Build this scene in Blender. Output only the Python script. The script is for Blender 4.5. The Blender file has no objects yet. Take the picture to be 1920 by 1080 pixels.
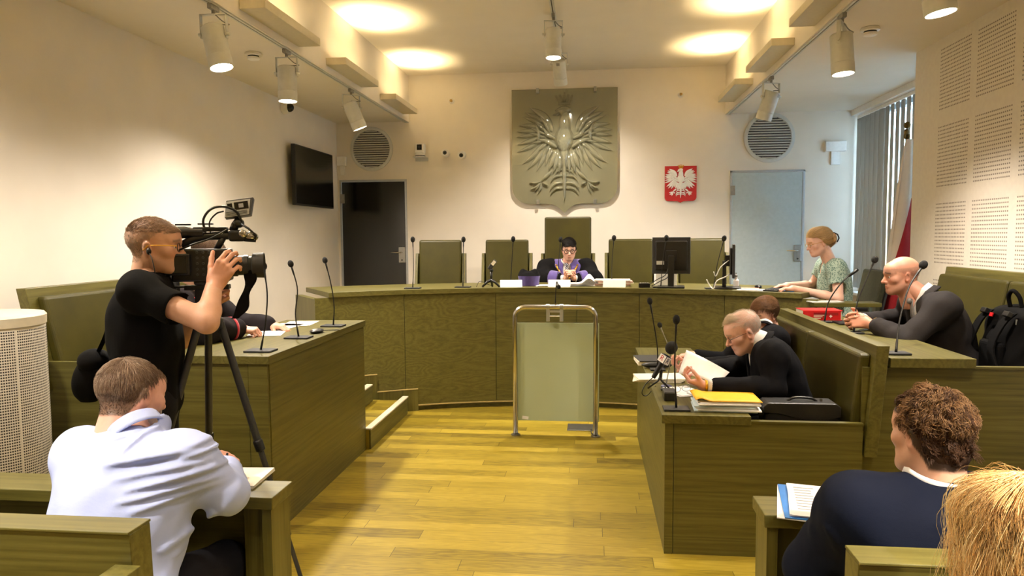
import bpy, bmesh, math, random
import numpy as np
from mathutils import Matrix, Vector, Euler, Quaternion
random.seed(7); RNG = np.random.default_rng(11)
PI = math.pi
SC = bpy.context.scene
COL = SC.collection
R = math.radians

# ------------------------------------------------------------------ camera
CAM_H = 1.65
FPX, YAW, PITCH, ROLL = 1355.35, .1101, .0713, -.0071
_fw = np.array([-math.sin(YAW)*math.cos(PITCH), math.cos(YAW)*math.cos(PITCH), -math.sin(PITCH)])
_rt = np.array([math.cos(YAW), math.sin(YAW), 0.])
_up = np.cross(_rt, _fw)
_c, _s = math.cos(ROLL), math.sin(ROLL)
_r2 = _c*_rt + _s*_up; _u2 = -_s*_rt + _c*_up
CAM_O = np.array([0, 0, CAM_H])

def at(x, y, X=None, Y=None, Z=None):
    """measured point of the photograph on the plane X=, Y= or Z= of the room (metres)"""
    r = _fw + _r2*(x-960)/FPX - _u2*(y-540)/FPX
    t = (X/r[0] if X is not None else Y/r[1] if Y is not None else (Z-CAM_H)/r[2])
    return Vector((CAM_O + t*r).tolist())

cam = bpy.data.cameras.new('camera')
cam.sensor_width = 36; cam.lens = FPX/1920*36; cam.clip_start = .05
camo = bpy.data.objects.new('camera', cam); COL.objects.link(camo)
_M = Matrix.Identity(4)
for i in range(3):
    _M[i][0] = _r2[i]; _M[i][1] = _u2[i]; _M[i][2] = -_fw[i]; _M[i][3] = CAM_O[i]
camo.matrix_world = _M
SC.camera = camo

# ------------------------------------------------------------------ materials
def lin(c):
    if isinstance(c, str):
        c = [int(c[i:i+2], 16) for i in (0, 2, 4)]
    return tuple(((v/255)/12.92 if v/255 <= .04045 else ((v/255+.055)/1.055)**2.4) for v in c) + (1,)

class NT:
    def __init__(s, name):
        s.m = bpy.data.materials.new(name); s.m.use_nodes = True
        s.t = s.m.node_tree; s.t.nodes.clear()
        s.out = s.n('OutputMaterial'); s.b = s.n('BsdfPrincipled')
        s.l(s.b.outputs[0], s.out.inputs[0])
    def n(s, k, **kw):
        nd = s.t.nodes.new('ShaderNode'+k)
        for a, v in kw.items(): setattr(nd, a, v)
        return nd
    def l(s, a, b): s.t.links.new(a, b)
    def put(s, sock, v):
        if hasattr(v, 'is_output'): s.l(v, sock)
        else: sock.default_value = v
    def math(s, op, a, b=None, c=None, clamp=False):
        nd = s.n('Math', operation=op, use_clamp=clamp)
        for i, v in enumerate((a, b, c)):
            if v is not None: s.put(nd.inputs[i], v)
        return nd.outputs[0]
    def mix(s, f, a, b, bt='MIX'):
        nd = s.n('Mix', data_type='RGBA', blend_type=bt)
        s.put(nd.inputs[0], f); s.put(nd.inputs[6], a); s.put(nd.inputs[7], b)
        return nd.outputs[2]
    def noise(s, vec, scale, detail=3, rough=.5, dist=0, out=0):
        nd = s.n('TexNoise'); s.l(vec, nd.inputs['Vector'])
        nd.inputs['Scale'].default_value = scale; nd.inputs['Detail'].default_value = detail
        nd.inputs['Roughness'].default_value = rough; nd.inputs['Distortion'].default_value = dist
        return nd.outputs[out]
    def ramp(s, f, stops):
        nd = s.n('ValToRGB'); s.l(f, nd.inputs[0]); e = nd.color_ramp.elements
        while len(e) < len(stops): e.new(.5)
        for i, (p, c) in enumerate(stops):
            e[i].position = p; e[i].color = c if len(c) == 4 else tuple(c)+(1,)
        return nd.outputs[0]
    def mapr(s, vec, scale=(1,1,1), loc=(0,0,0), rot=(0,0,0)):
        nd = s.n('Mapping'); s.l(vec, nd.inputs[0])
        nd.inputs['Scale'].default_value = scale; nd.inputs['Location'].default_value = loc; nd.inputs['Rotation'].default_value = rot
        return nd.outputs[0]
    def bump(s, h, strength=.3, dist=.01):
        nd = s.n('Bump'); s.l(h, nd.inputs['Height'])
        nd.inputs['Strength'].default_value = strength; nd.inputs['Distance'].default_value = dist
        s.l(nd.outputs[0], s.b.inputs['Normal'])
    def set(s, **kw):
        for k, v in kw.items():
            s.put(s.b.inputs[k.replace('_', ' ')], v)
        return s.m

def mat(name, col, rough=.5, metal=0, spec=.5, var=.06, scale=30, bump=0, bscale=200, sheen=0, coat=0):
    """plain procedural material: base colour with a slight noise variation and optional fine bump"""
    t = NT(name); c = lin(col)
    tc = t.n('TexCoord').outputs['Object']
    f = t.noise(tc, scale, 4)
    dk = tuple(v*(1-var*2) for v in c[:3])+(1,); lt = tuple(min(1, v*(1+var*2)) for v in c[:3])+(1,)
    t.set(Base_Color=t.ramp(f, [(.3, dk), (.7, lt)]), Roughness=rough, Metallic=metal)
    t.b.inputs['Specular IOR Level'].default_value = spec
    if sheen: t.b.inputs['Sheen Weight'].default_value = sheen
    if coat: t.b.inputs['Coat Weight'].default_value = coat
    if bump: t.bump(t.noise(tc, bscale, 3), bump, .002)
    return t.m

def wood(name, dark, mid, light, grain='x', rough=.42, ring=1.0):
    t = NT(name)
    tc = t.n('TexCoord').outputs['Object']
    g = {'x': (.28, 9, 9), 'y': (9, .28, 9), 'z': (9, 9, .28)}[grain]
    p = t.mapr(tc, g)
    warp = t.noise(p, .55, 2, .5)
    n1 = t.noise(t.mapr(tc, tuple(v*v*.4 if v > 1 else 1.2 for v in g)), 3.0, 5, .65)       # fine pores
    rings = t.math('FRACT', t.math('MULTIPLY', warp, 15*ring))
    rings = t.math('ABSOLUTE', t.math('SUBTRACT', rings, .5))
    f = t.math('ADD', t.math('MULTIPLY', rings, .5), t.math('MULTIPLY', n1, .8))
    colr = t.ramp(f, [(.25, lin(dark)), (.52, lin(mid)), (.85, lin(light))])
    t.set(Base_Color=colr, Roughness=rough)
    t.bump(n1, .12, .002)
    return t.m

def floor_mat():
    t = NT('olive_parquet')
    pos = t.n('NewGeometry').outputs['Position']
    sx = t.n('SeparateXYZ'); t.l(pos, sx.inputs[0]); x, y = sx.outputs[0], sx.outputs[1]
    W, L = .118, 1.35
    v = t.math('DIVIDE', y, W); row = t.math('FLOOR', v)
    wn = t.n('TexWhiteNoise', noise_dimensions='1D'); t.l(row, wn.inputs['W'])
    u = t.math('ADD', t.math('DIVIDE', x, L), t.math('MULTIPLY', wn.outputs['Value'], 7.3))
    col = t.math('FLOOR', u)
    cb = t.n('CombineXYZ'); t.l(row, cb.inputs[0]); t.l(col, cb.inputs[1])
    w2 = t.n('TexWhiteNoise', noise_dimensions='2D'); t.l(cb.outputs[0], w2.inputs['Vector']); rnd = w2.outputs['Value']
    cc = t.n('CombineXYZ'); t.l(x, cc.inputs[0]); t.l(y, cc.inputs[1]); t.l(t.math('MULTIPLY', rnd, 40), cc.inputs[2])
    warp = t.noise(t.mapr(cc.outputs[0], (1.5, 14, 1)), 1.0, 3, .6, .4)
    rings = t.math('ABSOLUTE', t.math('SUBTRACT', t.math('FRACT', t.math('MULTIPLY', warp, 9)), .5))
    fine = t.noise(t.mapr(cc.outputs[0], (6, 160, 1)), 1.0, 4, .6)
    f = t.math('ADD', t.math('MULTIPLY', rings, .42), t.math('ADD', t.math('MULTIPLY', fine, .42), t.math('MULTIPLY', rnd, .42)))
    c = t.ramp(f, [(.22, lin('5b4b14')), (.5, lin('8e7a22')), (.72, lin('a08a2c')), (.95, lin('b39c42'))])
    gy = t.math('LESS_THAN', t.math('ABSOLUTE', t.math('SUBTRACT', t.math('FRACT', v), .5)), .492)
    gx = t.math('LESS_THAN', t.math('ABSOLUTE', t.math('SUBTRACT', t.math('FRACT', u), .5)), .4988)
    gap = t.math('MULTIPLY', gy, gx)
    t.set(Base_Color=t.mix(gap, lin('4f4212'), c), Roughness=t.math('ADD', .26, t.math('MULTIPLY', fine, .2)))
    t.bump(t.math('ADD', t.math('MULTIPLY', fine, .15), gap), .15, .002)
    return t.m

def acoustic_mat(y0, yp, yw, z0, zp, zw):
    """white wall with blocks of small horizontal slots: block period / width along Y and Z"""
    t = NT('perforated_white_wall')
    pos = t.n('NewGeometry').outputs['Position']
    sx = t.n('SeparateXYZ'); t.l(pos, sx.inputs[0]); y, z = sx.outputs[1], sx.outputs[2]
    u = t.math('FRACT', t.math('DIVIDE', t.math('SUBTRACT', y0, y), yp))
    v = t.math('FRACT', t.math('DIVIDE', t.math('SUBTRACT', z, z0), zp))
    inb = t.math('MULTIPLY', t.math('LESS_THAN', u, yw/yp), t.math('LESS_THAN', v, zw/zp))
    inb = t.math('MULTIPLY', inb, t.math('LESS_THAN', y, y0+.001))
    h1 = t.math('LESS_THAN', t.math('FRACT', t.math('DIVIDE', t.math('MULTIPLY', u, yp), yw/20)), .62)
    h2 = t.math('LESS_THAN', t.math('FRACT', t.math('DIVIDE', t.math('MULTIPLY', v, zp), zw/17)), .36)
    hole = t.math('MULTIPLY', inb, t.math('MULTIPLY', h1, h2))
    n = t.noise(pos, 25, 3)
    base = t.ramp(n, [(.3, lin('ddd5c9')), (.7, lin('e3dccf'))])
    t.set(Base_Color=t.mix(hole, base, lin('8d8377')), Roughness=.75)  # darker slot colour: backing with the shade of open slots painted in
    t.bump(t.math('SUBTRACT', 1, hole), .5, .004)
    return t.m

def perf_metal_mat():
    t = NT('perforated_cream_metal')
    tc = t.n('TexCoord').outputs['Object']
    sx = t.n('SeparateXYZ'); t.l(tc, sx.inputs[0])
    ang = t.math('ARCTAN2', sx.outputs[1], sx.outputs[0])
    u = t.math('FRACT', t.math('MULTIPLY', ang, 160/(2*PI))); v = t.math('FRACT', t.math('DIVIDE', sx.outputs[2], .0135))
    hole = t.math('MULTIPLY', t.math('LESS_THAN', u, .68), t.math('LESS_THAN', v, .55))
    zr = t.math('MULTIPLY', t.math('GREATER_THAN', sx.outputs[2], .06), t.math('LESS_THAN', sx.outputs[2], 1.215))
    rib = t.math('GREATER_THAN', t.math('FRACT', t.math('MULTIPLY', t.math('ADD', ang, .35), 8/(2*PI))), .035)
    hole = t.math('MULTIPLY', hole, t.math('MULTIPLY', zr, rib))
    n = t.noise(tc, 20, 2)
    t.set(Base_Color=t.mix(hole, t.ramp(n, [(.3, lin('d8d0c0')), (.7, lin('ded6c6'))]), lin('2a241c')), Roughness=.5)
    t.bump(t.math('SUBTRACT', 1, hole), .3, .002)
    return t.m

def emit(name, col, strength):
    t = NT(name)
    tc = t.n('TexCoord').outputs['Object']
    t.set(Base_Color=lin('ffffff'), Emission_Color=t.mix(t.noise(tc, 8), lin(col), lin(col)), Emission_Strength=strength)
    return t.m

def glass_mat(name, col, rough=0., ior=1.45, alpha=None):
    t = NT(name); tc = t.n('TexCoord').outputs['Object']
    n = t.noise(tc, 6, 2)
    c = lin(col); d = tuple(v*.96 for v in c[:3])+(1,)
    t.set(Base_Color=t.mix(n, c, d), Roughness=rough, IOR=ior, Transmission_Weight=1.0)
    return t.m

M = {}
M['wall'] = mat('white_wall_paint', 'e2dacd', .8, var=.015, scale=3, bump=.05, bscale=150)
M['ceil'] = mat('white_ceiling_paint', 'e0d8ca', .85, var=.01, scale=3)
M['floor'] = floor_mat()
for _g in 'xyz':
    M['wood_'+_g] = M['top_'+_g] = wood('olive_stained_oak_grain_'+_g, '403c12', '56501f', '66602f', _g, .43)
M['leather'] = mat('olive_green_leather', '3a3509', .45, spec=.35, var=.08, scale=6, bump=.25, bscale=260)
M['black'] = mat('black_plastic', '0d0d0e', .38, var=.1)
M['blackmat'] = mat('matt_black', '0a0a0b', .7, var=.1)
M['foam'] = mat('black_foam', '0c0b0b', .95, var=.2, scale=300, bump=.6, bscale=600)
M['rubber'] = mat('dark_grey_rubber', '1c1c1e', .6)
M['dgrey'] = mat('dark_grey_plastic', '2c2d30', .45)
M['grey'] = mat('grey_plastic', '8d8b86', .5)
M['lgrey'] = mat('light_grey_paint', 'c9c9c4', .45, var=.02)
M['shelf'] = mat('cream_shelf_paint', 'c9bfa6', .55, var=.02)
M['white'] = mat('white_plastic', 'e8e5e0', .4, var=.02)
M['paper'] = mat('white_paper', 'e9e6e2', .8, var=.02)
M['paper2'] = mat('warm_white_paper', 'e3dcc8', .8, var=.02)
M['bluesign'] = mat('pale_blue_card', 'd3e3ea', .6, var=.02)
M['chrome'] = mat('brushed_steel', 'b9b5ad', .22, 1, var=.03)
M['steel'] = mat('satin_steel', 'a5a49f', .35, 1, var=.03)
M['alu'] = mat('aluminium', 'b5b9bd', .4, .8, var=.02)
M['gold'] = mat('gold_metal', 'c79a3a', .3, 1, var=.1)
M['brass'] = mat('old_brass', '6d5a35', .35, 1, var=.1)
M['red'] = mat('glossy_red', 'b01218', .45, var=.04)
M['redcloth'] = mat('red_flag_cloth', 'a3101f', .75, var=.04, sheen=.2)
M['whitecloth'] = mat('white_flag_cloth', 'd9cfc6', .8, var=.03, sheen=.2)
M['purple'] = mat('purple_velvet', '4a3a7a', .85, var=.06, sheen=.3)
M['robe'] = mat('black_robe_cloth', '060507', .9, var=.2, spec=.15)
M['yellow'] = mat('yellow_card', 'eeb211', .55, var=.03)
M['blue'] = mat('blue_card', '2d74c4', .5, var=.03)
M['edge'] = mat('pale_wood_edge', 'a8925a', .5)
M['lamp'] = emit('lamp_glow', 'fff3dc', 9)
M['screen'] = mat('black_screen', '0b0a08', .16, var=.1)
# ------------------------------------------------------------------ mesh helpers
class MB:
    def __init__(s): s.v = []; s.f = []; s.mi = []; s.cur = 0
    def add(s, vs, fs, Mx=None):
        o = len(s.v)
        s.v += [tuple(Mx @ Vector(p)) if Mx is not None else tuple(p) for p in vs]
        s.f += [tuple(i+o for i in f) for f in fs]; s.mi += [s.cur]*len(fs)
        return s
    def mm(s, a, b, Mx=None):
        (x0, y0, z0), (x1, y1, z1) = a, b
        x0, x1 = min(x0, x1), max(x0, x1); y0, y1 = min(y0, y1), max(y0, y1); z0, z1 = min(z0, z1), max(z0, z1)
        vs = [(x0,y0,z0),(x1,y0,z0),(x1,y1,z0),(x0,y1,z0),(x0,y0,z1),(x1,y0,z1),(x1,y1,z1),(x0,y1,z1)]
        return s.add(vs, [(0,3,2,1),(4,5,6,7),(0,1,5,4),(1,2,6,5),(2,3,7,6),(3,0,4,7)], Mx)
    def box(s, c, d, rot=None, Mx=None):
        h = [v/2 for v in d]
        B = Matrix.Translation(c) @ (Euler(rot).to_matrix().to_4x4() if rot else Matrix.Identity(4))
        if Mx is not None: B = Mx @ B
        return s.mm([-v for v in h], h, B)
    def prism(s, poly, lo, hi, axis='y', Mx=None):
        """extrude a 2D polygon: axis y -> poly in (x,z); x -> (y,z); z -> (x,y)"""
        def p(a, t): return {'y': (a[0], t, a[1]), 'x': (t, a[0], a[1]), 'z': (a[0], a[1], t)}[axis]
        n = len(poly)
        vs = [p(a, lo) for a in poly] + [p(a, hi) for a in poly]
        fs = [tuple(range(n))[::-1], tuple(range(n, 2*n))] + [(i, (i+1) % n, n+(i+1) % n, n+i) for i in range(n)]
        return s.add(vs, fs, Mx)
    def tube(s, pts, r, seg=8, caps=True, closed=False, Mx=None):
        P = [Vector(p) for p in pts]; n = len(P)
        rs = r if isinstance(r, (list, tuple)) else [r]*n
        vs, fs = [], []
        T = []
        for i in range(n):
            a = P[(i-1) % n] if (closed or i > 0) else P[0]; b = P[(i+1) % n] if (closed or i < n-1) else P[-1]
            d = b-a; T.append(d.normalized() if d.length > 1e-9 else Vector((0,0,1)))
        u = T[0].orthogonal().normalized()
        for i in range(n):
            u = (u - T[i]*u.dot(T[i]))
            u = u.normalized() if u.length > 1e-6 else T[i].orthogonal().normalized()
            w = T[i].cross(u)
            for k in range(seg):
                a = 2*PI*k/seg
                vs.append(P[i] + (u*math.cos(a) + w*math.sin(a))*rs[i])
        for i in range(n if closed else n-1):
            j = (i+1) % n
            for k in range(seg):
                l = (k+1) % seg
                fs.append((i*seg+k, i*seg+l, j*seg+l, j*seg+k))
        if caps and not closed:
            fs.append(tuple(range(seg))[::-1]); fs.append(tuple((n-1)*seg+k for k in range(seg)))
        return s.add(vs, fs, Mx)
    def lathe(s, prof, seg=24, Mx=None, capb=True, capt=True, arc=2*PI):
        vs = []; fs = []; n = len(prof); full = abs(arc-2*PI) < 1e-6
        K = seg if full else seg+1
        for r, z in prof:
            for k in range(K):
                a = arc*k/seg; vs.append((r*math.cos(a), r*math.sin(a), z))
        for i in range(n-1):
            for k in range(seg):
                l = (k+1) % K if full else k+1
                fs.append((i*K+k, i*K+l, (i+1)*K+l, (i+1)*K+k))
        if full and capb: fs.append(tuple(range(K))[::-1])
        if full and capt: fs.append(tuple((n-1)*K+k for k in range(K)))
        return s.add(vs, fs, Mx)
    def cyl(s, a, b, r, seg=16, r2=None):
        return s.tube([a, b], [r, r if r2 is None else r2], seg)
    def ell(s, c, r, seg=16, rings=10, rot=None, Mx=None):
        if not isinstance(r, (tuple, list)): r = (r, r, r)
        B = Matrix.Translation(c) @ (Euler(rot).to_matrix().to_4x4() if rot else Matrix.Identity(4)) @ Matrix.Diagonal((*r, 1))
        if Mx is not None: B = Mx @ B
        prof = [(max(1e-4, math.sin(PI*i/rings)), -math.cos(PI*i/rings)) for i in range(rings+1)]
        return s.lathe(prof, seg, B)
    def grid(s, fn, nu, nv, closed_u=False):
        vs = [fn(i/(nu if closed_u else nu-1), j/(nv-1)) for j in range(nv) for i in range(nu)]
        fs = []
        for j in range(nv-1):
            for i in range(nu if closed_u else nu-1):
                k = (i+1) % nu
                fs.append((j*nu+i, j*nu+k, (j+1)*nu+k, (j+1)*nu+i))
        return s.add(vs, fs)

def wmat(o):
    Mx = o.matrix_basis.copy()
    return wmat(o.parent) @ Mx if o.parent else Mx

def mesh_from(name, mb, mats, smooth):
    me = bpy.data.meshes.new(name)
    me.from_pydata(mb.v, [], mb.f)
    for m in (mats if isinstance(mats, (list, tuple)) else [mats]):
        me.materials.append(M[m] if isinstance(m, str) else m)
    if any(mb.mi): me.polygons.foreach_set('material_index', mb.mi)
    if smooth is True: me.polygons.foreach_set('use_smooth', [True]*len(me.polygons))
    me.update()
    return me

def obj(name, mb, mats, parent=None, smooth=False, bevel=0, solid=0, origin=None, seg=2, sub=0):
    """ONE mesh object from world-space geometry; as a child its vertices go into the parent's space"""
    me = mesh_from(name, mb, mats, True if smooth else None)
    o = bpy.data.objects.new(name, me); COL.objects.link(o)
    if parent is not None:
        o.parent = parent
        me.transform(wmat(parent).inverted())
    else:
        if origin is None:
            a = np.array(mb.v); lo, hi = a.min(0), a.max(0)
            origin = ((lo[0]+hi[0])/2, (lo[1]+hi[1])/2, lo[2])
        me.transform(Matrix.Translation(-Vector(origin))); o.location = origin
    if smooth == 'angle' or (smooth is True and False):
        me.set_sharp_from_angle(angle=R(40))
    if solid:
        md = o.modifiers.new('solid', 'SOLIDIFY'); md.thickness = solid; md.offset = 0
    if sub:
        md = o.modifiers.new('sub', 'SUBSURF'); md.levels = sub; md.render_levels = sub
    if bevel:
        md = o.modifiers.new('bevel', 'BEVEL'); md.width = bevel; md.segments = seg; md.limit_method = 'ANGLE'; md.angle_limit = R(35)
        md.harden_normals = False
    return o

def tag(o, label, cat, group=None):
    o['label'] = label; o['category'] = cat
    if group: o['group'] = group
    return o

def thing(name, label, cat, loc=(0,0,0), rotz=0, group=None):
    o = bpy.data.objects.new(name, None); COL.objects.link(o)
    o.empty_display_size = .1
    o.location = loc; o.rotation_euler = (0, 0, rotz)
    return tag(o, label, cat, group)

def struct(name, mb, m, parent=None, **kw):
    o = obj(name, mb, m, parent, **kw)
    if parent is None: o['kind'] = 'structure'
    return o

def plabel(o, label): o['label'] = label; return o

def kids(o): return [c for c in COL.objects if c.parent == o]

def dup(root, loc, rotz, label, group=None):
    ch = kids(root)
    r = root.copy(); COL.objects.link(r); r.location = loc; r.rotation_euler = (0, 0, rotz); r['label'] = label
    if group: r['group'] = group
    for c0 in ch:
        c = c0.copy(); COL.objects.link(c); c.parent = r
        for g0 in kids(c0):
            g = g0.copy(); COL.objects.link(g); g.parent = c
    return r

def spline(pts, n=24):
    """Catmull-Rom through the points"""
    P = [Vector(p) for p in pts]; P = [2*P[0]-P[1]] + P + [2*P[-1]-P[-2]]
    out = []; m = len(P)-3
    for i in range(n+1):
        t = i/n*m; k = min(int(t), m-1); t -= k
        a, b, c, d = P[k:k+4]
        out.append(.5*((2*b)+(c-a)*t+(2*a-5*b+4*c-d)*t*t+(3*b-a-3*c+d)*t**3))
    return out

def text_mb(s, size, depth=.0008):
    cu = bpy.data.curves.new('tmp_text', 'FONT'); cu.body = s; cu.size = size; cu.extrude = depth; cu.align_x = 'CENTER'; cu.align_y = 'CENTER'
    o = bpy.data.objects.new('tmp_text', cu); COL.objects.link(o)
    dg = bpy.context.evaluated_depsgraph_get(); me = o.evaluated_get(dg).to_mesh()
    mb = MB(); mb.add([v.co[:] for v in me.vertices], [tuple(p.vertices) for p in me.polygons])
    o.evaluated_get(dg).to_mesh_clear(); bpy.data.objects.remove(o); bpy.data.curves.remove(cu)
    return mb
# ------------------------------------------------------------------ room
XL, XR, XW = -3.333, 2.678, 3.26
D, ZL, ZH = 9.3, 3.145, 3.727
XCL, XCR = -2.355, 1.64
YR, YB = 6.458, -2.6
T = .12
M['acoustic'] = acoustic_mat(6.02, .545, .46, 1.42-.59*2, .59, .48)

struct('floor', MB().mm((XL-T, YB-T, -.1), (XW+T, D+T, 0)), 'floor')
struct('wall_left', MB().mm((XL-T, YB, 0), (XL, D, ZL+.1)), 'wall')
# back wall with two door openings
DL = (-3.30, -2.405, 2.40); DR = (1.712, 2.60, 2.44); ZP = .32
b = MB()
b.mm((XL-T, D, 0), (DL[0], D+T, ZH+.1)); b.mm((DL[0], D, DL[2]), (DL[1], D+T, ZH+.1))
b.mm((DL[1], D, 0), (DR[0], D+T, ZH+.1)); b.mm((DR[0], D, DR[2]), (DR[1], D+T, ZH+.1)); b.mm((DR[1], D, 0), (XW+T, D+T, ZH+.1))
b.mm((DL[0], D, 0), (DL[1], D+T, ZP)); b.mm((DR[0], D, 0), (DR[1], D+T, ZP))
struct('wall_back', b, 'wall')
struct('wall_front', MB().mm((XL-T, YB-T, 0), (XW+T, YB, ZH+.1)), 'wall')
struct('wall_right', MB().mm((XR, YB, 0), (XR+T, YR, ZL+.1)), 'acoustic')
# window side: low parapet, strips round the opening
b = MB(); b.mm((XW, YR-.2, 0), (XW+T, D, .95)); b.mm((XW, YR-.2, 3.05), (XW+T, D, ZL+.1)); b.mm((XW, YR-.2, .95), (XW+T, YR-.05, 3.05)); b.mm((XW, D-.04, .95), (XW+T, D, 3.05))
b.mm((XR+T, YR-.2, 0), (XW, YR-.1, ZL+.1))
struct('wall_window', b, 'wall')
# ceilings: low soffits left and right, raised middle bay with upright cove faces
b = MB(); b.mm((XL-T, YB, ZL), (XCL-.013, D, ZL+.06)); b.mm((XCR+.013, YB, ZL), (XW+T, D, ZL+.06))
struct('ceiling', b, 'ceil')
b = MB(); b.mm((XCL-.06, YB, ZH), (XCR+.06, D, ZH+.06)); struct('ceiling', b, 'ceil')
b = MB(); b.mm((XCL-.012, YB, ZL-.012), (XCL, D, ZH+.01)); b.mm((XCR, YB, ZL-.012), (XCR+.012, D, ZH+.01)); struct('trim_1', b, 'wall')

# window pane, frame, sill
w = struct('window_1', MB().mm((XW+.05, YR-.05, .95), (XW+.06, D-.04, 3.05)), glass_mat('window_glass', 'eef4f4'))
b = MB()
for y in (YR-.05, 7.35, 8.3, D-.09): b.mm((XW+.02, y, .95), (XW+.09, y+.05, 3.05))
for z in (.95, 3.0): b.mm((XW+.02, YR-.05, z), (XW+.09, D-.04, z+.05))
obj('window_frame', b, 'alu', w)
obj('window_sill', MB().mm((XW-.14, YR+.02, .92), (XW+.02, D-.01, .95)), 'white', w, bevel=.004)
struct('trim_2', MB().mm((XW-.13, YR, 3.075), (XW, D, ZL)), 'white', bevel=.003)

# doors
def door(n, x0, x1, top, mt, hx):
    d = struct('door_%d' % n, MB().mm((x0+.025, D-.005, ZP+.006), (x1-.025, D+.03, top-.025)), mt, bevel=.002)
    b = MB(); b.mm((x0-.004, D-.012, ZP), (x0+.022, D+.06, top)); b.mm((x1-.022, D-.012, ZP), (x1+.004, D+.06, top)); b.mm((x0-.004, D-.012, top-.022), (x1+.004, D+.06, top+.004))
    obj('door_frame', b, 'alu', d, bevel=.002)
    h = obj('handle_plate', MB().mm((hx-.055, D-.022, ZP+.995), (hx+.035, D-.006, ZP+1.20)), 'steel', d, bevel=.006)
    b = MB(); b.tube([(hx-.01, D-.01, ZP+1.13), (hx-.01, D-.07, ZP+1.13), (hx-.03, D-.075, ZP+1.13), (hx-.155, D-.075, ZP+1.132)], .0085, 10)
    obj('door_handle', b, 'chrome', h, smooth=True)
    obj('keyhole', MB().cyl((hx-.01, D-.03, ZP+1.03), (hx-.01, D-.02, ZP+1.03), .011), 'dgrey', h)
    for z in (ZP+.25, top-.3): obj('hinge', MB().mm((x0+.0, D-.02, z), (x0+.06, D-.004, z+.12)), 'steel', d, bevel=.003)
    return d
M['darkglass'] = mat('dark_tinted_glass', '0e0f0e', .12, var=.05, spec=.6)
M['frostglass'] = mat('grey_green_frosted_glass', 'b2c0c4', .16, var=.02, spec=.6)
door(1, *DL, M['darkglass'], DL[1]-.06)
door(2, *DR, M['frostglass'], DR[1]-.06)

# raised platform behind the bench, raised side platforms
def arc(r, a): return (-.3+r*math.sin(R(a)), 3.43+r*math.cos(R(a)))
poly = [arc(3.55, a) for a in range(-38, 39, 2)]
poly = [(XL, poly[0][1])] + poly + [(XW, poly[-1][1]), (XW, D), (XL, D)]
struct('floor', MB().prism(poly, 0.001, ZP, 'z'), 'floor')
struct('floor', MB().mm((XL, 3.76, .001), (-1.79, 5.36, .27)), 'floor')
struct('floor', MB().mm((1.47, 3.76, .001), (XR, 5.95, .27)), 'floor')

# ------------------------------------------------------------------ steps left of the bench
t = thing('step', 'low olive wooden step with a steel nosing, beside the left desk', 'step', (-2.3, 5.9, 0))
obj('tread', MB().mm((-3.3, 5.385, .002), (-1.725, 6.40, .155)), 'floor', t)
obj('riser', MB().mm((-1.725, 5.385, .002), (-1.712, 6.52, .15)), 'wood_y', t)
obj('nosing', MB().mm((-1.76, 5.385, .152), (-1.706, 6.54, .165)), 'shelf', t, bevel=.002)
t = thing('step', 'upper wooden step below the left door, behind the lower step', 'step', (-2.6, 5.9, 0))
obj('tread', MB().mm((-3.3, 5.385, .156), (-1.99, 6.22, .312)), 'floor', t)
obj('riser', MB().mm((-1.99, 5.385, .165), (-1.977, 6.3, .308)), 'wood_y', t)
obj('nosing', MB().mm((-2.03, 5.385, .31), (-1.972, 6.3, .323)), 'shelf', t, bevel=.002)

# ------------------------------------------------------------------ judges' bench
t = thing('judges_bench', 'long curved olive wooden bench of the judge, across the back of the room', 'bench', (-.3, 6.9, 0))
def arcslab(r0, r1, a0, a1, z0, z1, n):
    P = [arc(r0, a0+(a1-a0)*i/n) for i in range(n+1)] + [arc(r1, a1+(a0-a1)*i/n) for i in range(n+1)]
    return MB().prism(P, z0, z1, 'z')
edges = [-38, -24.5, -10.2, 2.6, 12.3, 25, 38]
for a0, a1 in zip(edges, edges[1:]):
    obj('front_panel', arcslab(3.5, 3.525, a0+.035, a1-.035, .05, 1.11, 8), 'wood_x', t)
obj('core', arcslab(3.526, 3.545, -37.8, 37.8, .06, 1.105, 24), 'wood_x', t)
obj('plinth', arcslab(3.52, 3.545, -37, 37, 0, .05, 24), 'wood_x', t)
b = MB()
for i in range(40):
    a0 = -29+i*1.675
    P = [arc(3.488, a0), arc(3.488, a0+1.675), arc(3.5, a0+1.675), arc(3.5, a0)]
    b.prism(P, .046, .056, 'z')
obj('base_strip', b, 'edge', t)
obj('skirting', arcslab(3.486, 3.499, -29.0, -22.6, .0, .205, 6), 'wood_z', t)
obj('skirting', arcslab(3.486, 3.499, -36.5, -28.9, .0, .37, 6), 'wood_z', t)
obj('skirting_edge', arcslab(3.483, 3.499, -29.0, -22.6, .205, .213, 6), 'edge', t)
obj('skirting_edge', arcslab(3.483, 3.499, -36.5, -28.9, .37, .378, 6), 'edge', t)
tp = obj('desk_top', arcslab(3.475, 4.3, -36, 36, 1.112, 1.158, 40), 'top_x', t, bevel=.003)
for s in (-1, 1):
    P = [arc(3.527, s*37.9), arc(3.527, s*37.0), arc(4.15, s*37.0), arc(4.15, s*37.9)]
    obj('end_panel', MB().prism(P if s > 0 else P[::-1], .33, 1.10, 'z'), 'wood_z', t)

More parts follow.
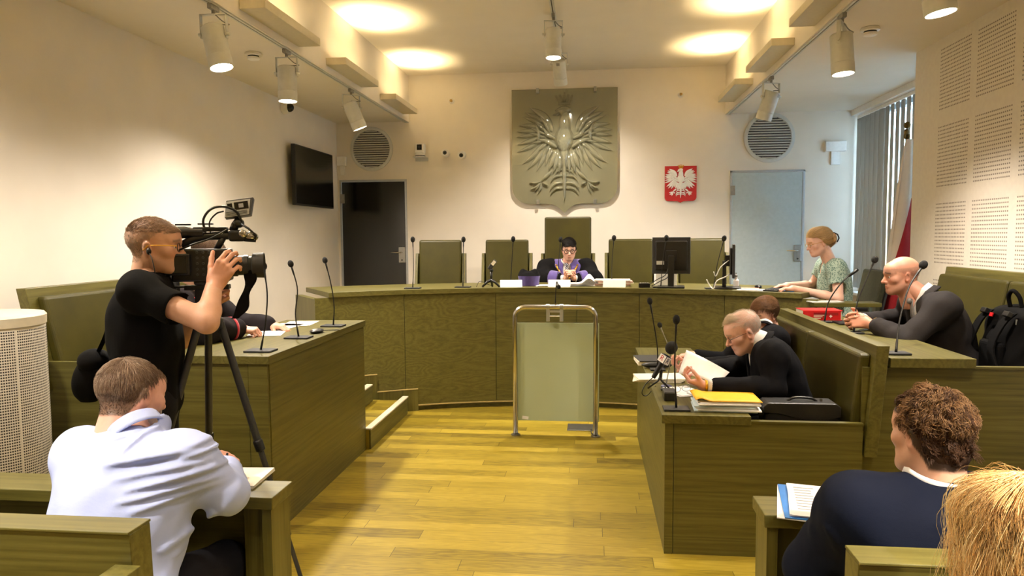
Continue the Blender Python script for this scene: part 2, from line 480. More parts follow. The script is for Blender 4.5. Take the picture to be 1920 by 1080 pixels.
# ------------------------------------------------------------------ left tier (desk on a platform, padded bench behind)
t = thing('desk', 'tall olive wooden desk on the left with three gooseneck microphones', 'desk', (-2.05, 4.5, 0))
obj('desk_top', MB().mm((-2.37, 3.705, .966), (-1.737, 5.392, 1.012)), 'top_y', t, bevel=.003)
obj('side_panel', MB().mm((-1.782, 3.735, .0), (-1.748, 5.378, .962)), 'wood_y', t)
b = MB(); b.mm((-1.86, 3.715, 0), (-1.752, 3.735, .964)); b.mm((-3.07, 3.718, 0), (-1.864, 3.74, .966)); obj('end_panel', b, 'wood_x', t)
obj('end_panel', MB().mm((-2.36, 5.35, .272), (-1.784, 5.378, .964)), 'wood_x', t)

def padded_bench(name, label, X0, tilt, zt, zb, zs, y0, y1, facing, npad, zfloor, post0, frontx):
    """bench along Y: leaning back board with leather pads. facing +1: sitter looks to +X"""
    t = thing(name, label, 'bench', (X0, (y0+y1)/2, zfloor))
    f = facing
    xb = X0 + f*tilt                                    # foot of the back board
    def bx(z): return X0 + (xb-X0)*(zt-z)/(zt-zb)
    obj('back_board', MB().prism([(bx(zb), zb), (bx(zb)+f*.06, zb), (X0+f*.06, zt), (X0, zt)], y0, y1, 'y'), 'wood_y', t, bevel=.003)
    L = (y1-y0-.08)/npad
    for k in range(npad):
        a, c = y0+.06+k*L, y0+.06+(k+1)*L-.012
        zz0, zz1 = zs+.02, zt-.05
        obj('back_pad', MB().prism([(bx(zz0)+f*.058, zz0), (bx(zz0)+f*.13, zz0), (bx(zz1)+f*.115, zz1), (bx(zz1)+f*.058, zz1)], a, c, 'y'), 'leather', t, bevel=.018, seg=3)
        obj('seat_pad', MB().mm((bx(zs)+f*.075, a, zs-.07), (bx(zs)+f*.50, c, zs)), 'leather', t, bevel=.02, seg=3)
    obj('seat_board', MB().mm((bx(zs)+f*.02, y0+.03, zs-.11), (bx(zs)+f*.49, y1, zs-.072)), 'wood_y', t)
    obj('seat_front', MB().mm((bx(zs)+f*.42, y0+.03, zfloor+.002), (bx(zs)+f*.45, y1, zs-.112)), 'wood_y', t)
    return t
padded_bench('bench', 'green leather padded wooden bench along the left wall', -3.2, .12, 1.378, .80, .73, 3.70, 5.32, 1, 2, .27, 0, 0)

# ------------------------------------------------------------------ right front tier
t = thing('desk', 'low olive wooden desk in the right front, covered with papers and microphones', 'desk', (.6, 4.7, 0))
obj('desk_top', MB().mm((.357, 3.698, .69), (.80, 5.95, .735)), 'top_y', t, bevel=.003)
obj('side_panel', MB().mm((.374, 3.73, 0), (.40, 5.95, .688)), 'wood_y', t)
b = MB(); b.mm((.374, 3.712, 0), (.417, 3.73, .688)); b.mm((.42, 3.714, 0), (1.345, 3.74, .70)); obj('end_panel', b, 'wood_x', t)
obj('panel_cap', MB().mm((.802, 3.708, .70), (1.345, 3.744, .708)), 'top_x', t)
padded_bench('bench', 'green leather padded wooden bench behind the grey-haired man in black', 1.456, .045, 1.10, .54, .45, 3.70, 5.55, -1, 2, 0, 0, 0)

# ------------------------------------------------------------------ right rear tier
t = thing('desk', 'raised olive wooden desk of the bald man, on the right', 'desk', (1.65, 4.7, 0))
obj('desk_top', MB().mm((1.462, 3.70, .992), (1.858, 5.75, 1.04)), 'top_y', t, bevel=.003)
obj('end_panel', MB().mm((1.347, 3.745, 0), (2.66, 3.765, .985)), 'wood_x', t)
obj('panel_cap', MB().mm((1.862, 3.735, .985), (2.66, 3.77, .995)), 'top_x', t)
obj('side_panel', MB().mm((1.47, 3.77, 0), (1.495, 5.74, .99)), 'wood_y', t)
padded_bench('bench', 'green leather padded wooden bench at the right wall, holding the black backpack', 2.665, .10, 1.405, .80, .74, 3.78, 5.66, -1, 2, .27, 0, 0)

# ------------------------------------------------------------------ public benches and writing ledges in the foreground
def ledge(label, x0, x1, endx, s):
    t = thing('writing_table', label, 'table', ((x0+x1)/2, 2.4, 0))
    obj('table_top', MB().mm((x0, 2.265, .738), (x1, 2.435, .78)), 'top_x', t, bevel=.003)
    obj('front_panel', MB().mm((min(x0, x1)+.06, 2.40, .02), (max(x0, x1)-.06, 2.425, .735)), 'wood_x', t)
    e = x1 if s > 0 else x0
    obj('end_panel', MB().mm((e-s*.012, 2.28, 0), (e-s*.045, 2.43, .737)), 'wood_z', t)
    obj('leg', MB().mm((e-s*.05, 2.33, 0), (e-s*.135, 2.385, .737)), 'wood_z', t, bevel=.002)
    return t
ledge('wooden writing table in front of the man in the light blue shirt', -3.3, -1.065, 0, 1)
ledge('wooden writing table in front of the curly-haired man in navy', .535, 2.65, 0, -1)
def pew(label, x0, x1, s, bx):
    t = thing('pew', label, 'bench', ((x0+x1)/2, 1.6, 0))
    obj('back_board', MB().prism([(1.548, .40), (1.615, .40), (1.592, .97), (1.514, .97)][::-1], x0, x1, 'x'), 'wood_x', t, bevel=.002)
    obj('top_edge', MB().mm((x0, 1.510, .97), (x1, 1.596, .977)), 'top_x', t, bevel=.002)
    obj('seat', MB().mm((x0+.02, 1.618, .40), (x1-.02, 2.06, .44)), 'wood_x', t, bevel=.004)
    for e in bx:
        obj('bracket', MB().mm((e-.032, 1.44, 0), (e+.032, 1.512, .90)), 'wood_z', t, bevel=.002)
    for e in (x0+.06, x1-.12):
        obj('leg', MB().mm((e, 1.66, 0), (e+.06, 2.02, .40)), 'wood_z', t)
    return t
bx1 = at(206, 1062, Y=1.45).x
pew('wooden public bench behind the man in the light blue shirt', -3.25, -1.058, 1, (-2.7, bx1))
pew('wooden public bench behind the curly-haired man in navy', .547, 2.60, -1, (.86, 2.3))
# ------------------------------------------------------------------ cove shelves, tracks, spotlights
SHELF_L = [4.744, 6.345, 8.0]; SHELF_R = [4.70, 6.22, 7.75]
PL_L = ['nearest the camera', 'in the middle', 'nearest the back wall']
for s, ys in ((-1, SHELF_L), (1, SHELF_R)):
    for i, y in enumerate(ys):
        x0, x1 = (XCL+.002, XCL+.185) if s < 0 else (XCR-.185, XCR-.002)
        o = obj('cove_shelf', MB().mm((x0, y, ZL+.041), (x1, y+.99, ZL+.102)), 'shelf', bevel=.002)
        tag(o, 'cream uplight shelf on the %s cove, the one %s' % ('left' if s < 0 else 'right', PL_L[i]), 'shelf', 'cream uplight shelves on the coves')
    for y in (ys[0]-1.6, ys[0]-3.2, ys[0]-4.8):                # extra shelves added behind the camera to carry more uplights
        o = obj('cove_shelf', MB().mm((x0, y, ZL+.041), (x1, y+.99, ZL+.102)), 'shelf', bevel=.002)
        tag(o, 'added cream uplight shelf on the %s cove, outside the photo' % ('left' if s < 0 else 'right'), 'shelf', 'cream uplight shelves on the coves')
for nm, x, y0, y1, z, lab in (('l', XCL-.035, YB+.1, D-.02, ZL, 'black lighting track along the edge of the left soffit'),
                              ('r', XCR+.035, YB+.1, D-.02, ZL, 'black lighting track along the edge of the right soffit'),
                              ('c', -.357, YB+.1, D-.1, ZH, 'lighting track in the middle of the raised ceiling')):
    t = thing('lighting_track', lab, 'lighting track', (x, (y0+y1)/2, z))
    b = MB(); b.mm((x-.020, y0, z-.020), (x-.005, y1, z-.001)); b.mm((x+.005, y0, z-.020), (x+.020, y1, z-.001))
    obj('rail', b, 'lgrey', t)
    obj('conductor', MB().mm((x-.005, y0, z-.012), (x+.005, y1, z-.001)), 'black', t)
SPOTS = []
def spotlight(x, y, z, tiltx, tilty, label, yaw=0, watt=150, cone_=125):
    """track spotlight: tiltx leans the beam to +X, tilty to +Y (degrees)"""
    t = thing('track_spotlight', label, 'spotlight', (x, y, z), 0, 'white cylinder spotlights on tracks')
    obj('track_adapter', MB().mm((x-.014, y-.05, z-.05), (x+.014, y+.05, z-.012)).cyl((x, y, z-.075), (x, y, z-.05), .012), 'grey', t)
    piv = Vector((x, y, z-.185))
    Y = Matrix.Translation(piv) @ Matrix.Rotation(R(yaw), 4, 'Z')
    b = MB()
    b.mm((-.088, -.014, .106), (.088, .014, .111), Y)
    for s in (-1, 1): b.mm((s*.083, -.014, -.04), (s*.088, .014, .111), Y)
    yk = obj('yoke', b, 'lgrey', t)
    b = MB()
    for s in (-1, 1): b.tube([(s*.072, 0, -.015), (s*.104, 0, -.015)], .011, 10, Mx=Y)
    obj('knob', b, 'lgrey', yk)
    d = Vector((math.sin(R(tiltx)), math.sin(R(tilty)), -1)).normalized()
    q = d.to_track_quat('-Z', 'Y').to_matrix().to_4x4()
    B = Matrix.Translation(piv + Vector((0, 0, -.02))) @ q
    b = MB(); b.lathe([(.001, .055), (.066, .055), (.073, .048), (.073, -.135), (.0715, -.137), (.0715, -.141), (.0745, -.143), (.0745, -.215), (.069, -.215), (.066, -.19), (.001, -.19)], 32, B, capb=False, capt=False)
    body = obj('lamp_body', b, 'lgrey', t, smooth='angle')
    obj('lens', MB().lathe([(.0005, -.1985), (.066, -.1985), (.0665, -.196)], 28, B, capb=False, capt=False), 'lamp', body)
    obj('rating_label', MB().mm((-.018, -.0742, .01), (.018, -.0725, .04), B), 'grey', body)
    cb = spline([piv+Vector((.01, 0, .11)), piv+Vector((.05, .02, .07)), piv+Vector((.085, .03, .05)), B @ Vector((.04, .02, .06))], 10)
    obj('cable', MB().tube(cb, .004, 6), 'grey', t)
    p = B @ Vector((0, 0, -.225)); SPOTS.append((p, p+d*3, watt, cone_))
spotlight(XCL-.035, 4.47, ZL, 14, -4, 'white track spotlight, nearest on the left track', 0, 72, 162)
spotlight(XCL-.035, 5.58, ZL, 1, -2, 'white track spotlight, second on the left track, in front of the dome camera', 0, 92, 162)
spotlight(XCL-.035, 7.12, ZL, 22, 10, 'white track spotlight, farthest on the left track, tilted to the right', 35, 100, 145)
spotlight(XCR+.035, 5.2, ZL, 3, -4, 'white track spotlight on the right track, beside the smoke detector', 60, 105)
spotlight(XCR+.035, 7.14, ZL, -16, 14, 'white track spotlight, farthest on the right track, tilted to the left', 20)
spotlight(XCR+.035, 3.86, ZL, 8, -3, 'white track spotlight cut off by the top edge of the photo, on the right', 20, 70)
spotlight(-.357, 6.9, ZH, 0, -4, 'white track spotlight, nearer one on the middle track', 8, 110)
spotlight(-.357, 8.1, ZH, 4, 32, 'white track spotlight, farther one on the middle track, tilted away', 8, 60, 115)
N_SEEN = len(SPOTS)
for y in (2.6, .9, -.8):                                   # extra spotlights added behind the camera to light the foreground
    for x, z, tx, wt in ((XCL-.035, ZL, -10 if y > 2 else 20, {2.6: 80, .9: 190, -.8: 80}[y]), (XCR+.035, ZL, 14 if y > 2 else -24, {2.6: 40, .9: 250, -.8: 230}[y]), (-.357, ZH, 0, 26)):
        spotlight(x, y, z, tx, 38 if (y < 0 and x > 1) else 6, 'added white track spotlight over the public seats, outside the photo', 0, wt, 150 if y > 2 and x < -1 else 95 if y > 0 and x < -1 else 78 if (0 < y < 2 and x > 1) else 56 if (y < 0 and x > 1) else 110)

# ------------------------------------------------------------------ smoke detectors, sensors, vents, cameras
def smoke(x, y, lab):
    t = thing('smoke_detector', lab, 'smoke detector', (x, y, ZL-.06), 0, 'smoke detectors on the ceiling')
    obj('base', MB().lathe([(.001, 0), (.062, 0), (.066, -.004), (.066, -.02), (.058, -.024), (.001, -.024)], 28, Matrix.Translation((x, y, ZL-.001)), capb=False, capt=False), 'white', t, smooth='angle')
    obj('chamber', MB().lathe([(.04, -.024), (.043, -.034), (.05, -.036), (.047, -.052), (.035, -.058), (.001, -.059)], 28, Matrix.Translation((x, y, ZL-.001)), capb=False, capt=False), 'white', t, smooth='angle')
    obj('slot', MB().lathe([(.044, -.0245), (.0445, -.035)], 24, Matrix.Translation((x, y, ZL-.001)), capb=False, capt=False), 'dgrey', t)
smoke(-2.72, 5.70, 'round white smoke detector on the left soffit')
smoke(2.013, 5.633, 'round white smoke detector on the right soffit')
for px, py, lab in ((847, 190, 'small sidewall sprinkler left of the glass eagle'), (1276, 178, 'small sidewall sprinkler right of the glass eagle')):
    p = at(px, py, Y=D)
    Mx = Matrix.Translation(p) @ Matrix.Rotation(R(90), 4, 'X')
    t = thing('sprinkler', lab, 'sprinkler', (p.x, p.y-.03, p.z-.035), 0, 'sprinkler heads on the back wall')
    obj('rosette', MB().lathe([(.001, .012), (.025, .012), (.037, .001)], 20, Mx, capb=False, capt=False), 'white', t, smooth='angle')
    b = MB(); b.lathe([(.001, .05), (.008, .05), (.011, .012)], 10, Mx, capb=False, capt=False); b.lathe([(.001, .058), (.018, .056), (.018, .053), (.001, .053)], 14, Mx, capb=False, capt=False)
    obj('nozzle', b, 'brass', t)
def vent(px, py, r, lab):
    p = at(px, py, Y=D); t = thing('round_vent', lab, 'vent', (p.x, D-.04, p.z-r), 0, 'round air vents on the back wall')
    Mx = Matrix.Translation(p) @ Matrix.Rotation(R(90), 4, 'X')
    obj('rim', MB().lathe([(r, .001), (r*1.0, .018), (r*.97, .024), (r*.865, .024), (r*.85, .012), (r*.85, .001)], 56, Mx, capb=False, capt=False), 'lgrey', t, smooth='angle')
    obj('backing', MB().lathe([(.001, .003), (r*.86, .003)], 40, Mx, capb=False, capt=False), 'dgrey', t)
    n = 17
    for i in range(n):
        z = -r*.86 + 2*r*.86*(i+.5)/n
        h = math.sqrt(max(0, (r*.855)**2-z*z))
        if h < .04: continue
        obj('slat', MB().box((p.x, D-.014, p.z+z), (2*h, .022, .010), (R(35), 0, 0)), 'lgrey', t)
vent(697, 279.5, .285, 'round louvred vent above the left door')
vent(1442, 258, .305, 'round louvred vent above the right door')

p = at(530, 197, X=XL); p = Vector((XL, p.y, ZL-.085))
t = thing('dome_camera', 'white dome security camera high on the left wall', 'security camera', (XL+.05, p.y, p.z-.06))
Mx = Matrix.Translation(p) @ Matrix.Rotation(R(90), 4, 'Y')
obj('housing', MB().lathe([(.062, .001), (.067, .01), (.067, .055), (.06, .068), (.048, .07)], 28, Mx, capb=False, capt=False), 'white', t, smooth='angle')
obj('dome', MB().lathe([(.05, .068), (.047, .09), (.035, .11), (.018, .121), (.001, .124)], 24, Mx, capb=False, capt=False), 'screen', t, smooth=True)

p = at(791, 294, Y=D)
t = thing('conference_camera', 'white pan-tilt camera on a wall bracket, left of two bullet cameras', 'security camera', (p.x, D-.09, p.z-.02))
b = MB(); b.mm((p.x-.085, D-.16, p.z-.018), (p.x+.085, D-.002, p.z-.012)); b.mm((p.x-.085, D-.012, p.z-.06), (p.x+.085, D-.002, p.z-.012)); obj('bracket', b, 'lgrey', t, bevel=.002)
obj('base', MB().lathe([(.062, 0), (.064, .01), (.062, .04), (.05, .045)], 24, Matrix.Translation((p.x, D-.085, p.z-.011))), 'white', t, smooth='angle')
obj('base_band', MB().lathe([(.0645, .008), (.0645, .018)], 24, Matrix.Translation((p.x, D-.085, p.z-.011)), capb=False, capt=False), 'black', t)
hd = obj('head', MB().mm((p.x-.062, D-.135, p.z+.034), (p.x+.062, D-.035, p.z+.155)), 'white', t, bevel=.012, seg=3)
obj('front_window', MB().mm((p.x-.032, D-.138, p.z+.072), (p.x+.032, D-.134, p.z+.142)), 'screen', hd, bevel=.003)
obj('lens', MB().cyl((p.x, D-.1395, p.z+.108), (p.x, D-.137, p.z+.108), .018, 20), 'dgrey', hd)
for (px, py, dx, dz, c, lab) in ((837, 288, 0, .0, 'dgrey', 'white bullet camera with grey lens, between two other cameras'), (867, 291, .01, -.02, 'black', 'white bullet camera with black lens, rightmost of three wall cameras')):
    p = at(px, py, Y=D)
    t = thing('bullet_camera', lab, 'security camera', (p.x, D-.05, p.z-.05))
    Mx = Matrix.Translation(p) @ Matrix.Rotation(R(90), 4, 'X')
    obj('base', MB().lathe([(.001, .03), (.03, .03), (.05, .02), (.052, .001)], 24, Mx, capb=False, capt=False), 'white', t, smooth='angle')
    d = Vector((dx*4, -1, dz*9)).normalized(); q = d.to_track_quat('Z', 'Y').to_matrix().to_4x4()
    B = Matrix.Translation(p+Vector((0, -.035, 0))) @ q
    obj('barrel', MB().lathe([(.03, -.01), (.046, .0), (.048, .06), (.046, .075), (.036, .078), (.026, .074)], 24, B, capt=False), 'white', t, smooth='angle')
    fc = obj('lens_face', MB().lathe([(.001, .073), (.027, .0735)], 24, B, capb=False, capt=False), c, t)
    obj('lens', MB().ell((0, 0, .07), (.014, .014, .008), Mx=B @ Matrix.Translation((0, 0, 0))), 'screen', fc, smooth=True)

# wall boxes (emergency call boxes / cable boxes)
def wallbox(name, lab, p, sx, sz, dep, tz):
    t = thing(name, lab, 'wall box', (p.x, D-dep/2, p.z-sz/2-tz))
    obj('cover', MB().mm((p.x-sx/2, D-dep, p.z-sz/2), (p.x+sx/2, D-.001, p.z+sz/2)), 'white', t, bevel=.008, seg=3)
    obj('conduit', MB().mm((p.x-sx*.2, D-.03, p.z-sz/2-tz), (p.x+sx*.25, D-.001, p.z-sz/2)), 'white', t, bevel=.003)
wallbox('junction_box', 'small white box on the back wall above the right door corner', at(1565, 275, Y=D), .24, .12, .06, .16)
wallbox('junction_box', 'small white box in the corner beside the television', Vector((XL+.075, D, at(632, 303, Y=D).z)), .12, .12, .06, .12)

# ------------------------------------------------------------------ television
a0, a1, z0, z1 = 7.68, 8.85, 2.012, 2.680
t = thing('television', 'black flat-screen television on the left wall', 'television', (XL+.07, (a0+a1)/2, z0))
tv = obj('case', MB().mm((XL+.06, a0, z0), (XL+.105, a1, z1)), 'black', t, bevel=.004)
obj('screen', MB().mm((XL+.1055, a0+.014, z0+.02), (XL+.107, a1-.014, z1-.014)), 'screen', t)
b = MB(); b.mm((XL+.001, a0+.4, z0+.2), (XL+.02, a1-.4, z1-.2)); b.mm((XL+.02, a0+.5, z0+.28), (XL+.06, a0+.54, z1-.28)); b.mm((XL+.02, a1-.54, z0+.28), (XL+.06, a1-.5, z1-.28)); obj('wall_mount', b, 'dgrey', t)

# ------------------------------------------------------------------ coats of arms
def eagle_shapes():
    """crowned eagle with spread wings as leaf and polygon pieces; units: 1 = shield width, origin shield centre"""
    def q(x, y): return ((x-497)/830., (560-y)/830.)
    L = []                                             # leaves: p0, p1, half width, height, bend
    tips = [((405,390),(225,203),34,-.22),((350,330),(187,243),22,-.1),((325,345),(172,275),20,-.08),((310,362),(137,342),22,-.05),((300,385),(122,388),21,0),
            ((300,410),(120,432),20,.02),((305,435),(125,492),22,.05),((312,462),(120,552),20,.08),((330,490),(165,645),24,.1),((345,505),(203,690),22,.1),
            ((362,512),(275,705),22,.06),((385,520),(347,665),18,.0),((405,530),(368,612),14,0)]
    inner = [((380,400),(303,272),20,-.1),((350,395),(262,318),18,-.05),((345,415),(222,357),17,0),((345,440),(215,400),16,0),((350,460),(228,486),16,.05),((365,480),(290,548),16,.05),((385,490),(345,577),14,0)]
    for s in (1, -1):
        def m(p): u, v = q(*p); return (u if s > 0 else -u, v)
        for p0, p1, w_, bd in tips: L.append((m(p0), m(p1), w_/830, .022, bd*s))
        for p0, p1, w_, bd in inner: L.append((m(p0), m(p1), w_/830, .034, bd*s))
        L.append((m((440,520)), m((272,455)), 26/830, .045, -.18*s)); L.append((m((290,470)), m((268,330)), 20/830, .045, -.2*s))
        L.append((m((430,450)), m((330,350)), 22/830, .035, .3*s))
        for a_, b_, w_ in (((430,548),(372,695),26),((445,560),(408,720),24),((460,575),(455,722),22),((470,560),(480,690),16)): L.append((m(a_), m(b_), w_/830, .032, .05*s))
        L.append((m((395,705)), m((305,785)), 17/830, .026, 0))
        for a_, b_, w_ in (((320,780),(222,790),14),((315,790),(232,845),13),((315,795),(285,880),12),((325,790),(368,822),14),((300,790),(262,862),12)): L.append((m(a_), m(b_), w_/830, .028, .15*s))
        for a_, b_, w_, bd in (((492,690),(418,752),11,.45),((492,745),(385,800),13,.5),((492,800),(378,868),14,.5),((492,840),(385,895),12,.45)): L.append((m(a_), m(b_), w_/830, .02, -bd*s))
    L.append((q(497,560), q(497,940), 20/830, .034, 0))
    L.append((q(495,360), q(495,580), 78/830, .07, 0)); L.append((q(497,470), q(497,690), 40/830, .05, 0))
    L.append((q(500,470), q(512,195), 52/830, .055, .06)); L.append((q(545,230), q(425,232), 42/830, .055, .08)); L.append((q(470,225), q(408,268), 17/830, .045, .2)); L.append((q(470,250), q(430,272), 10/830, .035, .1))
    crown = []
    crown.append([q(450,188), q(545,188), q(540,172), q(455,172)])
    for x0, x1, xt, yt in ((455,480,432,122), (472,500,465,118), (483,512,498,108), (497,525,530,118), (517,542,558,122)):
        crown.append([q(x0,172), q(x1,172), q(xt+6,yt), q(xt-6,yt)])
    balls = [q(432,120), q(465,115), q(530,115), q(558,120), q(498,96)]
    return L, crown, balls
EL, ECROWN, EBALLS = eagle_shapes()
def leaf(mb, p0, p1, w_, h, bend, fr, base):
    """dome-shaped leaf from p0 to p1 on the plate: fr maps (u, v, height) to the room"""
    ax, ay = p1[0]-p0[0], p1[1]-p0[1]; L = math.hypot(ax, ay); ax, ay = ax/L, ay/L; nx, ny = -ay, ax
    n, k = 10, 6; vs, fs = [], []
    for i in range(n+1):
        t_ = i/n; ww = w_*max(.06, math.sin(PI*min(1, (t_*.93+.07))**.85)**.75); off = bend*L*math.sin(PI*t_)*.5
        cx, cy = p0[0]+ax*L*t_+nx*off, p0[1]+ay*L*t_+ny*off
        for j in range(k+1):
            s_ = -1+2*j/k; hh = base + h*(1-s_*s_)**.5*(.4+.6*math.sin(PI*(.12+.8*t_)))
            vs.append(fr(cx+nx*s_*ww, cy+ny*s_*ww, hh))
    for i in range(n):
        for j in range(k):
            a = i*(k+1)+j; fs.append((a, a+k+1, a+k+2, a+1))
    mb.add(vs, fs)
def shield_outline(w_, bot, point, rc=.13, n=10):
    h = .5*w_; P = [(-h, .6*w_), (h, .6*w_)]
    P = [(-h, 0), (h, 0)]
    zb = -bot
    c = rc*w_*1.25
    for i in range(n+1):
        a = i/n*PI/2; P.append((h-c+c*math.cos(a), zb+c-c*math.sin(a)))
    for i in range(n+1):
        a = i/n; x = .17*w_*(1-a); P.append((x, zb-point*(a**2.2)))
    for i in range(1, n+1):
        a = 1-i/n; x = -.17*w_*(1-a); P.append((x, zb-point*(a**2.2)))
    for i in range(n+1):
        a = PI/2-i/n*PI/2; P.append((-h+c-c*math.cos(a), zb+c-c*math.sin(a)))
    return P
def shield_glass():
    t = NT('pale_green_cast_glass'); tc = t.n('TexCoord').outputs['Object']
    n = t.noise(tc, 3, 4)
    t.set(Base_Color=t.ramp(n, [(.3, lin('b6b394')), (.7, lin('c0bd9e'))]), Roughness=.06, IOR=1.5, Transmission_Weight=.66)
    t.b.inputs['Coat Weight'].default_value = 1; t.b.inputs['Coat Roughness'].default_value = .03
    t.bump(t.noise(tc, 7, 4), .12, .02)
    return t.m
M['castglass'] = shield_glass()
tl, tr = at(960, 171, Y=D), at(1158, 165, Y=D); W_ = tr.x-tl.x
cx, zt = (tl.x+tr.x)/2, 3.497
t = thing('glass_coat_of_arms', 'large pale green glass shield with a crowned eagle in relief above the judge', 'coat of arms', (cx, D-.06, 1.93))
bot = zt-at(1060, 382, Y=D).z; pt = at(1060, 384, Y=D).z-1.925
P = [(cx+x, zt+z) for x, z in shield_outline(W_, bot, pt)]
obj('shield_plate', MB().prism(P[::-1], D-.052, D-.036, 'y'), 'castglass', t)
zc = zt - (560-62)/830*W_
fr = lambda u, v, h: (cx+u*W_, D-.053-h*W_*1.2, zc+v*W_)
b = MB()
for l in EL: leaf(b, *l, fr, 0)
for pl in ECROWN:
    for i in range(1): b.prism([(cx+u*W_, zc+v*W_) for u, v in pl], D-.053-.03, D-.053, 'y')
for u, v in EBALLS: b.ell((cx+u*W_, D-.07, zc+v*W_), .012, 10, 6)
obj('eagle_relief', b, 'castglass', t, smooth='angle')
for x in (cx-.335, cx+.385):
    for z in (zt-.02, zt-bot+.02):
        obj('clip', MB().mm((x-.018, D-.085, z-.03), (x+.018, D-.002, z+.03)), 'steel', t, bevel=.003)

tl, tr = at(1246.5, 312, Y=D), at(1306, 311, Y=D); W_ = tr.x-tl.x; cx = (tl.x+tr.x)/2; zt = tl.z
t = thing('coat_of_arms', 'small red shield with a white crowned eagle, right of the glass shield', 'coat of arms', (cx, D-.02, zt-.46))
P = [(cx+x, zt+z) for x, z in shield_outline(W_, zt-at(1276, 377, Y=D).z, .022, .10)]
obj('shield', MB().prism(P[::-1], D-.025, D-.002, 'y'), 'red', t)
zc = zt - W_*.545
fr = lambda u, v, h: (cx+u*W_*1.12, D-.026-h*W_*.7, zc+v*W_*1.05)
b = MB()
for l in EL: leaf(b, l[0], l[1], l[2]*1.12, l[3], l[4], fr, 0.004)
obj('eagle', b, 'white', t, smooth='angle')
b = MB()
for pl in ECROWN: b.prism([(cx+u*W_*1.12, zc+v*W_*1.05) for u, v in pl], D-.04, D-.026, 'y')
for u, v in EBALLS: b.ell((cx+u*W_*1.12, D-.034, zc+v*W_*1.05), .006, 8, 6)
obj('crown', b, 'gold', t)

# ------------------------------------------------------------------ vertical blind, flag, heater
t = thing('vertical_blind', 'grey vertical slat blind over the window on the right', 'blind', (XW-.05, 7.9, 1.0))
M['blind'] = NT('translucent_grey_blind').set(Base_Color=lin('b9b9b4'), Roughness=.8, Transmission_Weight=.0)
_t = NT('grey_blind_fabric'); _tc = _t.n('TexCoord').outputs['Object']
_t.set(Base_Color=_t.ramp(_t.noise(_t.mapr(_tc, (80, 80, 2)), 3, 3), [(.3, lin('a9aaa6')), (.7, lin('bcbcb7'))]), Roughness=.85)
_tr = _t.n('BsdfTranslucent'); _tr.inputs[0].default_value = lin('b4b8b8'); _mx = _t.n('MixShader'); _mx.inputs[0].default_value = .12
_t.l(_t.b.outputs[0], _mx.inputs[1]); _t.l(_tr.outputs[0], _mx.inputs[2]); _t.l(_mx.outputs[0], _t.out.inputs[0]); M['blind'] = _t.m
obj('head_rail', MB().mm((XW-.075, YR+.02, 3.035), (XW-.03, D-.05, 3.072)), 'white', t)
n = 21
for i in range(n):
    y = YR+.07+(D-.16-YR)*i/(n-1)
    ang = -R(14) if i > 14 else R(3) + random.uniform(-.03, .03)
    c, s_ = math.cos(ang), math.sin(ang)
    b = MB(); z0, z1 = 1.0, 3.04
    K = 5
    def f(u, v):
        d = (u-.5)*(.127 if i > 14 else .112); bow = .008*(1-(2*u-1)**2)
        return (XW-.052 + s_*d - c*bow, y + c*d + s_*bow, z0+(z1-z0)*v)
    b.grid(f, K, 2)
    obj('slat', b, 'blind', t, smooth=True, solid=.0008)
p = at(1701, 240, Y=6.72)
t = thing('flag_on_pole', 'white and red flag hanging from a pole beside the window', 'flag', (p.x, p.y, .02))
fx, fy, fz = p.x, p.y, p.z
obj('pole', MB().tube([(fx, fy, .03), (fx, fy, fz-.02)], .014, 12), 'brass', t, smooth=True)
obj('pole_base', MB().lathe([(.001, 0), (.16, 0), (.16, .012), (.05, .03), (.03, .08), (.016, .09)], 24, Matrix.Translation((fx, fy, .002)), capt=False), 'dgrey', t, smooth='angle')
b = MB(); b.ell((fx, fy, fz+.025), (.03, .03, .03)); b.ell((fx-.004, fy, fz-.035), (.022, .02, .03)); b.ell((fx+.012, fy, fz-.075), (.014, .014, .028)); b.ell((fx-.016, fy, fz-.07), (.012, .012, .025))
obj('finial', b, 'brass', t, smooth=True)
def flagf(u, v):
    # u round the gathered cloth, v from the top down: narrow at the top, wider and fuller below
    a = u*2*PI; z = fz-.10 - v*1.75
    sp = .03+.135*v**.75
    x = fx + .016 + math.cos(a)*sp*1.0 - .05*v
    y = fy - .02 + math.sin(a)*sp*.5 + .02*math.sin(a*5+v*3)*v**.5
    x += .016*math.sin(a*4+1.3)*v**.6
    return (x, y, z)
b = MB(); nu, nv = 96, 64; b.grid(flagf, nu, nv, True)
_t = NT('white_and_red_flag_cloth'); _p = _t.n('NewGeometry').outputs['Position']; _s = _t.n('SeparateXYZ'); _t.l(_p, _s.inputs[0])
_k = _t.math('ADD', _s.outputs[2], _t.math('MULTIPLY', _t.math('MAXIMUM', _t.math('SUBTRACT', fx+.03, _s.outputs[0]), 0), 4.2))
_f = _t.math('LESS_THAN', _k, at(1706, 372, Y=fy).z)
_n = _t.noise(_p, 40, 3)
_t.set(Base_Color=_t.mix(_f, _t.mix(_n, lin('d6ccc4'), lin('ddd4cb')), _t.mix(_n, lin('9a0f1d'), lin('a81222'))), Roughness=.8, Sheen_Weight=.1)
obj('flag_cloth', b, _t.m, t, smooth=True)

t = thing('convector_heater', 'low white heater under the window on the right', 'heater', (XW-.16, 7.6, .33))
obj('case', MB().mm((XW-.25, 6.6, .36), (XW-.145, 9.1, .84)), 'white', t, bevel=.01)
b = MB()
for i in range(24): b.mm((XW-.235, 6.65+i*.1, .841), (XW-.16, 6.72+i*.1, .846))
obj('grille', b, 'lgrey', t)

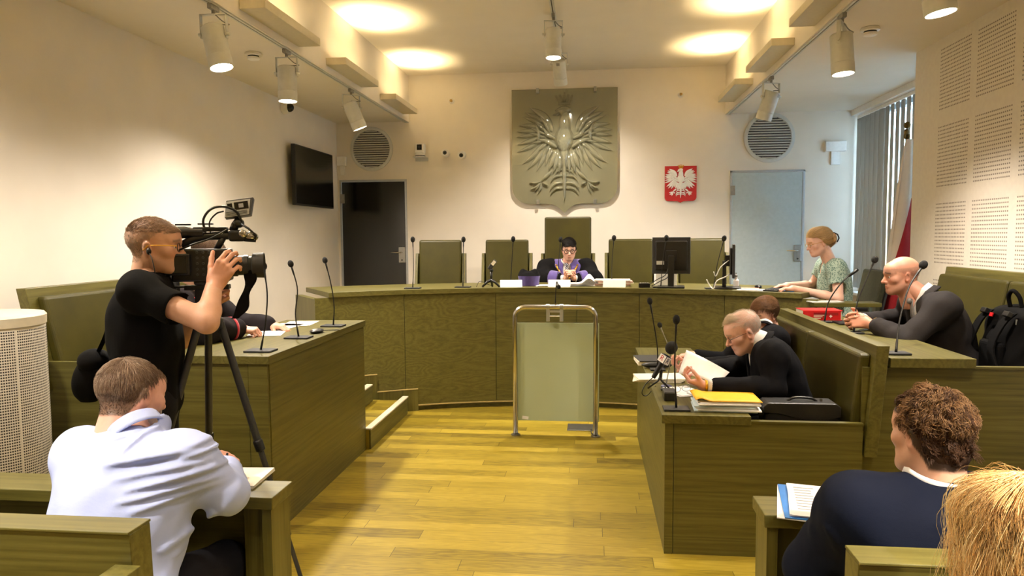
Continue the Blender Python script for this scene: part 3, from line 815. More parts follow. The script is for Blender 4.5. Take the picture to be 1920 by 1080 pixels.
# ------------------------------------------------------------------ perforated round radiator column at the left edge
cxx, cyy, rr = -3.02, 3.28, .262
t = thing('perforated_column', 'round cream perforated metal cabinet at the left wall', 'cabinet', (cxx, cyy, 0))
obj('shell', MB().lathe([(rr, .002), (rr, 1.235)], 96, Matrix.Translation((cxx, cyy, 0)), capb=False, capt=False), perf_metal_mat(), t, smooth=True)
obj('lid', MB().lathe([(rr+.004, 1.225), (rr+.006, 1.27), (rr-.004, 1.282), (rr-.03, 1.285), (.001, 1.287)], 72, Matrix.Translation((cxx, cyy, 0)), capb=False, capt=False), 'shelf', t, smooth='angle')
# ------------------------------------------------------------------ chairs behind the bench
def make_chair(label, x, y, zf, w_, top, shell, rot=0):
    t = thing('high_back_chair', label, 'chair', (x, y, zf), 0, 'green leather chairs behind the bench')
    Mx = Matrix.Translation((x, y, zf))
    h = w_/2
    obj('backrest', MB().prism([(-.02, .46), (.07, .46), (.125, top), (.045, top)], -h, h, 'x', Mx), 'leather', t, bevel=.022, seg=3)
    obj('seat', MB().mm((-h+.03, -.46, .36), (h-.03, -.0, .48), Mx), 'leather', t, bevel=.03, seg=3)
    for s in (-1, 1):
        obj('side_panel', MB().prism([(-.42, .40), (-.42, .64), (-.06, .67), (.06, shell), (.16, shell), (.13, .40)], s*(h+.012), s*(h+.045), 'x', Mx), 'wood_z', t, bevel=.004)
    obj('back_shell', MB().prism([(.072, .42), (.10, .42), (.15, shell), (.122, shell)], -h-.012, h+.012, 'x', Mx), 'wood_z', t)
    obj('column', MB().cyl(Mx @ Vector((0, -.2, .08)), Mx @ Vector((0, -.2, .37)), .03, 14), 'chrome', t, smooth='angle')
    b = MB()
    for k in range(5):
        a = k*2*PI/5+.3
        b.tube([Mx @ Vector((0, -.2, .10)), Mx @ Vector((.28*math.cos(a), -.2+.28*math.sin(a), .05))], [.024, .014], 8)
        b.ell(Mx @ Vector((.28*math.cos(a), -.2+.28*math.sin(a), .026)), .026, 10, 8)
    obj('base', b, 'black', t, smooth='angle')
    t.rotation_euler = (0, 0, rot)
CH = [(825.5, 8.3, 'leftmost of the green leather chairs behind the bench, beside the left door', .035), (950.5, 8.3, 'green leather chair directly left of the judge', .02),
      (1182.5, 8.3, 'green leather chair directly right of the judge, left of the monitor', -.02), (1316, 8.3, 'rightmost of the green leather chairs behind the bench, beside the right door', -.03)]
for px, y, lab, rt in CH:
    make_chair(lab, at(px, 450, Y=y+.05).x, y, ZP, .50, 1.292, 1.135, rt)
make_chair('tallest green leather chair, the one the judge sits in', at(1065, 430, Y=8.4).x, 8.3, ZP, .535, 1.55, 1.13)

# ------------------------------------------------------------------ gooseneck microphones
def goose(base, head, mids, label, group, r=.0045, foam=(.020, .027), plate=(.15, .10), rot=0, thin=False, mcol='black'):
    base, head = Vector(base), Vector(head)
    t = thing('gooseneck_microphone', label, 'microphone', base, 0, group)
    if plate:
        Mx = Matrix.Translation(base) @ Matrix.Rotation(rot, 4, 'Z')
        obj('base_plate', MB().box((0, 0, .006), (plate[0], plate[1], .010), Mx=Mx), 'rubber', t, bevel=.002)
    d0 = Vector((0, 0, .02))
    pts = spline([base+Vector((0, 0, .008))] + [base.lerp(head, f) + Vector(o) for f, o in mids] + [head], 20)
    n = len(pts); rad = [r*1.5 if i < 3 or i > n-4 else r for i in range(n)]
    obj('gooseneck', MB().tube(pts, rad, 8), mcol, t, smooth=True)
    d = (pts[-1]-pts[-3]).normalized(); q = d.to_track_quat('Z', 'Y').to_matrix().to_4x4()
    if foam: obj('windscreen', MB().ell((0, 0, foam[1]*.5), (foam[0], foam[0], foam[1]), 16, 12, Mx=Matrix.Translation(head) @ q), 'foam', t, smooth=True)
    else: obj('capsule', MB().lathe([(.001, -.07), (.009, -.065), (.011, .0), (.009, .012), (.001, .014)], 12, Matrix.Translation(head) @ q, capb=False, capt=False), 'black', t, smooth=True)
    return t
ZB = 1.158
def bench_pt(px, r=3.6, py=541):
    x = at(px, py, Y=6.95).x
    for _ in range(4):
        y = 3.43+math.sqrt(r*r-(x+.3)**2); x = at(px, py, Y=y).x
    return Vector((x, y, ZB))
BM = [(774, 774, 452, 'in front of the left door', (.006, 0, 0)), (868, 869, 452, 'at the right edge of the leftmost chair', (0, 0, 0)), (957, 962, 451, 'behind the pale blue name plate', (.0, 0, 0)),
      (1045, 1051, 452, 'right in front of the judge', (-.004, 0, 0)), (1147, 1151, 449, 'right of the judge, behind the right name plate', (-.008, 0, 0)), (1239, 1249, 449, 'in front of the monitor seen from behind', (-.008, 0, 0)),
      (1338, 1357, 450, 'leaning right, beside the clerk\'s monitor', (-.012, 0, 0))]
for i, (pb, ph, hy, lab, o) in enumerate(BM):
    b_ = bench_pt(pb, 3.60 if i not in (2, 3, 4) else 3.72); h_ = at(ph, hy, Y=b_.y)
    goose(b_, h_, [(.5, o)], 'black gooseneck microphone on the bench, '+lab, 'gooseneck microphones on the bench', .0035, (.0215, .029), (.15, .09))
for (bx_, by_), (hx_, hy_), o1, o2, lab in (((489, 659), (495, 503), (.02, 0, 0), (.025, 0, 0), 'nearest of three on the left desk'),
        ((560, 634), (546, 498), (-.005, 0, 0), (.025, 0, 0), 'middle of three on the left desk, bent'), ((625, 612), (610, 491), (.025, 0, 0), (.02, 0, 0), 'farthest of three on the left desk')):
    b_ = at(bx_, by_, Z=1.012); h_ = at(hx_, hy_, Y=b_.y)
    goose(b_, h_, [(.33, o1), (.68, o2)], 'tall black gooseneck microphone, '+lab, 'gooseneck microphones on the left desk', .0042, (.0185, .0235), (.155, .11))
G3 = 'gooseneck microphones on the right desks'
b_ = at(1233, 694, Z=.735); goose(b_, at(1219, 568, Y=b_.y), [(.4, (.015, 0, 0))], 'tall black gooseneck microphone at the far end of the low right desk', G3, .0042, (.018, .025), (.1, .08))
b_ = at(1268, 768, Z=.735); goose(b_, at(1268, 604, Y=b_.y), [(.5, (-.008, 0, 0))], 'tall black gooseneck microphone at the near corner of the low right desk', G3, .0042, (.019, .026), (.135, .10))
b_ = at(1247, 732, Z=.735); goose(b_, at(1238, 612, Y=b_.y+.05), [(.55, (.045, 0, .0))], 'thin metal gooseneck microphone with a small round head, behind the news microphone', G3, .003, (.0145, .017), (.05, .05), 0, True, 'steel')
b_ = at(1672, 664, Z=1.04); goose(b_+Vector((.02, .0, 0)), at(1729, 500, Y=b_.y+.25), [(.35, (-.03, .0, 0)), (.75, (-.035, 0, .0))], 'black gooseneck microphone on the near corner of the bald man\'s desk', G3, .0045, (.021, .027), (.12, .09))
b_ = at(1601, 622, X=1.60); b_.z = 1.04; goose(b_, at(1639, 490, Y=b_.y+.1), [(.4, (-.03, .0, 0)), (.8, (-.012, 0, 0))], 'black gooseneck microphone with foam in front of the bald man\'s hands', G3, .0042, (.020, .025), (.10, .08))
b_ = at(1546, 592, X=1.60); b_.z = 1.04; goose(b_, at(1606, 507, Y=b_.y+.05), [(.35, (-.045, .0, .02)), (.7, (-.03, 0, .03))], 'slim black gooseneck microphone without foam, beside the red book', G3, .0045, None, (.09, .08))

# ------------------------------------------------------------------ things on the bench
def nameplate(px, m, lab):
    p = bench_pt(px, 3.56); x, y = p.x, p.y
    w_ = .215; a = -math.atan2(x+.3, y-3.43)
    Mx = Matrix.Translation((x, y, ZB+.001)) @ Matrix.Rotation(a, 4, 'Z')
    o = obj('name_plate', MB().prism([(-.004, 0), (.0, 0), (.032, .062), (.036, .062), (.068, 0), (.072, 0), (.037, .067), (.031, .067)], -w_/2, w_/2, 'x', Mx), m)
    tag(o, lab, 'name plate', 'folded name plates on the bench')
nameplate(958.5, 'bluesign', 'pale blue folded name plate left of the judge')
nameplate(1048.5, 'paper', 'white folded name plate in front of the judge')
nameplate(1151.5, 'paper2', 'cream folded name plate right of the judge')

# judge's cap
p = bench_pt(992, 3.78); Mx = Matrix.Translation((p.x, p.y, ZB+.001))
t = thing('judge_cap', 'black and purple judge\'s cap lying on the bench', 'cap', (p.x, p.y, ZB))
obj('band', MB().lathe([(.098, 0), (.105, .06), (.112, .098), (.1, .10)], 32, Mx, capt=False), 'purple', t, smooth='angle')
b = MB()
def capf(u, v):
    a = u*2*PI; r = .112*(1-v)**.6+.0005; peak = .035*max(0, math.cos(2*a))*(1-v)*4*v
    return (p.x+r*math.cos(a), p.y+r*math.sin(a), ZB+.098+.045*math.sin(v*PI/2)+peak)
b.grid(capf, 40, 10, True); obj('crown', b, 'robe', t, smooth=True)
# recorder on a mini tripod
p = bench_pt(921, 3.58)
t = thing('voice_recorder', 'small recorder on a black mini tripod, left of the pale blue name plate', 'recorder', p)
b = MB()
for dx, dy in ((-.085, -.02), (.085, -.02), (.0, .08)): b.tube([(p.x+dx, p.y+dy, ZB+.006), (p.x+dx*.45, p.y+dy*.5, ZB+.05), (p.x, p.y, ZB+.072)], [.010, .013, .016], 8)
obj('tripod_legs', b, 'black', t, smooth=True)
b = MB(); b.tube([(p.x, p.y, ZB+.065), (p.x+.002, p.y, ZB+.15)], .012, 10); b.ell((p.x+.004, p.y, ZB+.165), .018); obj('tripod_head', b, 'black', t, smooth=True)
Mx = Matrix.Translation((p.x+.012, p.y, ZB+.218)) @ Matrix.Rotation(R(38), 4, 'Y')
obj('recorder_body', MB().mm((-.019, -.012, -.055), (.019, .012, .055), Mx), 'dgrey', t, bevel=.005)
obj('screen', MB().mm((-.015, -.0135, -.0), (.015, -.0118, .047), Mx), 'paper2', t)
p2 = bench_pt(903, 3.6)
o = obj('audio_cable', MB().tube(spline([p2+Vector((-.05, .0, .004)), p2+Vector((-.03, .02, .05)), p2+Vector((.0, .03, .055)), p2+Vector((.05, .02, .03)), p+Vector((.0, .06, .012))], 16), .003, 6), 'black', smooth=True)
tag(o, 'thin black cable beside the small recorder on the bench', 'cable')
# papers and open file of the judge
def sheets(name, lab, cx_, cy_, z, w_, d_, n, rot, m='paper', jit=.02, th=.004, group=None, cat='papers'):
    b = MB()
    for i in range(n):
        Mx = Matrix.Translation((cx_+random.uniform(-jit, jit), cy_+random.uniform(-jit, jit), z+.0006+i*th)) @ Matrix.Rotation(rot+random.uniform(-.05, .05)*(i > 0), 4, 'Z')
        b.mm((-w_/2, -d_/2, 0), (w_/2, d_/2, th*.8), Mx)
    o = obj(name, b, m); return tag(o, lab, cat, group)
p = bench_pt(1024, 3.74); sheets('paper_sheets', 'loose white sheets on the bench, left of the judge\'s hands', p.x+.03, p.y, ZB, .26, .2, 2, .2)
p = bench_pt(1100, 3.76)
t = thing('case_file', 'open case file with curled pages on the bench, right of the judge\'s hands', 'file', (p.x, p.y, ZB))
b = MB()
for k in range(6):
    h = .012+k*.012
    def pg(u, v, k=k): return (p.x-.17+.34*u, p.y-.1+.2*v, ZB+.004+.004*k + (.012+.075*(k/5))*math.exp(-((u-.42-.03*k)/.16)**2)*(.6+.4*v))
    b.grid(pg, 22, 4)
obj('pages', b, 'paper', t, smooth=True, solid=.0015)
obj('cover', MB().mm((p.x-.18, p.y-.11, ZB+.0005), (p.x+.19, p.y+.11, ZB+.004)), 'dgrey', t)
p = bench_pt(1140, 3.75)
t = thing('file_stack', 'stack of pinkish files on the bench behind the cream name plate', 'file', (p.x, p.y, ZB))
M['pinkpaper'] = mat('faded_pink_card', 'b98d80', .8)
for k, m in enumerate(('paper2', 'pinkpaper', 'paper2', 'pinkpaper', 'paper')):
    Mx = Matrix.Translation((p.x+.06+random.uniform(-.02, .02), p.y+random.uniform(-.01, .01), ZB+.001+k*.013)) @ Matrix.Rotation(random.uniform(-.12, .12), 4, 'Z')
    obj('file', MB().mm((-.17, -.11, 0), (.17, .11, .011), Mx), m, t)
p = bench_pt(1208, 3.58)
t = thing('switch_box', 'small black box with buttons on the bench left of the monitor', 'control box', p)
obj('case', MB().mm((p.x-.052, p.y-.04, ZB+.001), (p.x+.052, p.y+.04, ZB+.042)), 'black', t, bevel=.004)
b = MB()
for k in range(4): obj('button', MB().mm((p.x-.042+k*.022, p.y-.02, ZB+.042), (p.x-.027+k*.022, p.y, ZB+.048)), 'lgrey', t)
# monitors
def monitor(px, yy, w_, h_, rot, zc_, label, base_px=None):
    p = bench_pt(px, yy); Mx = Matrix.Translation((p.x, p.y, ZB+.001)) @ Matrix.Rotation(rot, 4, 'Z')
    t = thing('monitor', label, 'monitor', (p.x, p.y, ZB))
    # local: screen faces +y, back towards -y
    sh = obj('housing', MB().mm((-w_/2, .0, zc_-h_/2), (w_/2, .022, zc_+h_/2), Mx), 'dgrey', t, bevel=.004)
    obj('back_cover', MB().prism([(-w_*.42, zc_-h_*.40), (w_*.42, zc_-h_*.40), (w_*.42, zc_+h_*.40), (-w_*.42, zc_+h_*.40)], -.022, .0, 'y', Mx), 'black', t, bevel=.01)
    obj('screen', MB().mm((-w_/2+.012, .0222, zc_-h_/2+.014), (w_/2-.012, .0235, zc_+h_/2-.012), Mx), 'screen', sh)
    obj('stand', MB().prism([(-.028, .0), (.028, 0), (.03, zc_), (-.03, zc_)], -.085, -.05, 'y', Mx), 'black', t, bevel=.004)
    obj('mount', MB().mm((-.05, -.06, zc_-.05), (.05, -.02, zc_+.05), Mx), 'black', t, bevel=.004)
    obj('foot', MB().mm((-.125, -.15, .0), (.125, .08, .016), Mx), 'black', t, bevel=.006)
    return t, Mx
t, Mx = monitor(1258, 3.66, .352, .345, R(-7), .30, 'black monitor seen from behind, right of the judge')
obj('type_label', MB().mm((-.135, -.0235, .215), (-.065, -.022, .25), Mx), 'lgrey', t)
obj('cable', MB().tube(spline([Mx @ Vector((-.02, -.03, .2)), Mx @ Vector((-.05, -.06, .12)), Mx @ Vector((-.12, -.05, .08)), Mx @ Vector((-.2, -.02, .03)), Mx @ Vector((-.26, .0, .02))], 16), .004, 6), 'black', t, smooth=True)
obj('cable', MB().tube(spline([Mx @ Vector((.0, -.03, .2)), Mx @ Vector((-.03, -.07, .10)), Mx @ Vector((-.10, -.06, .06)), Mx @ Vector((-.18, -.02, .01))], 16), .004, 6), 'black', t, smooth=True)
p = bench_pt(1247, 3.98); tag(obj('paper_box', MB().mm((p.x-.10, p.y-.1, ZB+.001), (p.x+.10, p.y+.1, ZB+.15)), 'paper', bevel=.003), 'white box standing on the bench behind the monitor foot', 'box')
t, Mx = monitor(1372, 3.72, .49, .30, R(-100), .255, 'black monitor seen from the side, in front of the clerk')
obj('white_cable', MB().tube(spline([Mx @ Vector((.1, -.03, .26)), Mx @ Vector((.14, -.1, .2)), Mx @ Vector((.13, -.14, .12)), Mx @ Vector((.15, -.16, .16))], 14), .005, 6), 'white', t, smooth=True)
obj('white_cable', MB().tube(spline([Mx @ Vector((.12, -.0, .16)), Mx @ Vector((.17, -.05, .12)), Mx @ Vector((.2, -.13, .08)), Mx @ Vector((.2, -.16, .01)), Mx @ Vector((.17, -.2, .05)), Mx @ Vector((.18, -.22, .09))], 20), .006, 6), 'white', t, smooth=True)
p = bench_pt(1380, 3.82)
t = thing('sanitizer_bottle', 'small clear bottle standing on the bench behind the side-on monitor', 'bottle', (p.x, p.y, ZB))
obj('body', MB().lathe([(.001, 0), (.026, .002), (.026, .07), (.012, .085), (.011, .1), (.001, .1)], 20, Matrix.Translation((p.x, p.y, ZB+.001)), capb=False, capt=False), 'paper', t, smooth='angle')
obj('cap', MB().lathe([(.012, .1), (.013, .12), (.006, .125), (.005, .14), (.001, .14)], 14, Matrix.Translation((p.x, p.y, ZB+.001)), capb=False), 'grey', t, smooth='angle')
p = bench_pt(1456, 3.72, 540)
t = thing('keyboard', 'black keyboard under the clerk\'s hands', 'keyboard', (p.x, p.y, ZB))
Mx = Matrix.Translation((p.x, p.y, ZB+.001)) @ Matrix.Rotation(R(62), 4, 'Z')
obj('case', MB().mm((-.2, -.065, 0), (.2, .065, .014), Mx), 'black', t, bevel=.004)
b = MB()
for r_ in range(4):
    for k in range(14): b.mm((-.19+k*.027, -.055+r_*.028, .014), (-.168+k*.027, -.032+r_*.028, .019), Mx)
o = obj('keys', b, 'dgrey', t); o['kind'] = 'stuff'
p = bench_pt(1452, 3.95, 535); tag(obj('computer_mouse', MB().ell((p.x-.14, p.y+.02, ZB+.012), (.032, .055, .018)), 'black', smooth=True), 'black computer mouse on the bench beyond the keyboard', 'mouse')
p = bench_pt(1418, 3.58, 544); sheets('paper_sheets', 'white sheets with a blue edge at the front of the bench by the clerk', p.x+.0, p.y+.02, ZB, .30, .16, 2, -.45)
p = bench_pt(1470, 3.60, 545); sheets('blue_folder', 'blue folder under the keyboard at the right end of the bench', p.x, p.y+.03, ZB, .18, .1, 1, -.5, 'blue', cat='folder')
p = bench_pt(1385, 3.70, 543); sheets('pink_file', 'pinkish file on the bench at the foot of the side-on monitor', p.x+.06, p.y, ZB, .2, .14, 2, -.4, 'pinkpaper', cat='file')

# extension table at the right end of the bench
t = thing('side_table', 'narrow grey extension board at the right end of the bench', 'table', (2.05, 6.25, ZP))
obj('table_top', MB().mm((1.80, 6.10, 1.058), (2.33, 6.30, 1.09)), 'wood_x', t, bevel=.003)
obj('leg', MB().mm((1.905, 6.17, ZP), (1.93, 6.23, 1.058)), 'white', t)
obj('leg', MB().mm((2.28, 6.17, ZP), (2.305, 6.23, 1.058)), 'alu', t)
sheets('paper_sheets', 'grey-white sheet on the narrow extension board', 1.93, 6.2, 1.09, .26, .14, 2, .1, 'lgrey')
# clerk's chair
cx_, cy_ = 2.30, 6.82
t = thing('office_chair', 'dark office chair with armrest behind the clerk', 'chair', (cx_, cy_, ZP))
obj('seat', MB().mm((cx_-.34, cy_-.24, ZP+.42), (cx_+.12, cy_+.24, ZP+.50)), 'leather', t, bevel=.03, seg=3)
Mx = Matrix.Translation((cx_+.12, cy_, ZP+.5)) @ Matrix.Rotation(R(12), 4, 'Y')
M['olivefab'] = mat('dark_olive_fabric', '3a3a26', .8, var=.1, scale=60)
obj('backrest', MB().mm((-.01, -.24, .04), (.05, .24, .52), Mx), 'olivefab', t, bevel=.02, seg=3)
obj('back_frame', MB().mm((.05, -.25, .0), (.068, .25, .53), Mx), 'dgrey', t, bevel=.006)
for s in (-1, 1):
    ar = obj('armrest', MB().mm((cx_-.25, cy_+s*.27-.025, ZP+.66), (cx_+.08, cy_+s*.27+.025, ZP+.69)), 'black', t, bevel=.008)
    obj('armrest_post', MB().tube([(cx_-.05, cy_+s*.25, ZP+.45), (cx_-.05, cy_+s*.27, ZP+.66)], .014, 8), 'black', ar)
obj('column', MB().cyl((cx_-.1, cy_, ZP+.08), (cx_-.1, cy_, ZP+.42), .028, 12), 'black', t)
b = MB()
for k in range(5):
    a = k*2*PI/5+.2; e = (cx_-.1+.3*math.cos(a), cy_+.3*math.sin(a))
    b.tube([(cx_-.1, cy_, ZP+.1), (*e, ZP+.06)], [.022, .014], 8); b.ell((*e, ZP+.028), .028, 10, 8)
obj('base', b, 'black', t, smooth='angle')

# ------------------------------------------------------------------ witness stand
t = thing('witness_stand', 'steel tube stand with a frosted glass panel in the middle of the floor', 'stand', (-.298, 5.88, 0))
x0, x1, yy, zt, rc = -.628, .032, 5.88, 1.07, .085
P = [(x0, yy, .008)]
P.append((x0, yy, zt-rc))
for i in range(1, 9): a = i/8*PI/2; P.append((x0+rc-rc*math.cos(a), yy, zt-rc+rc*math.sin(a)))
for i in range(0, 9): a = PI/2-i/8*PI/2; P.append((x1-rc+rc*math.cos(a), yy, zt-rc+rc*math.sin(a)))
P.append((x1, yy, .008))
obj('tube_frame', MB().tube(P, .0205, 18), 'chrome', t, smooth=True)
for x in (x0, x1): obj('floor_flange', MB().lathe([(.021, .012), (.038, .01), (.038, 0), (.001, 0)], 24, Matrix.Translation((x, yy, .001)), capb=False, capt=False), 'steel', t, smooth='angle')
_g = NT('frosted_green_glass'); _tc = _g.n('TexCoord').outputs['Object']
_g.set(Base_Color=_g.ramp(_g.noise(_tc, 2, 2), [(.3, lin('c0cdac')), (.7, lin('c8d5b6'))]), Roughness=.08, Transmission_Weight=.25, IOR=1.5)
M['frostgreen'] = _g.m
gl = obj('glass_panel', MB().mm((-.650, 5.915, .117), (.060, 5.927, .937)), 'frostgreen', t, bevel=.002)
obj('inventory_sticker', MB().box(tuple(at(985, 783, Y=5.9145)), (.052, .001, .026), (0, R(7), 0)), 'paper', gl)
b = MB()
for x in (-.355, -.245): obj('bracket', MB().mm((x-.014, 5.86, .955), (x+.014, 5.90, 1.055)), 'alu', t, bevel=.002)
obj('cross_bar', MB().mm((-.345, 5.87, 1.028), (-.255, 5.89, 1.044)), 'alu', t)
obj('cross_rod', MB().cyl((-.345, 5.88, .995), (-.255, 5.88, .995), .005, 8), 'chrome', t)
for x in (-.355, -.245): obj('clamp', MB().cyl((x-.014, yy, zt), (x+.014, yy, zt), .026, 18), 'steel', t, smooth='angle')
mb_ = (-.295, 5.88, 1.094)
h_ = at(1047, 536, Y=5.82)
t = goose(Vector(mb_)-Vector((0, 0, .002)), h_, [(.55, (-.012, .03, .02)), (.9, (-.012, .03, .045))], 'black gooseneck microphone on top of the steel witness stand', 'microphone of the witness stand', .0042, (.017, .02), None)
t = thing('floor_box', 'grey metal floor socket lid with a cable beside the witness stand', 'floor socket', (-.1, 6.16, 0))
obj('lid', MB().mm((-.207, 6.05, .001), (.012, 6.265, .007)), 'steel', t, bevel=.002)
obj('cable', MB().tube(spline([(.0, 6.06, .008), (-.005, 6.0, .03), (.0, 5.95, .012), (.012, 5.92, .012), (.02, 5.91, .05)], 14), .005, 6), 'black', t, smooth=True)
# ------------------------------------------------------------------ left desk: papers, device
zt = 1.012
G = 'sheets spread on the left desk'
for px, py, w_, d_, r_, n, lab in ((500, 625, .30, .21, .25, 3, 'nearest white sheets on the left desk, under the robed person\'s hand'), (530, 612, .30, .21, -.1, 2, 'middle white sheets on the left desk'), (562, 607, .28, .2, .12, 2, 'farthest white sheets on the left desk')):
    p = at(px, py, Z=zt); sheets('paper_sheets', lab, p.x, p.y, zt, d_, w_, n, r_, 'paper', .015, .0016, G)
p = at(594, 624, Z=zt)
t = thing('pocket_recorder', 'small black device with a cable on the left desk', 'recorder', (p.x, p.y, zt))
obj('body', MB().ell((p.x, p.y, zt+.014), (.042, .075, .014)), 'black', t, smooth=True)
obj('display', MB().ell((p.x-.005, p.y-.02, zt+.024), (.022, .035, .006)), 'steel', t, smooth=True)
obj('cable', MB().tube(spline([(p.x+.03, p.y+.04, zt+.012), (p.x+.06, p.y+.1, zt+.006), (p.x+.1, p.y+.12, zt+.005), (p.x+.117, p.y+.11, zt+.005)], 10), .003, 6), 'black', t, smooth=True)

# ------------------------------------------------------------------ low right desk
zt = .735
def stackthing(name, lab, cat, p, z, w_, d_, rot, layers):
    t = thing(name, lab, cat, (p.x, p.y, z))
    zz = z+.0006
    for nm, m, th, k in layers:
        Mx = Matrix.Translation((p.x+random.uniform(-.006, .006), p.y+random.uniform(-.006, .006), zz)) @ Matrix.Rotation(rot+random.uniform(-.05, .05), 4, 'Z')
        obj(nm, MB().mm((-w_/2*k, -d_/2*k, 0), (w_/2*k, d_/2*k, th), Mx), m, t, bevel=.0015); zz += th+.0004
    return t
p = at(1222, 690, Z=zt)
stackthing('notebook', 'dark notebook on a cream paper block at the far end of the low right desk', 'notebook', Vector((p.x+.01, p.y+.22, 0)), zt, .20, .26, .1, [('paper_block', 'paper2', .028, 1), ('cover', 'dgrey', .006, 1.0)])
p = at(1233, 694, Z=zt)
o = obj('glasses_case', MB().ell((p.x+.0, p.y+.07, zt+.022), (.105, .035, .022)), 'black', smooth=True); tag(o, 'long black glasses case in front of the dark notebook', 'glasses case')
p = at(1232, 712, Z=zt)
t = thing('document_folder', 'open white document folder overhanging the far edge of the low right desk', 'folder', (p.x, p.y, zt))
for k in range(4):
    Mx = Matrix.Translation((p.x+.005*k, p.y+.0, zt+.001+k*.006)) @ Matrix.Rotation(.08*k-.1, 4, 'Z')
    obj('sheet', MB().mm((-.15, -.10, 0), (.15, .10, .004), Mx), 'paper2', t)
# news microphone on a mini tripod
p = at(1238, 730, Z=zt)
t = thing('news_microphone', 'black reporter microphone with a lettered cube, on a mini tripod', 'microphone', (p.x, p.y, zt))
hd = at(1259, 652, Y=p.y); lo = at(1226, 706, Y=p.y)
d = (hd-lo).normalized(); q = d.to_track_quat('Z', 'X').to_matrix().to_4x4(); L = (hd-lo).length
B = Matrix.Translation(lo) @ q
obj('handle', MB().lathe([(.001, -.01), (.013, -.008), (.017, .06), (.020, L-.05)], 16, B, capb=False), 'black', t, smooth='angle')
obj('foam_windscreen', MB().ell((0, 0, L), (.036, .036, .04), 24, 16, Mx=B), 'foam', t, smooth=True)
cz = L*.60
Cq = B @ Matrix.Translation((0, 0, cz)) @ Matrix.Rotation(R(45), 4, 'Z')
M['navy'] = mat('navy_blue_plastic', '1c2550', .4)
cube = obj('microphone_flag', MB().mm((-.026, -.026, -.026), (.026, .026, .026), Cq), 'navy', t, bevel=.004)
for k in range(4):
    F = Cq @ Matrix.Rotation(k*PI/2, 4, 'Z') @ Matrix.Translation((0, -.0263, 0)) @ Matrix.Rotation(R(90), 4, 'X')
    obj('logo_panel', MB().mm((-.023, -.023, -.0002), (.023, .023, .0006), F), 'paper', cube)
    tm = text_mb('R', .046, .0005); tm2 = MB(); tm2.add(tm.v, tm.f, F @ Matrix.Translation((0, 0, .0012)))
    obj('letter', tm2, 'red' if k % 2 else 'navy', cube)
b = MB()
for dx, dy in ((-.075, -.01), (.06, -.06), (.04, .075)): b.tube([(p.x+dx, p.y+dy, zt+.006), (p.x+dx*.2, p.y+dy*.2, zt+.05), (p.x+.0, p.y, zt+.075)], [.005, .006, .009], 8)
b.tube([(p.x, p.y, zt+.06), (p.x+.005, p.y, zt+.11), lo+d*.06], .010, 8); obj('mini_tripod', b, 'black', t, smooth=True)
obj('cable', MB().tube(spline([lo, lo+Vector((-.05, .0, -.05)), lo+Vector((-.07, -.01, -.10)), lo+Vector((-.04, .0, -.115)), p+Vector((-.02, .08, .004))], 18), .003, 6), 'black', t, smooth=True)
p = at(1255, 748, Z=zt)
t = thing('recorder_box', 'small black box near the corner of the low right desk', 'recorder', (p.x, p.y, zt))
obj('case', MB().mm((p.x-.034, p.y-.06, zt+.001), (p.x+.034, p.y+.07, zt+.046)), 'black', t, bevel=.004)
obj('lid', MB().mm((p.x-.032, p.y-.055, zt+.046), (p.x+.032, p.y+.065, zt+.049)), 'dgrey', t, bevel=.001)
p = at(1245, 729, Z=zt); M['violet'] = mat('violet_grey_plastic', '4b4870', .4)
o = obj('cable_puck', MB().lathe([(.001, 0), (.032, 0), (.034, .006), (.02, .012), (.001, .014)], 20, Matrix.Translation((p.x+.02, p.y+.06, zt+.001)), capb=False, capt=False), 'violet', smooth='angle'); tag(o, 'flat violet-grey disc under the reporter microphone', 'device')
p = at(1278, 738, Z=zt)
sheets('paper_sheets', 'white sheets under the folded glasses on the low right desk', p.x+.02, p.y+.05, zt, .16, .24, 3, .35, 'paper', .01, .0018)
t = thing('reading_glasses', 'folded thin glasses lying on white sheets on the low right desk', 'glasses', (p.x, p.y+.02, zt+.01))
b = MB()
for s in (-1, 1): b.tube([(p.x+s*.03+.024*math.cos(a), p.y+.015*s+.016, zt+.026+.018*math.sin(a)) for a in np.linspace(0, 2*PI, 17)], .0018, 6)
b.tube([(p.x-.006, p.y, zt+.03), (p.x+.006, p.y+.02, zt+.03)], .0018, 6); obj('rims', b, 'steel', t, smooth=True)
for s in (-1, 1): obj('temple', MB().tube([(p.x+s*.052, p.y+.02*s+.016, zt+.03), (p.x+s*.05-.02, p.y+.11, zt+.012)], .0016, 6), 'steel', t)
o = obj('pen', MB().tube([(p.x+.06, p.y-.08, zt+.006), (p.x+.03, p.y-.02, zt+.010)], .0055, 8), 'lgrey', smooth=True); tag(o, 'light grey pen between the small black box and the paper stack', 'pen')
p = at(1362, 765, Z=zt); p = Vector((.73, 3.86, zt))
t = thing('paper_stack', 'stack of white papers topped by a yellow folder on the low right desk', 'paper stack', (p.x, p.y, zt))
zz = zt+.001
for k in range(7):
    th = .0075; w_, d_ = (.30+random.uniform(0, .02), .21)
    Mx = Matrix.Translation((p.x-.03+random.uniform(-.014, .014), p.y+.02+random.uniform(-.02, .02), zz)) @ Matrix.Rotation(-.03+random.uniform(-.06, .06), 4, 'Z')
    obj('papers', MB().mm((-w_/2, -d_/2, 0), (w_/2, d_/2, th*.94), Mx), 'paper' if k % 3 else 'bluesign', t, bevel=.001); zz += th
def yf(u, v): return (p.x-.195+.335*u, p.y-.095+.235*v, zz+.003+.018*math.exp(-((u-.08)/.10)**2)*(1-.3*v)+.003*math.sin(u*3))
b = MB(); b.grid(yf, 20, 6); obj('yellow_folder', b, 'yellow', t, smooth=True, solid=.004)
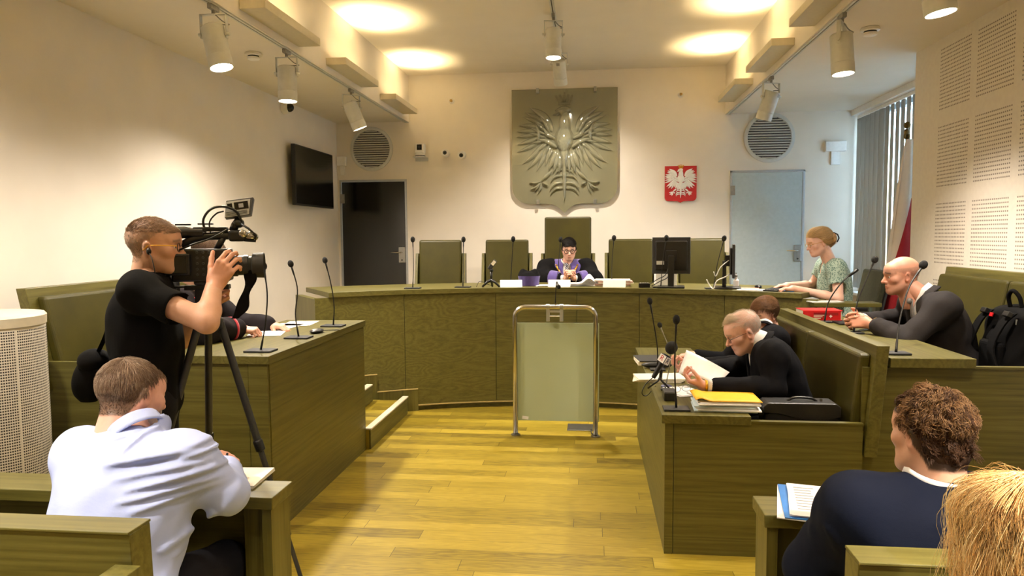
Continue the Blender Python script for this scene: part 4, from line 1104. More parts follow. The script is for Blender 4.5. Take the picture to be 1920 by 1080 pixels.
b = MB(); b.mm((p.x-.17, p.y-.088, zz-.008), (p.x+.13, p.y+.12, zz-.0005)); obj('folder_contents', b, 'paper', t)

# ------------------------------------------------------------------ briefcase on the front bench, backpack, red book, phone
x0, x1 = at(1432, 780, Y=3.80).x, at(1576, 780, Y=3.80).x; z1 = at(1500, 752, Y=3.85).z
M['briefcase'] = mat('worn_black_leather', '1b1917', .38, var=.1, scale=14, bump=.3, bscale=180)
t = thing('briefcase', 'black leather briefcase standing on the bench behind the yellow folder', 'briefcase', ((x0+x1)/2, 3.86, .45))
obj('body', MB().mm((x0, 3.80, .452), (x1, 3.93, z1-.01)), 'briefcase', t, bevel=.02, seg=3)
P = [(x0-.002, z1-.07)]
for i in range(11):
    u = i/10; P.append((x0-.002+(x1-x0+.004)*u, z1-.055-.035*(1/(1+math.exp(-(u-.35)*14)))+.02*(1/(1+math.exp(-(u-.9)*30)))))
P += [(x1+.002, z1-.02), (x1-.02, z1-.001), (x0+.02, z1), (x0-.002, z1-.02)]
obj('flap', MB().prism(P, 3.794, 3.935, 'y'), 'briefcase', t, bevel=.005)
obj('handle', MB().tube(spline([(x0+.13, 3.86, z1-.002), (x0+.17, 3.86, z1+.016), (x0+.25, 3.86, z1+.013), (x0+.28, 3.86, z1-.004)], 12), .007, 8), 'black', t, smooth=True)
obj('lock', MB().mm((x1-.085, 3.85, z1-.002), (x1-.075, 3.865, z1+.012)), 'chrome', t)

bp = Vector((2.36, 4.36, .742))
t = thing('backpack', 'black backpack leaning on the green bench at the right edge', 'backpack', bp)
M['nylon'] = mat('black_nylon', '060505', .85, spec=.12, var=.15, scale=40, bump=.25, bscale=400)
def bpf(u, v):
    a = u*2*PI; z = bp.z+.004+.50*v
    k = (1-.25*v**2.5)*(1 if v < .9 else math.sqrt(max(.02, 1-((v-.9)/.102)**2)))
    sx = .115*k*(abs(math.cos(a))**.6)*(1 if math.cos(a) > 0 else -1); sy = .235*k*(abs(math.sin(a))**.55)*(1 if math.sin(a) > 0 else -1)
    n = .008*math.sin(9*v+3*a)+.006*math.sin(17*v-5*a)
    return (bp.x+.05*v+sx+n*math.cos(a), bp.y+sy+n*math.sin(a)-.02*v, z)
b = MB(); b.grid(bpf, 48, 30, True); b.f.append(tuple(range(48))[::-1]); b.mi.append(0); b.f.append(tuple(29*48+i for i in range(48))); b.mi.append(0); obj('bag', b, 'nylon', t, smooth=True)
def strap(dy):
    return spline([bp+Vector((-.06, .06+dy, .47)), bp+Vector((-.10, .10+dy, .40)), bp+Vector((-.14, .12+dy, .27)), bp+Vector((-.135, .15+dy*1.4, .14)), bp+Vector((-.10, .17+dy*1.5, .04))], 16)
for dy in (-.20, .03):
    ps = strap(dy); b = MB()
    vs = []; fs = []
    for i, q_ in enumerate(ps):
        w_ = .035 if i < 12 else .018
        for a_, c_ in ((-w_, -.006), (w_, -.006), (w_, .006), (-w_, .006)): vs.append((q_.x+c_, q_.y+a_, q_.z))
    n = len(ps)
    for i in range(n-1):
        for k in range(4): fs.append((i*4+k, i*4+(k+1) % 4, i*4+4+(k+1) % 4, i*4+4+k))
    fs += [(0, 3, 2, 1), ((n-1)*4, (n-1)*4+1, (n-1)*4+2, (n-1)*4+3)]
    b.add(vs, fs); st = obj('shoulder_strap', b, 'nylon', t, bevel=.003)
    obj('buckle', MB().box(tuple(bp+Vector((-.085, .07+dy, .46))), (.03, .055, .03), (0, .5, 0)), 'black', st, bevel=.004)
obj('carry_handle', MB().tube(spline([bp+Vector((.0, .0, .48)), bp+Vector((-.02, -.01, .55)), bp+Vector((-.02, -.05, .585)), bp+Vector((-.0, -.08, .55)), bp+Vector((.01, -.09, .48))], 16), .012, 8), 'nylon', t, smooth=True)
obj('red_badge', MB().box(tuple(bp+Vector((-.092, .02, .445))), (.006, .03, .022), (0, .3, 0)), 'red', t)
obj('zip_pull', MB().box(tuple(bp+Vector((-.05, -.15, .42))), (.006, .008, .03)), 'lgrey', t)
obj('front_pocket', MB().mm(tuple(bp+Vector((-.125, -.13, .06))), tuple(bp+Vector((-.08, .09, .30)))), 'nylon', t, bevel=.03, seg=3)

p = at(1545, 600, X=1.66); bz = 1.041
t = thing('red_book', 'thick red law book lying on the raised right desk', 'book', (1.62, 5.38, 1.04))
x0, x1, y0, y1 = at(1506, 590, Y=5.30).x, at(1580, 590, Y=5.30).x, 5.30, 5.50
M['bookred'] = mat('red_book_cover', 'c4161c', .35, var=.03); M['bookdark'] = mat('dark_red_print', '8d0f14', .4)
obj('pages', MB().mm((x0+.004, y0+.006, bz+.004), (x1-.003, y1-.003, bz+.066)), 'paper2', t)
b = MB(); b.mm((x0, y0, bz+.066), (x1, y1, bz+.070)); b.mm((x0, y0, bz), (x1, y1, bz+.004)); b.mm((x0, y0, bz+.004), (x1-.012, y0+.006, bz+.066)); cv = obj('cover', b, 'bookred', t, bevel=.001)
obj('printed_band', MB().mm((x0+.07, y0-.0008, bz+.036), (x1-.03, y0, bz+.056)), 'bookdark', cv)
b = MB(); cxx_ = x0+(x1-x0)*.70; b.mm((cxx_-.003, y0-.0015, bz+.018), (cxx_+.003, y0-.0008, bz+.040)); b.mm((cxx_-.010, y0-.0016, bz+.027), (cxx_+.010, y0-.0008, bz+.032)); obj('white_cross', b, 'paper', cv)
for k in range(3): obj('printed_line', MB().mm((x0+.072, y0-.0015, bz+.012+k*.011), (x0+.12+.012*k, y0-.0008, bz+.017+k*.011)), 'paper2', cv)
o = obj('telephone', MB().mm((x0+.16, 5.03, 1.041), (x0+.25, 5.2, 1.053)), 'black', bevel=.004); tag(o, 'black telephone lying between the red book and the bald man\'s hands', 'telephone')

# ------------------------------------------------------------------ papers on the writing ledges
zt = .78
p = at(455, 905, Z=zt)
t = thing('notepad', 'white notepad at the end of the left writing table', 'notepad', (p.x, p.y, zt))
for k in range(4):
    Mx = Matrix.Translation((p.x-.02, p.y+.03, zt+.001+k*.003)) @ Matrix.Rotation(.05+.01*k, 4, 'Z') @ Matrix.Rotation(R(0), 4, 'X')
    obj('sheet', MB().mm((-.085, -.10, 0), (.085, .10, .0027), Mx), 'paper2', t)
c0, c1, c2, c3 = (at(1447, 900, Z=zt+.03), at(1585, 908, Z=zt+.03), at(1560, 968, Z=zt+.03), at(1490, 966, Z=zt+.03))
t = thing('document_folder', 'blue folder with printed sheets on the right writing table', 'folder', (c0.x+.1, c0.y-.05, zt))
fx0, fy0 = .605, 2.37
def tilt(lx, ly, lz, rot, dz): 
    return Matrix.Translation((fx0+.12+lx, fy0+ly-.02, zt+dz)) @ Matrix.Rotation(rot, 4, 'Z')
obj('folder_back', MB().mm((-.13, -.14, 0), (.13, .17, .003), tilt(0, -.01, 0, R(-14), .002)), 'paper', t)
obj('blue_cover', MB().mm((-.115, -.145, 0), (.125, .165, .003), tilt(.0, 0, 0, R(-10), .006)), 'blue', t)
obj('papers', MB().mm((-.105, -.14, 0), (.105, .155, .006), tilt(.012, .0, 0, R(-13), .010)), 'paper', t)
pr = obj('printed_sheet', MB().mm((-.105, -.145, 0), (.105, .15, .0012), tilt(.014, .0, 0, R(-11), .0165)), 'paper', t)
M['ink'] = mat('grey_print', '8f8c8a', .8)
b = MB()
for k in range(9):
    for j in range(2 if k % 3 else 1):
        b.mm((-.085+j*.09, .11-k*.025, .0013), (-.085+j*.09+random.uniform(.05, .08), .116-k*.025, .0016), tilt(.014, .0, 0, R(-11), .0165))
obj('print_lines', b, 'ink', pr)
sheets('paper_sheets', 'white sheets beside the blue folder on the right writing table', .84, 2.38, zt, .2, .1, 2, .05, 'paper')
o = obj('red_file', MB().mm((1.06, 2.29, zt+.001), (1.22, 2.42, zt+.03)), 'red', bevel=.003); tag(o, 'red file on the right writing table, behind the blonde head', 'file')
# ------------------------------------------------------------------ smooth solid modelling (distance fields -> one continuous mesh)
def A(v): return np.array(v, dtype=np.float32)
def nrm(v): v = np.array(v, float); return v/np.linalg.norm(v)
def f_cone(a, b, ra, rb):
    a, b = A(a), A(b); ab = b-a; L2 = max(float(ab @ ab), 1e-9)
    def f(P):
        t = np.clip(((P-a) @ ab)/L2, 0, 1)
        q = P-a-t[:, None]*ab
        return np.sqrt((q*q).sum(1)) - (ra+(rb-ra)*t)
    return f
def f_ell(c, r, Rm=None):
    c, r = A(c), A(r if np.ndim(r) else (r, r, r)); Rt = None if Rm is None else A(Rm)
    def f(P):
        q = P-c
        if Rt is not None: q = q @ Rt
        k0 = np.sqrt(((q/r)**2).sum(1)); k1 = np.sqrt(((q/(r*r))**2).sum(1))+1e-9
        return k0*(k0-1)/k1
    return f
def f_box(c, h, rd, Rm=None):
    c, h = A(c), A(h)-rd; Rt = None if Rm is None else A(Rm)
    def f(P):
        q = P-c
        if Rt is not None: q = q @ Rt
        q = np.abs(q)-h
        return np.sqrt((np.maximum(q, 0)**2).sum(1)) + np.minimum(q.max(1), 0) - rd
    return f
def f_plane(p, n):
    p, n = A(p), A(nrm(n))
    return lambda P: (P-p) @ n
def U(f, k=.0): return ('u', k, f)
def S_(f, k=.0): return ('s', k, f)
def I_(f, k=.0): return ('i', k, f)
def cone(a, b, ra, rb=None, k=.02): return U(f_cone(a, b, ra, ra if rb is None else rb), k)
def ellp(c, r, Rm=None, k=.02): return U(f_ell(c, r, Rm), k)
def xf(prims_fn, Rm, o):
    """prims built in a local frame, evaluated in the room: Rm columns are the local axes"""
    Rm, o = A(Rm), A(o)
    return [(op, k, (lambda P, f=f: f((P-o) @ Rm))) for op, k, f in prims_fn]
def comb(d, op, k, e):
    if op == 'u':
        if k <= 0: return np.minimum(d, e)
        h = np.maximum(k-np.abs(d-e), 0)/k
        return np.minimum(d, e)-h*h*k*.25
    if op == 's': e = -e
    if k <= 0: return np.maximum(d, e)
    h = np.maximum(k-np.abs(d-e), 0)/k
    return np.maximum(d, e)+h*h*k*.25
def sdf(prims, P):
    d = np.full(len(P), 9., np.float32)
    for op, k, f in prims: d = comb(d, op, k, f(P).astype(np.float32))
    return d
_NK = [(RNG.normal(size=(9, 3)).astype(np.float32), RNG.uniform(0, 6.28, 9).astype(np.float32)) for _ in range(4)]
def snoise(P, freq, w=0):
    K, ph = _NK[w]; return np.sin(P @ (K.T*freq) + ph).sum(1)/3.5
def mesh_sdf(prims, h, lo, hi, disp=None, B=10):
    """surface nets; blocks far from the surface are skipped"""
    lo = np.array(lo, float)-3*h; hi = np.array(hi, float)+3*h
    nb = np.maximum(1, np.ceil((hi-lo)/(h*B)).astype(int)); n = nb*B+1
    cs = [lo[i]+h*B*(np.arange(nb[i])+.5) for i in range(3)]
    C = np.stack(np.meshgrid(*cs, indexing='ij'), -1).reshape(-1, 3).astype(np.float32)
    E = np.stack([f(C) for _, _, f in prims]).astype(np.float32)
    rad = h*B*.5*1.7321*1.05; mg = .012 if disp is not None else .002
    d = np.full(len(C), 9., np.float32)
    for (op, k, f), e in zip(prims, E): d = comb(d, op, k, e)
    un = np.array([op == 'u' for op, _, _ in prims]); minE = E[un].min(0)
    Dn = np.where(d.reshape(nb) > 0, 1., -1.).astype(np.float32).repeat(B, 0).repeat(B, 1).repeat(B, 2)
    Dn = np.pad(Dn, ((0, 1),)*3, mode='edge')
    near = np.where(np.abs(d) < rad*1.5+mg)[0]
    ax = np.arange(B+1)*h
    loc = np.stack(np.meshgrid(ax, ax, ax, indexing='ij'), -1).reshape(-1, 3).astype(np.float32)
    for b in near:
        i, j, k_ = np.unravel_index(b, nb)
        P = loc + A(lo + h*B*np.array((i, j, k_)))
        keep = []
        for q, (op, k, f) in enumerate(prims):
            e = E[q, b]
            if op == 'u':
                if e <= minE[b]+2.2*rad+k: keep.append(prims[q])
            elif op == 's':
                if e < rad*1.2+k: keep.append(prims[q])
            elif e > -rad*1.2-k: keep.append(prims[q])
        v = sdf(keep, P)
        if disp is not None: v = v - disp(P)
        Dn[i*B:i*B+B+1, j*B:j*B+B+1, k_*B:k_*B+B+1] = v.reshape(B+1, B+1, B+1)
    ins = Dn < 0
    c8 = [(x, y, z) for x in (0, 1) for y in (0, 1) for z in (0, 1)]
    sl = lambda o, a: a[o[0]:a.shape[0]-1+o[0], o[1]:a.shape[1]-1+o[1], o[2]:a.shape[2]-1+o[2]]
    cnt = sum(sl(o, ins).astype(np.int8) for o in c8)
    act = (cnt > 0) & (cnt < 8)
    ijk = np.argwhere(act)
    V8 = np.stack([Dn[ijk[:, 0]+o[0], ijk[:, 1]+o[1], ijk[:, 2]+o[2]] for o in c8], 1)
    pos = np.zeros((len(ijk), 3)); num = np.zeros(len(ijk))
    for a in range(8):
        for b in range(a+1, 8):
            if sum(abs(c8[a][t]-c8[b][t]) for t in range(3)) != 1: continue
            m = (V8[:, a] < 0) != (V8[:, b] < 0)
            t = np.where(m, V8[:, a]/np.where(m, V8[:, a]-V8[:, b], 1), 0)
            pos += np.where(m[:, None], np.array(c8[a])+t[:, None]*(np.array(c8[b])-np.array(c8[a])), 0); num += m
    V = lo + h*(ijk+pos/np.maximum(num, 1)[:, None])
    idx = np.full(act.shape, -1, np.int32); idx[act] = np.arange(len(ijk))
    F = []
    for ax_ in range(3):
        s0 = [slice(1, -1)]*3; s0[ax_] = slice(0, -1)
        s1 = list(s0); s1[ax_] = slice(1, None)
        a, b = ins[tuple(s0)], ins[tuple(s1)]
        e = np.argwhere(a != b)
        if not len(e): continue
        flip = a[a != b]
        off = np.ones(3, int); off[ax_] = 0
        e = e+off
        u, w = [(1, 2), (2, 0), (0, 1)][ax_]
        du = np.zeros(3, int); du[u] = 1; dw = np.zeros(3, int); dw[w] = 1
        g = lambda q: idx[q[:, 0], q[:, 1], q[:, 2]]
        q = np.stack([g(e-du-dw), g(e-dw), g(e), g(e-du)], 1)
        q[~flip] = q[~flip][:, ::-1]
        F.append(q)
    F = np.concatenate(F); F = F[(F >= 0).all(1)]
    return V, F

def np_mesh(name, parts, mats, smooth=True):
    """parts: list of (V, F, colour per vertex or None, material index)"""
    Vs, Fs, Cs, Ms = [], [], [], []; o = 0
    for V, F, Cc, mi in parts:
        Vs.append(V); Fs.append(np.asarray(F)+o); o += len(V)
        Cs.append(np.ones((len(V), 3)) if Cc is None else Cc); Ms.append(np.full(len(F), mi))
    V = np.concatenate(Vs); Cc = np.concatenate(Cs)
    me = bpy.data.meshes.new(name)
    nf = sum(len(f) for f in Fs)
    me.vertices.add(len(V)); me.vertices.foreach_set('co', V.astype(np.float32).ravel())
    lt = np.concatenate([np.full(len(f), f.shape[1]) for f in Fs]); me.loops.add(int(lt.sum())); me.polygons.add(nf)
    me.loops.foreach_set('vertex_index', np.concatenate([f.ravel() for f in Fs]).astype(np.int32))
    me.polygons.foreach_set('loop_start', np.concatenate([[0], np.cumsum(lt)[:-1]]).astype(np.int32))
    me.polygons.foreach_set('material_index', np.concatenate(Ms).astype(np.int32))
    me.polygons.foreach_set('use_smooth', np.ones(nf, bool))
    for m in mats: me.materials.append(m)
    ca = me.color_attributes.new('tint', 'FLOAT_COLOR', 'POINT')
    ca.data.foreach_set('color', np.concatenate([Cc, np.ones((len(V), 1))], 1).astype(np.float32).ravel())
    me.update(calc_edges=True); me.validate()
    return me

def tint_mat(name, rough=.5, spec=.4, nscale=60, var=.07, sss=0, bump=0, bscale=300):
    t = NT(name); at_ = t.n('Attribute'); at_.attribute_name = 'tint'
    tc = t.n('TexCoord').outputs['Object']; n = t.noise(tc, nscale, 3)
    f = t.math('ADD', 1-var, t.math('MULTIPLY', n, 2*var))
    vm = t.n('VectorMath', operation='SCALE'); t.l(at_.outputs['Color'], vm.inputs[0]); t.l(f, vm.inputs[3])
    t.set(Base_Color=vm.outputs[0], Roughness=rough); t.b.inputs['Specular IOR Level'].default_value = spec
    if sss:
        t.b.inputs['Subsurface Weight'].default_value = sss; t.b.inputs['Subsurface Radius'].default_value = (.01, .004, .002)
    if bump: t.bump(t.noise(tc, bscale, 3), bump, .001)
    return t.m
M['skin'] = tint_mat('skin', .48, .4, 90, .06, .0, .12, 500)
M['hair'] = tint_mat('hair', .5, .25, 200, .1)
def cloth(name, col, rough=.85, var=.05, weave=700, sheen=.0):
    t = NT(name); tc = t.n('TexCoord').outputs['Object']; c = lin(col)
    n = t.noise(tc, 9, 4)
    t.set(Base_Color=t.ramp(n, [(.3, tuple(v*(1-var) for v in c[:3])+(1,)), (.7, tuple(min(1, v*(1+var)) for v in c[:3])+(1,))]), Roughness=rough, Sheen_Weight=sheen)
    t.b.inputs['Specular IOR Level'].default_value = .1
    wr = t.math('ADD', t.math('MULTIPLY', t.noise(tc, weave, 2), .25), t.noise(t.mapr(tc, (14, 14, 26)), 1, 3, .5, .6))
    t.bump(wr, .25, .006)
    return t.m

# ------------------------------------------------------------------ people
def rotm(yaw=0, pitch=0, roll=0):
    """columns = local right, forward, up; yaw turns to the left, pitch looks up, roll leans to the right"""
    return np.array(Euler((R(pitch), R(roll), 0), 'YXZ').to_matrix()) if False else np.array(Matrix.Rotation(R(yaw), 3, 'Z') @ Matrix.Rotation(R(pitch), 3, 'X') @ Matrix.Rotation(R(roll), 3, 'Y'))

def head_prims(w=1., nose=1., jaw=1., beard=0, long=1.):
    """local frame: y forward, z up, origin at the level of the eyes"""
    p = []
    p.append(ellp((0, -.018, .035), (.0755*w, .098, .083), k=.02))
    p.append(ellp((0, .032, -.028), (.061*w, .060, .086*long), k=.035))
    p.append(ellp((0, .035, -.078*long), (.045*w*jaw, .050, .036), k=.03))
    p.append(ellp((0, .076, -.100*long), (.019*jaw, .016, .016), k=.025))
    for s in (-1, 1):
        p.append(cone((s*.054*w, -.004, -.055), (s*.022*jaw, .066, -.100*long), .015, .014, .03))
        p.append(ellp((s*.044*w, .056, -.022), (.024, .022, .020), k=.025))
        p.append(cone((s*.012, .088, .018), (s*.046, .068, .020), .011, .010, .015))
    p.append(ellp((0, .062, .045), (.05*w, .032, .035), k=.03))
    for s in (-1, 1): p.append(S_(f_ell((s*.032, .097, -.001), (.019, .017, .0125)), .012))
    p.append(cone((0, .084, .012), (0, .100+.008*nose, -.028), .0075, .0105*nose, .012))
    p.append(ellp((0, .103+.008*nose, -.034), (.0115*nose, .011*nose, .0095), k=.008))
    for s in (-1, 1): p.append(ellp((s*.0125, .094, -.038), (.0085, .010, .0075), k=.008))
    p.append(ellp((0, .083, -.063*long), (.026, .014, .014), k=.014))
    p.append(cone((-.017, .0885, -.0635*long), (.017, .0885, -.0635*long), .0052, .0052, .005))
    p.append(cone((-.014, .0880, -.0735*long), (.014, .0880, -.0735*long), .006, .006, .005))
    p.append(S_(f_cone((-.02, .0955, -.0685*long), (.02, .0955, -.0685*long), .0018, .0018), .003))
    for s in (-1, 1):                                        # lids
        p.append(cone((s*.017, .0835, .0035), (s*.046, .0765, .0035), .0045, .0045, .005))
        p.append(cone((s*.019, .0825, -.0095), (s*.045, .0765, -.009), .004, .004, .005))
        Re = rotm(s*-22, 0, s*8)
        p.append(ellp((s*.0765*w, -.014, -.012), (.0095, .020, .032), Re, k=.010))
        p.append(S_(f_ell((s*.087*w, -.008, -.010), (.0065, .011, .019), Re), .006))
    if beard: p.append(ellp((0, .058, -.093*long), (.047*w, .045, .036), k=.02))
    return p
NECK = lambda r=.055: [cone((0, -.028, -.05), (0, -.052, -.19), r, r*1.08, .03)]
def head_tint(V, skin, hairc, scalp=None, stubble=0, beardc=None, lips=.5, red=.25):
    """albedo of the head in the head frame"""
    x, y, z = V.T; c = np.tile(np.array(skin), (len(V), 1))
    def blend(m, col): 
        m = np.clip(m, 0, 1)[:, None]; return c*(1-m)+np.array(col)*m
    g = lambda dx, dz, sx, sz: np.exp(-(dx/sx)**2-(dz/sz)**2)
    rd = np.array(skin)*np.array((1.05, .70, .66))
    c = blend(red*(np.exp(-((y-.105)/.02)**2-((z+.03)/.02)**2-(x/.02)**2)+g(np.abs(x)-.045, z+.03, .02, .02)*(y > .03)+np.exp(-((np.abs(x)-.08)/.012)**2)*(y < .02)*(y > -.04)*(np.abs(z+.01) < .04)), rd)
    c = blend(lips*g(x, z+.068, .021, .0075)*(y > .072), np.array(skin)*np.array((.85, .48, .46)))
    if stubble: c = blend(stubble*((z < -.03)*(y > -.01)*(np.abs(x) > .0)*np.clip((-.035-z)/.03, 0, 1)*(1-.6*g(x, z+.068, .022, .01))), beardc if beardc is not None else hairc)
    c = blend(.85*np.exp(-((z-.026-.004*np.cos(np.abs(x)*60))/.0048)**2)*(np.abs(np.abs(x)-.034) < .02)*(y > .05), np.array(hairc)*.9)
    if scalp is not None: c = blend(scalp(x, y, z), hairc)
    return c
def scalp_full(front=.075, side=.0, back=-.075):
    """hairline: forehead height, temple height, nape height"""
    def f(x, y, z):
        line = np.where(y > .045, front - (y-.045)*.0 - (np.abs(x)/.07)**2*.02, np.where(y > -.005, side+(front-side)*np.clip((y+.005)/.05, 0, 1)**.7, side+(back-side)*np.clip((-.005-y)/.05, 0, 1)))
        return np.clip((z-line)/.008+.5, 0, 1)
    return f

def strands(V, Nn, mask, n, length, flow, steps=6, width=.0009, lift=.25, c=(0, -.018, .035), rr=(.0755, .098, .083), col=(.1, .06, .03), cvar=.25, curl=0, curlf=60, jit=.25, grav=0, clear=.002, grow=0, clump=0):
    """hair strands as tapered three-sided tubes in the head frame; flow(p, n) gives the combing direction"""
    idx = np.where(mask > .5)[0]
    if not len(idx): return None
    idx = RNG.choice(idx, n); p = V[idx]+RNG.normal(0, .0015, (n, 3)); nn = Nn[idx]
    L = length(p) if callable(length) else np.full(n, length); L = L*RNG.uniform(.7, 1.15, n)
    c = np.array(c); rr = np.array(rr)
    fl = flow(p, nn)+RNG.normal(0, jit, (n, 3))
    ph = RNG.uniform(0, 6.28, n)
    if clump:
        cc = p[RNG.choice(n, clump)]; ci = np.argmin(((p[:, None, :]-cc[None])**2).sum(2), 1)
        ph = RNG.uniform(0, 6.28, clump)[ci]+RNG.normal(0, .25, n); fl = flow(p, nn)+RNG.normal(0, jit, (clump, 3))[ci]+RNG.normal(0, jit*.15, (n, 3)); L = L*RNG.uniform(.75, 1.2, clump)[ci]
    pts = [p.copy()]; d = nn*lift+fl
    ax = np.cross(nn, fl); ax /= np.linalg.norm(ax, axis=1)[:, None]+1e-9
    for s in range(steps):
        g = (p-c)/rr**2; g /= np.linalg.norm(g, axis=1)[:, None]+1e-9
        f2 = flow(p, g)+(d-nn*lift)*.0
        dd = fl*.5+f2*.5; dd = dd-g*(dd*g).sum(1)[:, None]*(.85)
        dd = dd/(np.linalg.norm(dd, axis=1)[:, None]+1e-9)+g*lift*(1-s/steps)+np.array((0, 0, -grav*s/steps))
        if curl: dd = dd+curl*(np.cos(ph+s*curlf/steps)[:, None]*ax+np.sin(ph+s*curlf/steps)[:, None]*g)
        dd /= np.linalg.norm(dd, axis=1)[:, None]+1e-9
        p = p+dd*(L/steps)[:, None]
        q = (p-c)/rr; k = np.linalg.norm(q, axis=1); lim = 1+clear/.08+grow*s/steps
        p = np.where((k < lim)[:, None], c+(p-c)*(lim/np.maximum(k, .2))[:, None], p) if clear > 0 else p
        pts.append(p.copy())
    return tubes(np.stack(pts, 1), width, col, cvar)
def tubes(P, width, col, cvar):
    n, m, _ = P.shape
    T = np.gradient(P, axis=1); T /= np.linalg.norm(T, axis=2)[..., None]+1e-9
    ref = np.where(np.abs(T[..., 2:3]) > .9, np.array((1., 0, 0)), np.array((0, 0, 1.)))
    u = np.cross(T, ref); u /= np.linalg.norm(u, axis=2)[..., None]+1e-9; w = np.cross(T, u)
    tp = np.linspace(1, .35, m)[None, :, None]*width
    ring = np.stack([P+tp*(np.cos(a)*u+np.sin(a)*w) for a in (0, 2.094, 4.189)], 2)     # n m 3 3
    V = ring.reshape(-1, 3)
    b = (np.arange(n)[:, None, None]*m+np.arange(m-1)[None, :, None])*3+np.arange(3)[None, None, :]
    b2 = (np.arange(n)[:, None, None]*m+np.arange(m-1)[None, :, None])*3+((np.arange(3)+1) % 3)[None, None, :]
    F = np.stack([b, b2, b2+3, b+3], -1).reshape(-1, 4)
    cc = np.array(col)[None, :]*(1+RNG.uniform(-cvar, cvar, (n, 1)))
    return V, F, np.repeat(cc, m*3, 0)
def vnormals(V, F):
    a, b, c = V[F[:, 0]], V[F[:, 1]], V[F[:, 2]]
    fn = np.cross(b-a, c-a); N = np.zeros_like(V)
    for k in range(4): np.add.at(N, F[:, k], fn)
    return N/(np.linalg.norm(N, axis=1)[:, None]+1e-12)

def hand_prims(wr, d, n, side, curl=(.5, .5, .55, .6), thumb=(.5, .3), spread=.08, sc=1., fore=None):
    """wr wrist, d pointing to the fingers, n the way the palm faces, side 'R' or 'L'"""
    d = nrm(d); n = np.array(n, float); n = nrm(n-d*(n @ d)); s = np.cross(d, n)*(1 if side == 'R' else -1)
    wr = np.array(wr, float); p = []
    base = [(.031, .088), (.0105, .092), (-.0105, .088), (-.030, .078)]
    seg = [(.045, .027, .021), (.050, .031, .022), (.046, .029, .022), (.036, .022, .020)]
    rad = [(.0098, .0086, .0074), (.0100, .0088, .0075), (.0095, .0083, .0072), (.0085, .0074, .0064)]
    for i in range(4):
        kn = wr+d*base[i][1]*sc+s*base[i][0]*sc-n*.002
        p.append(cone(wr+s*base[i][0]*.55*sc+d*.012, kn, .0155*sc, .0115*sc, .014))
        q = kn; ang = 0
        sp = s*spread*(1.5-i)*.7
        for j in range(3):
            ang += curl[i]*(.9 if j == 0 else 1.15 if j == 1 else .75)
            dr = nrm(d*math.cos(ang)+n*math.sin(ang)+sp*(1 if j < 2 else .5))
            e = q+dr*seg[i][j]*sc
            p.append(cone(q, e, rad[i][j]*sc, rad[i][j]*.90*sc, .004)); q = e
    p.append(cone(wr+d*.03+s*.026+n*.008, wr+d*.06+s*.012+n*.010, .014*sc, .012*sc, .014))
    p.append(cone(wr+d*.03-s*.022+n*.007, wr+d*.06-s*.02+n*.007, .012*sc, .011*sc, .014))
    t0 = wr+d*.022*sc+s*.026*sc+n*.006
    td = nrm(d*.75+s*(.75*(1-thumb[0])+.1)+n*(.25+thumb[0]*.7)); t1 = t0+td*.046*sc
    td2 = nrm(td+d*.35*thumb[1]-s*thumb[1]*.7); t2 = t1+td2*.033*sc; td3 = nrm(td2-s*thumb[1]*.35+d*.15); t3 = t2+td3*.026*sc
    p.append(cone(t0, t1, .0155*sc, .0115*sc, .014)); p.append(cone(t1, t2, .0112*sc, .0098*sc, .005)); p.append(cone(t2, t3, .0098*sc, .0078*sc, .004))
    if fore is not None:
        e, re, rw = fore; e = np.array(e, float); v = nrm(wr-e)
        p.append(cone(wr-v*.07, wr+d*.012, rw+(re-rw)*.07/np.linalg.norm(wr-e), rw*.93, .02))
    return p
def bounds(pts, pad): 
    P = np.array(pts); return P.min(0)-pad, P.max(0)+pad
def ik(a, b, l1, l2, pole):
    a, b = np.array(a, float), np.array(b, float); v = b-a; L = min(np.linalg.norm(v), (l1+l2)*.999); u = nrm(v)
    x = (l1*l1-l2*l2+L*L)/(2*L); h = math.sqrt(max(l1*l1-x*x, 0)); pl = np.array(pole, float); pl = nrm(pl-u*(pl @ u))
    return a+u*x+pl*h

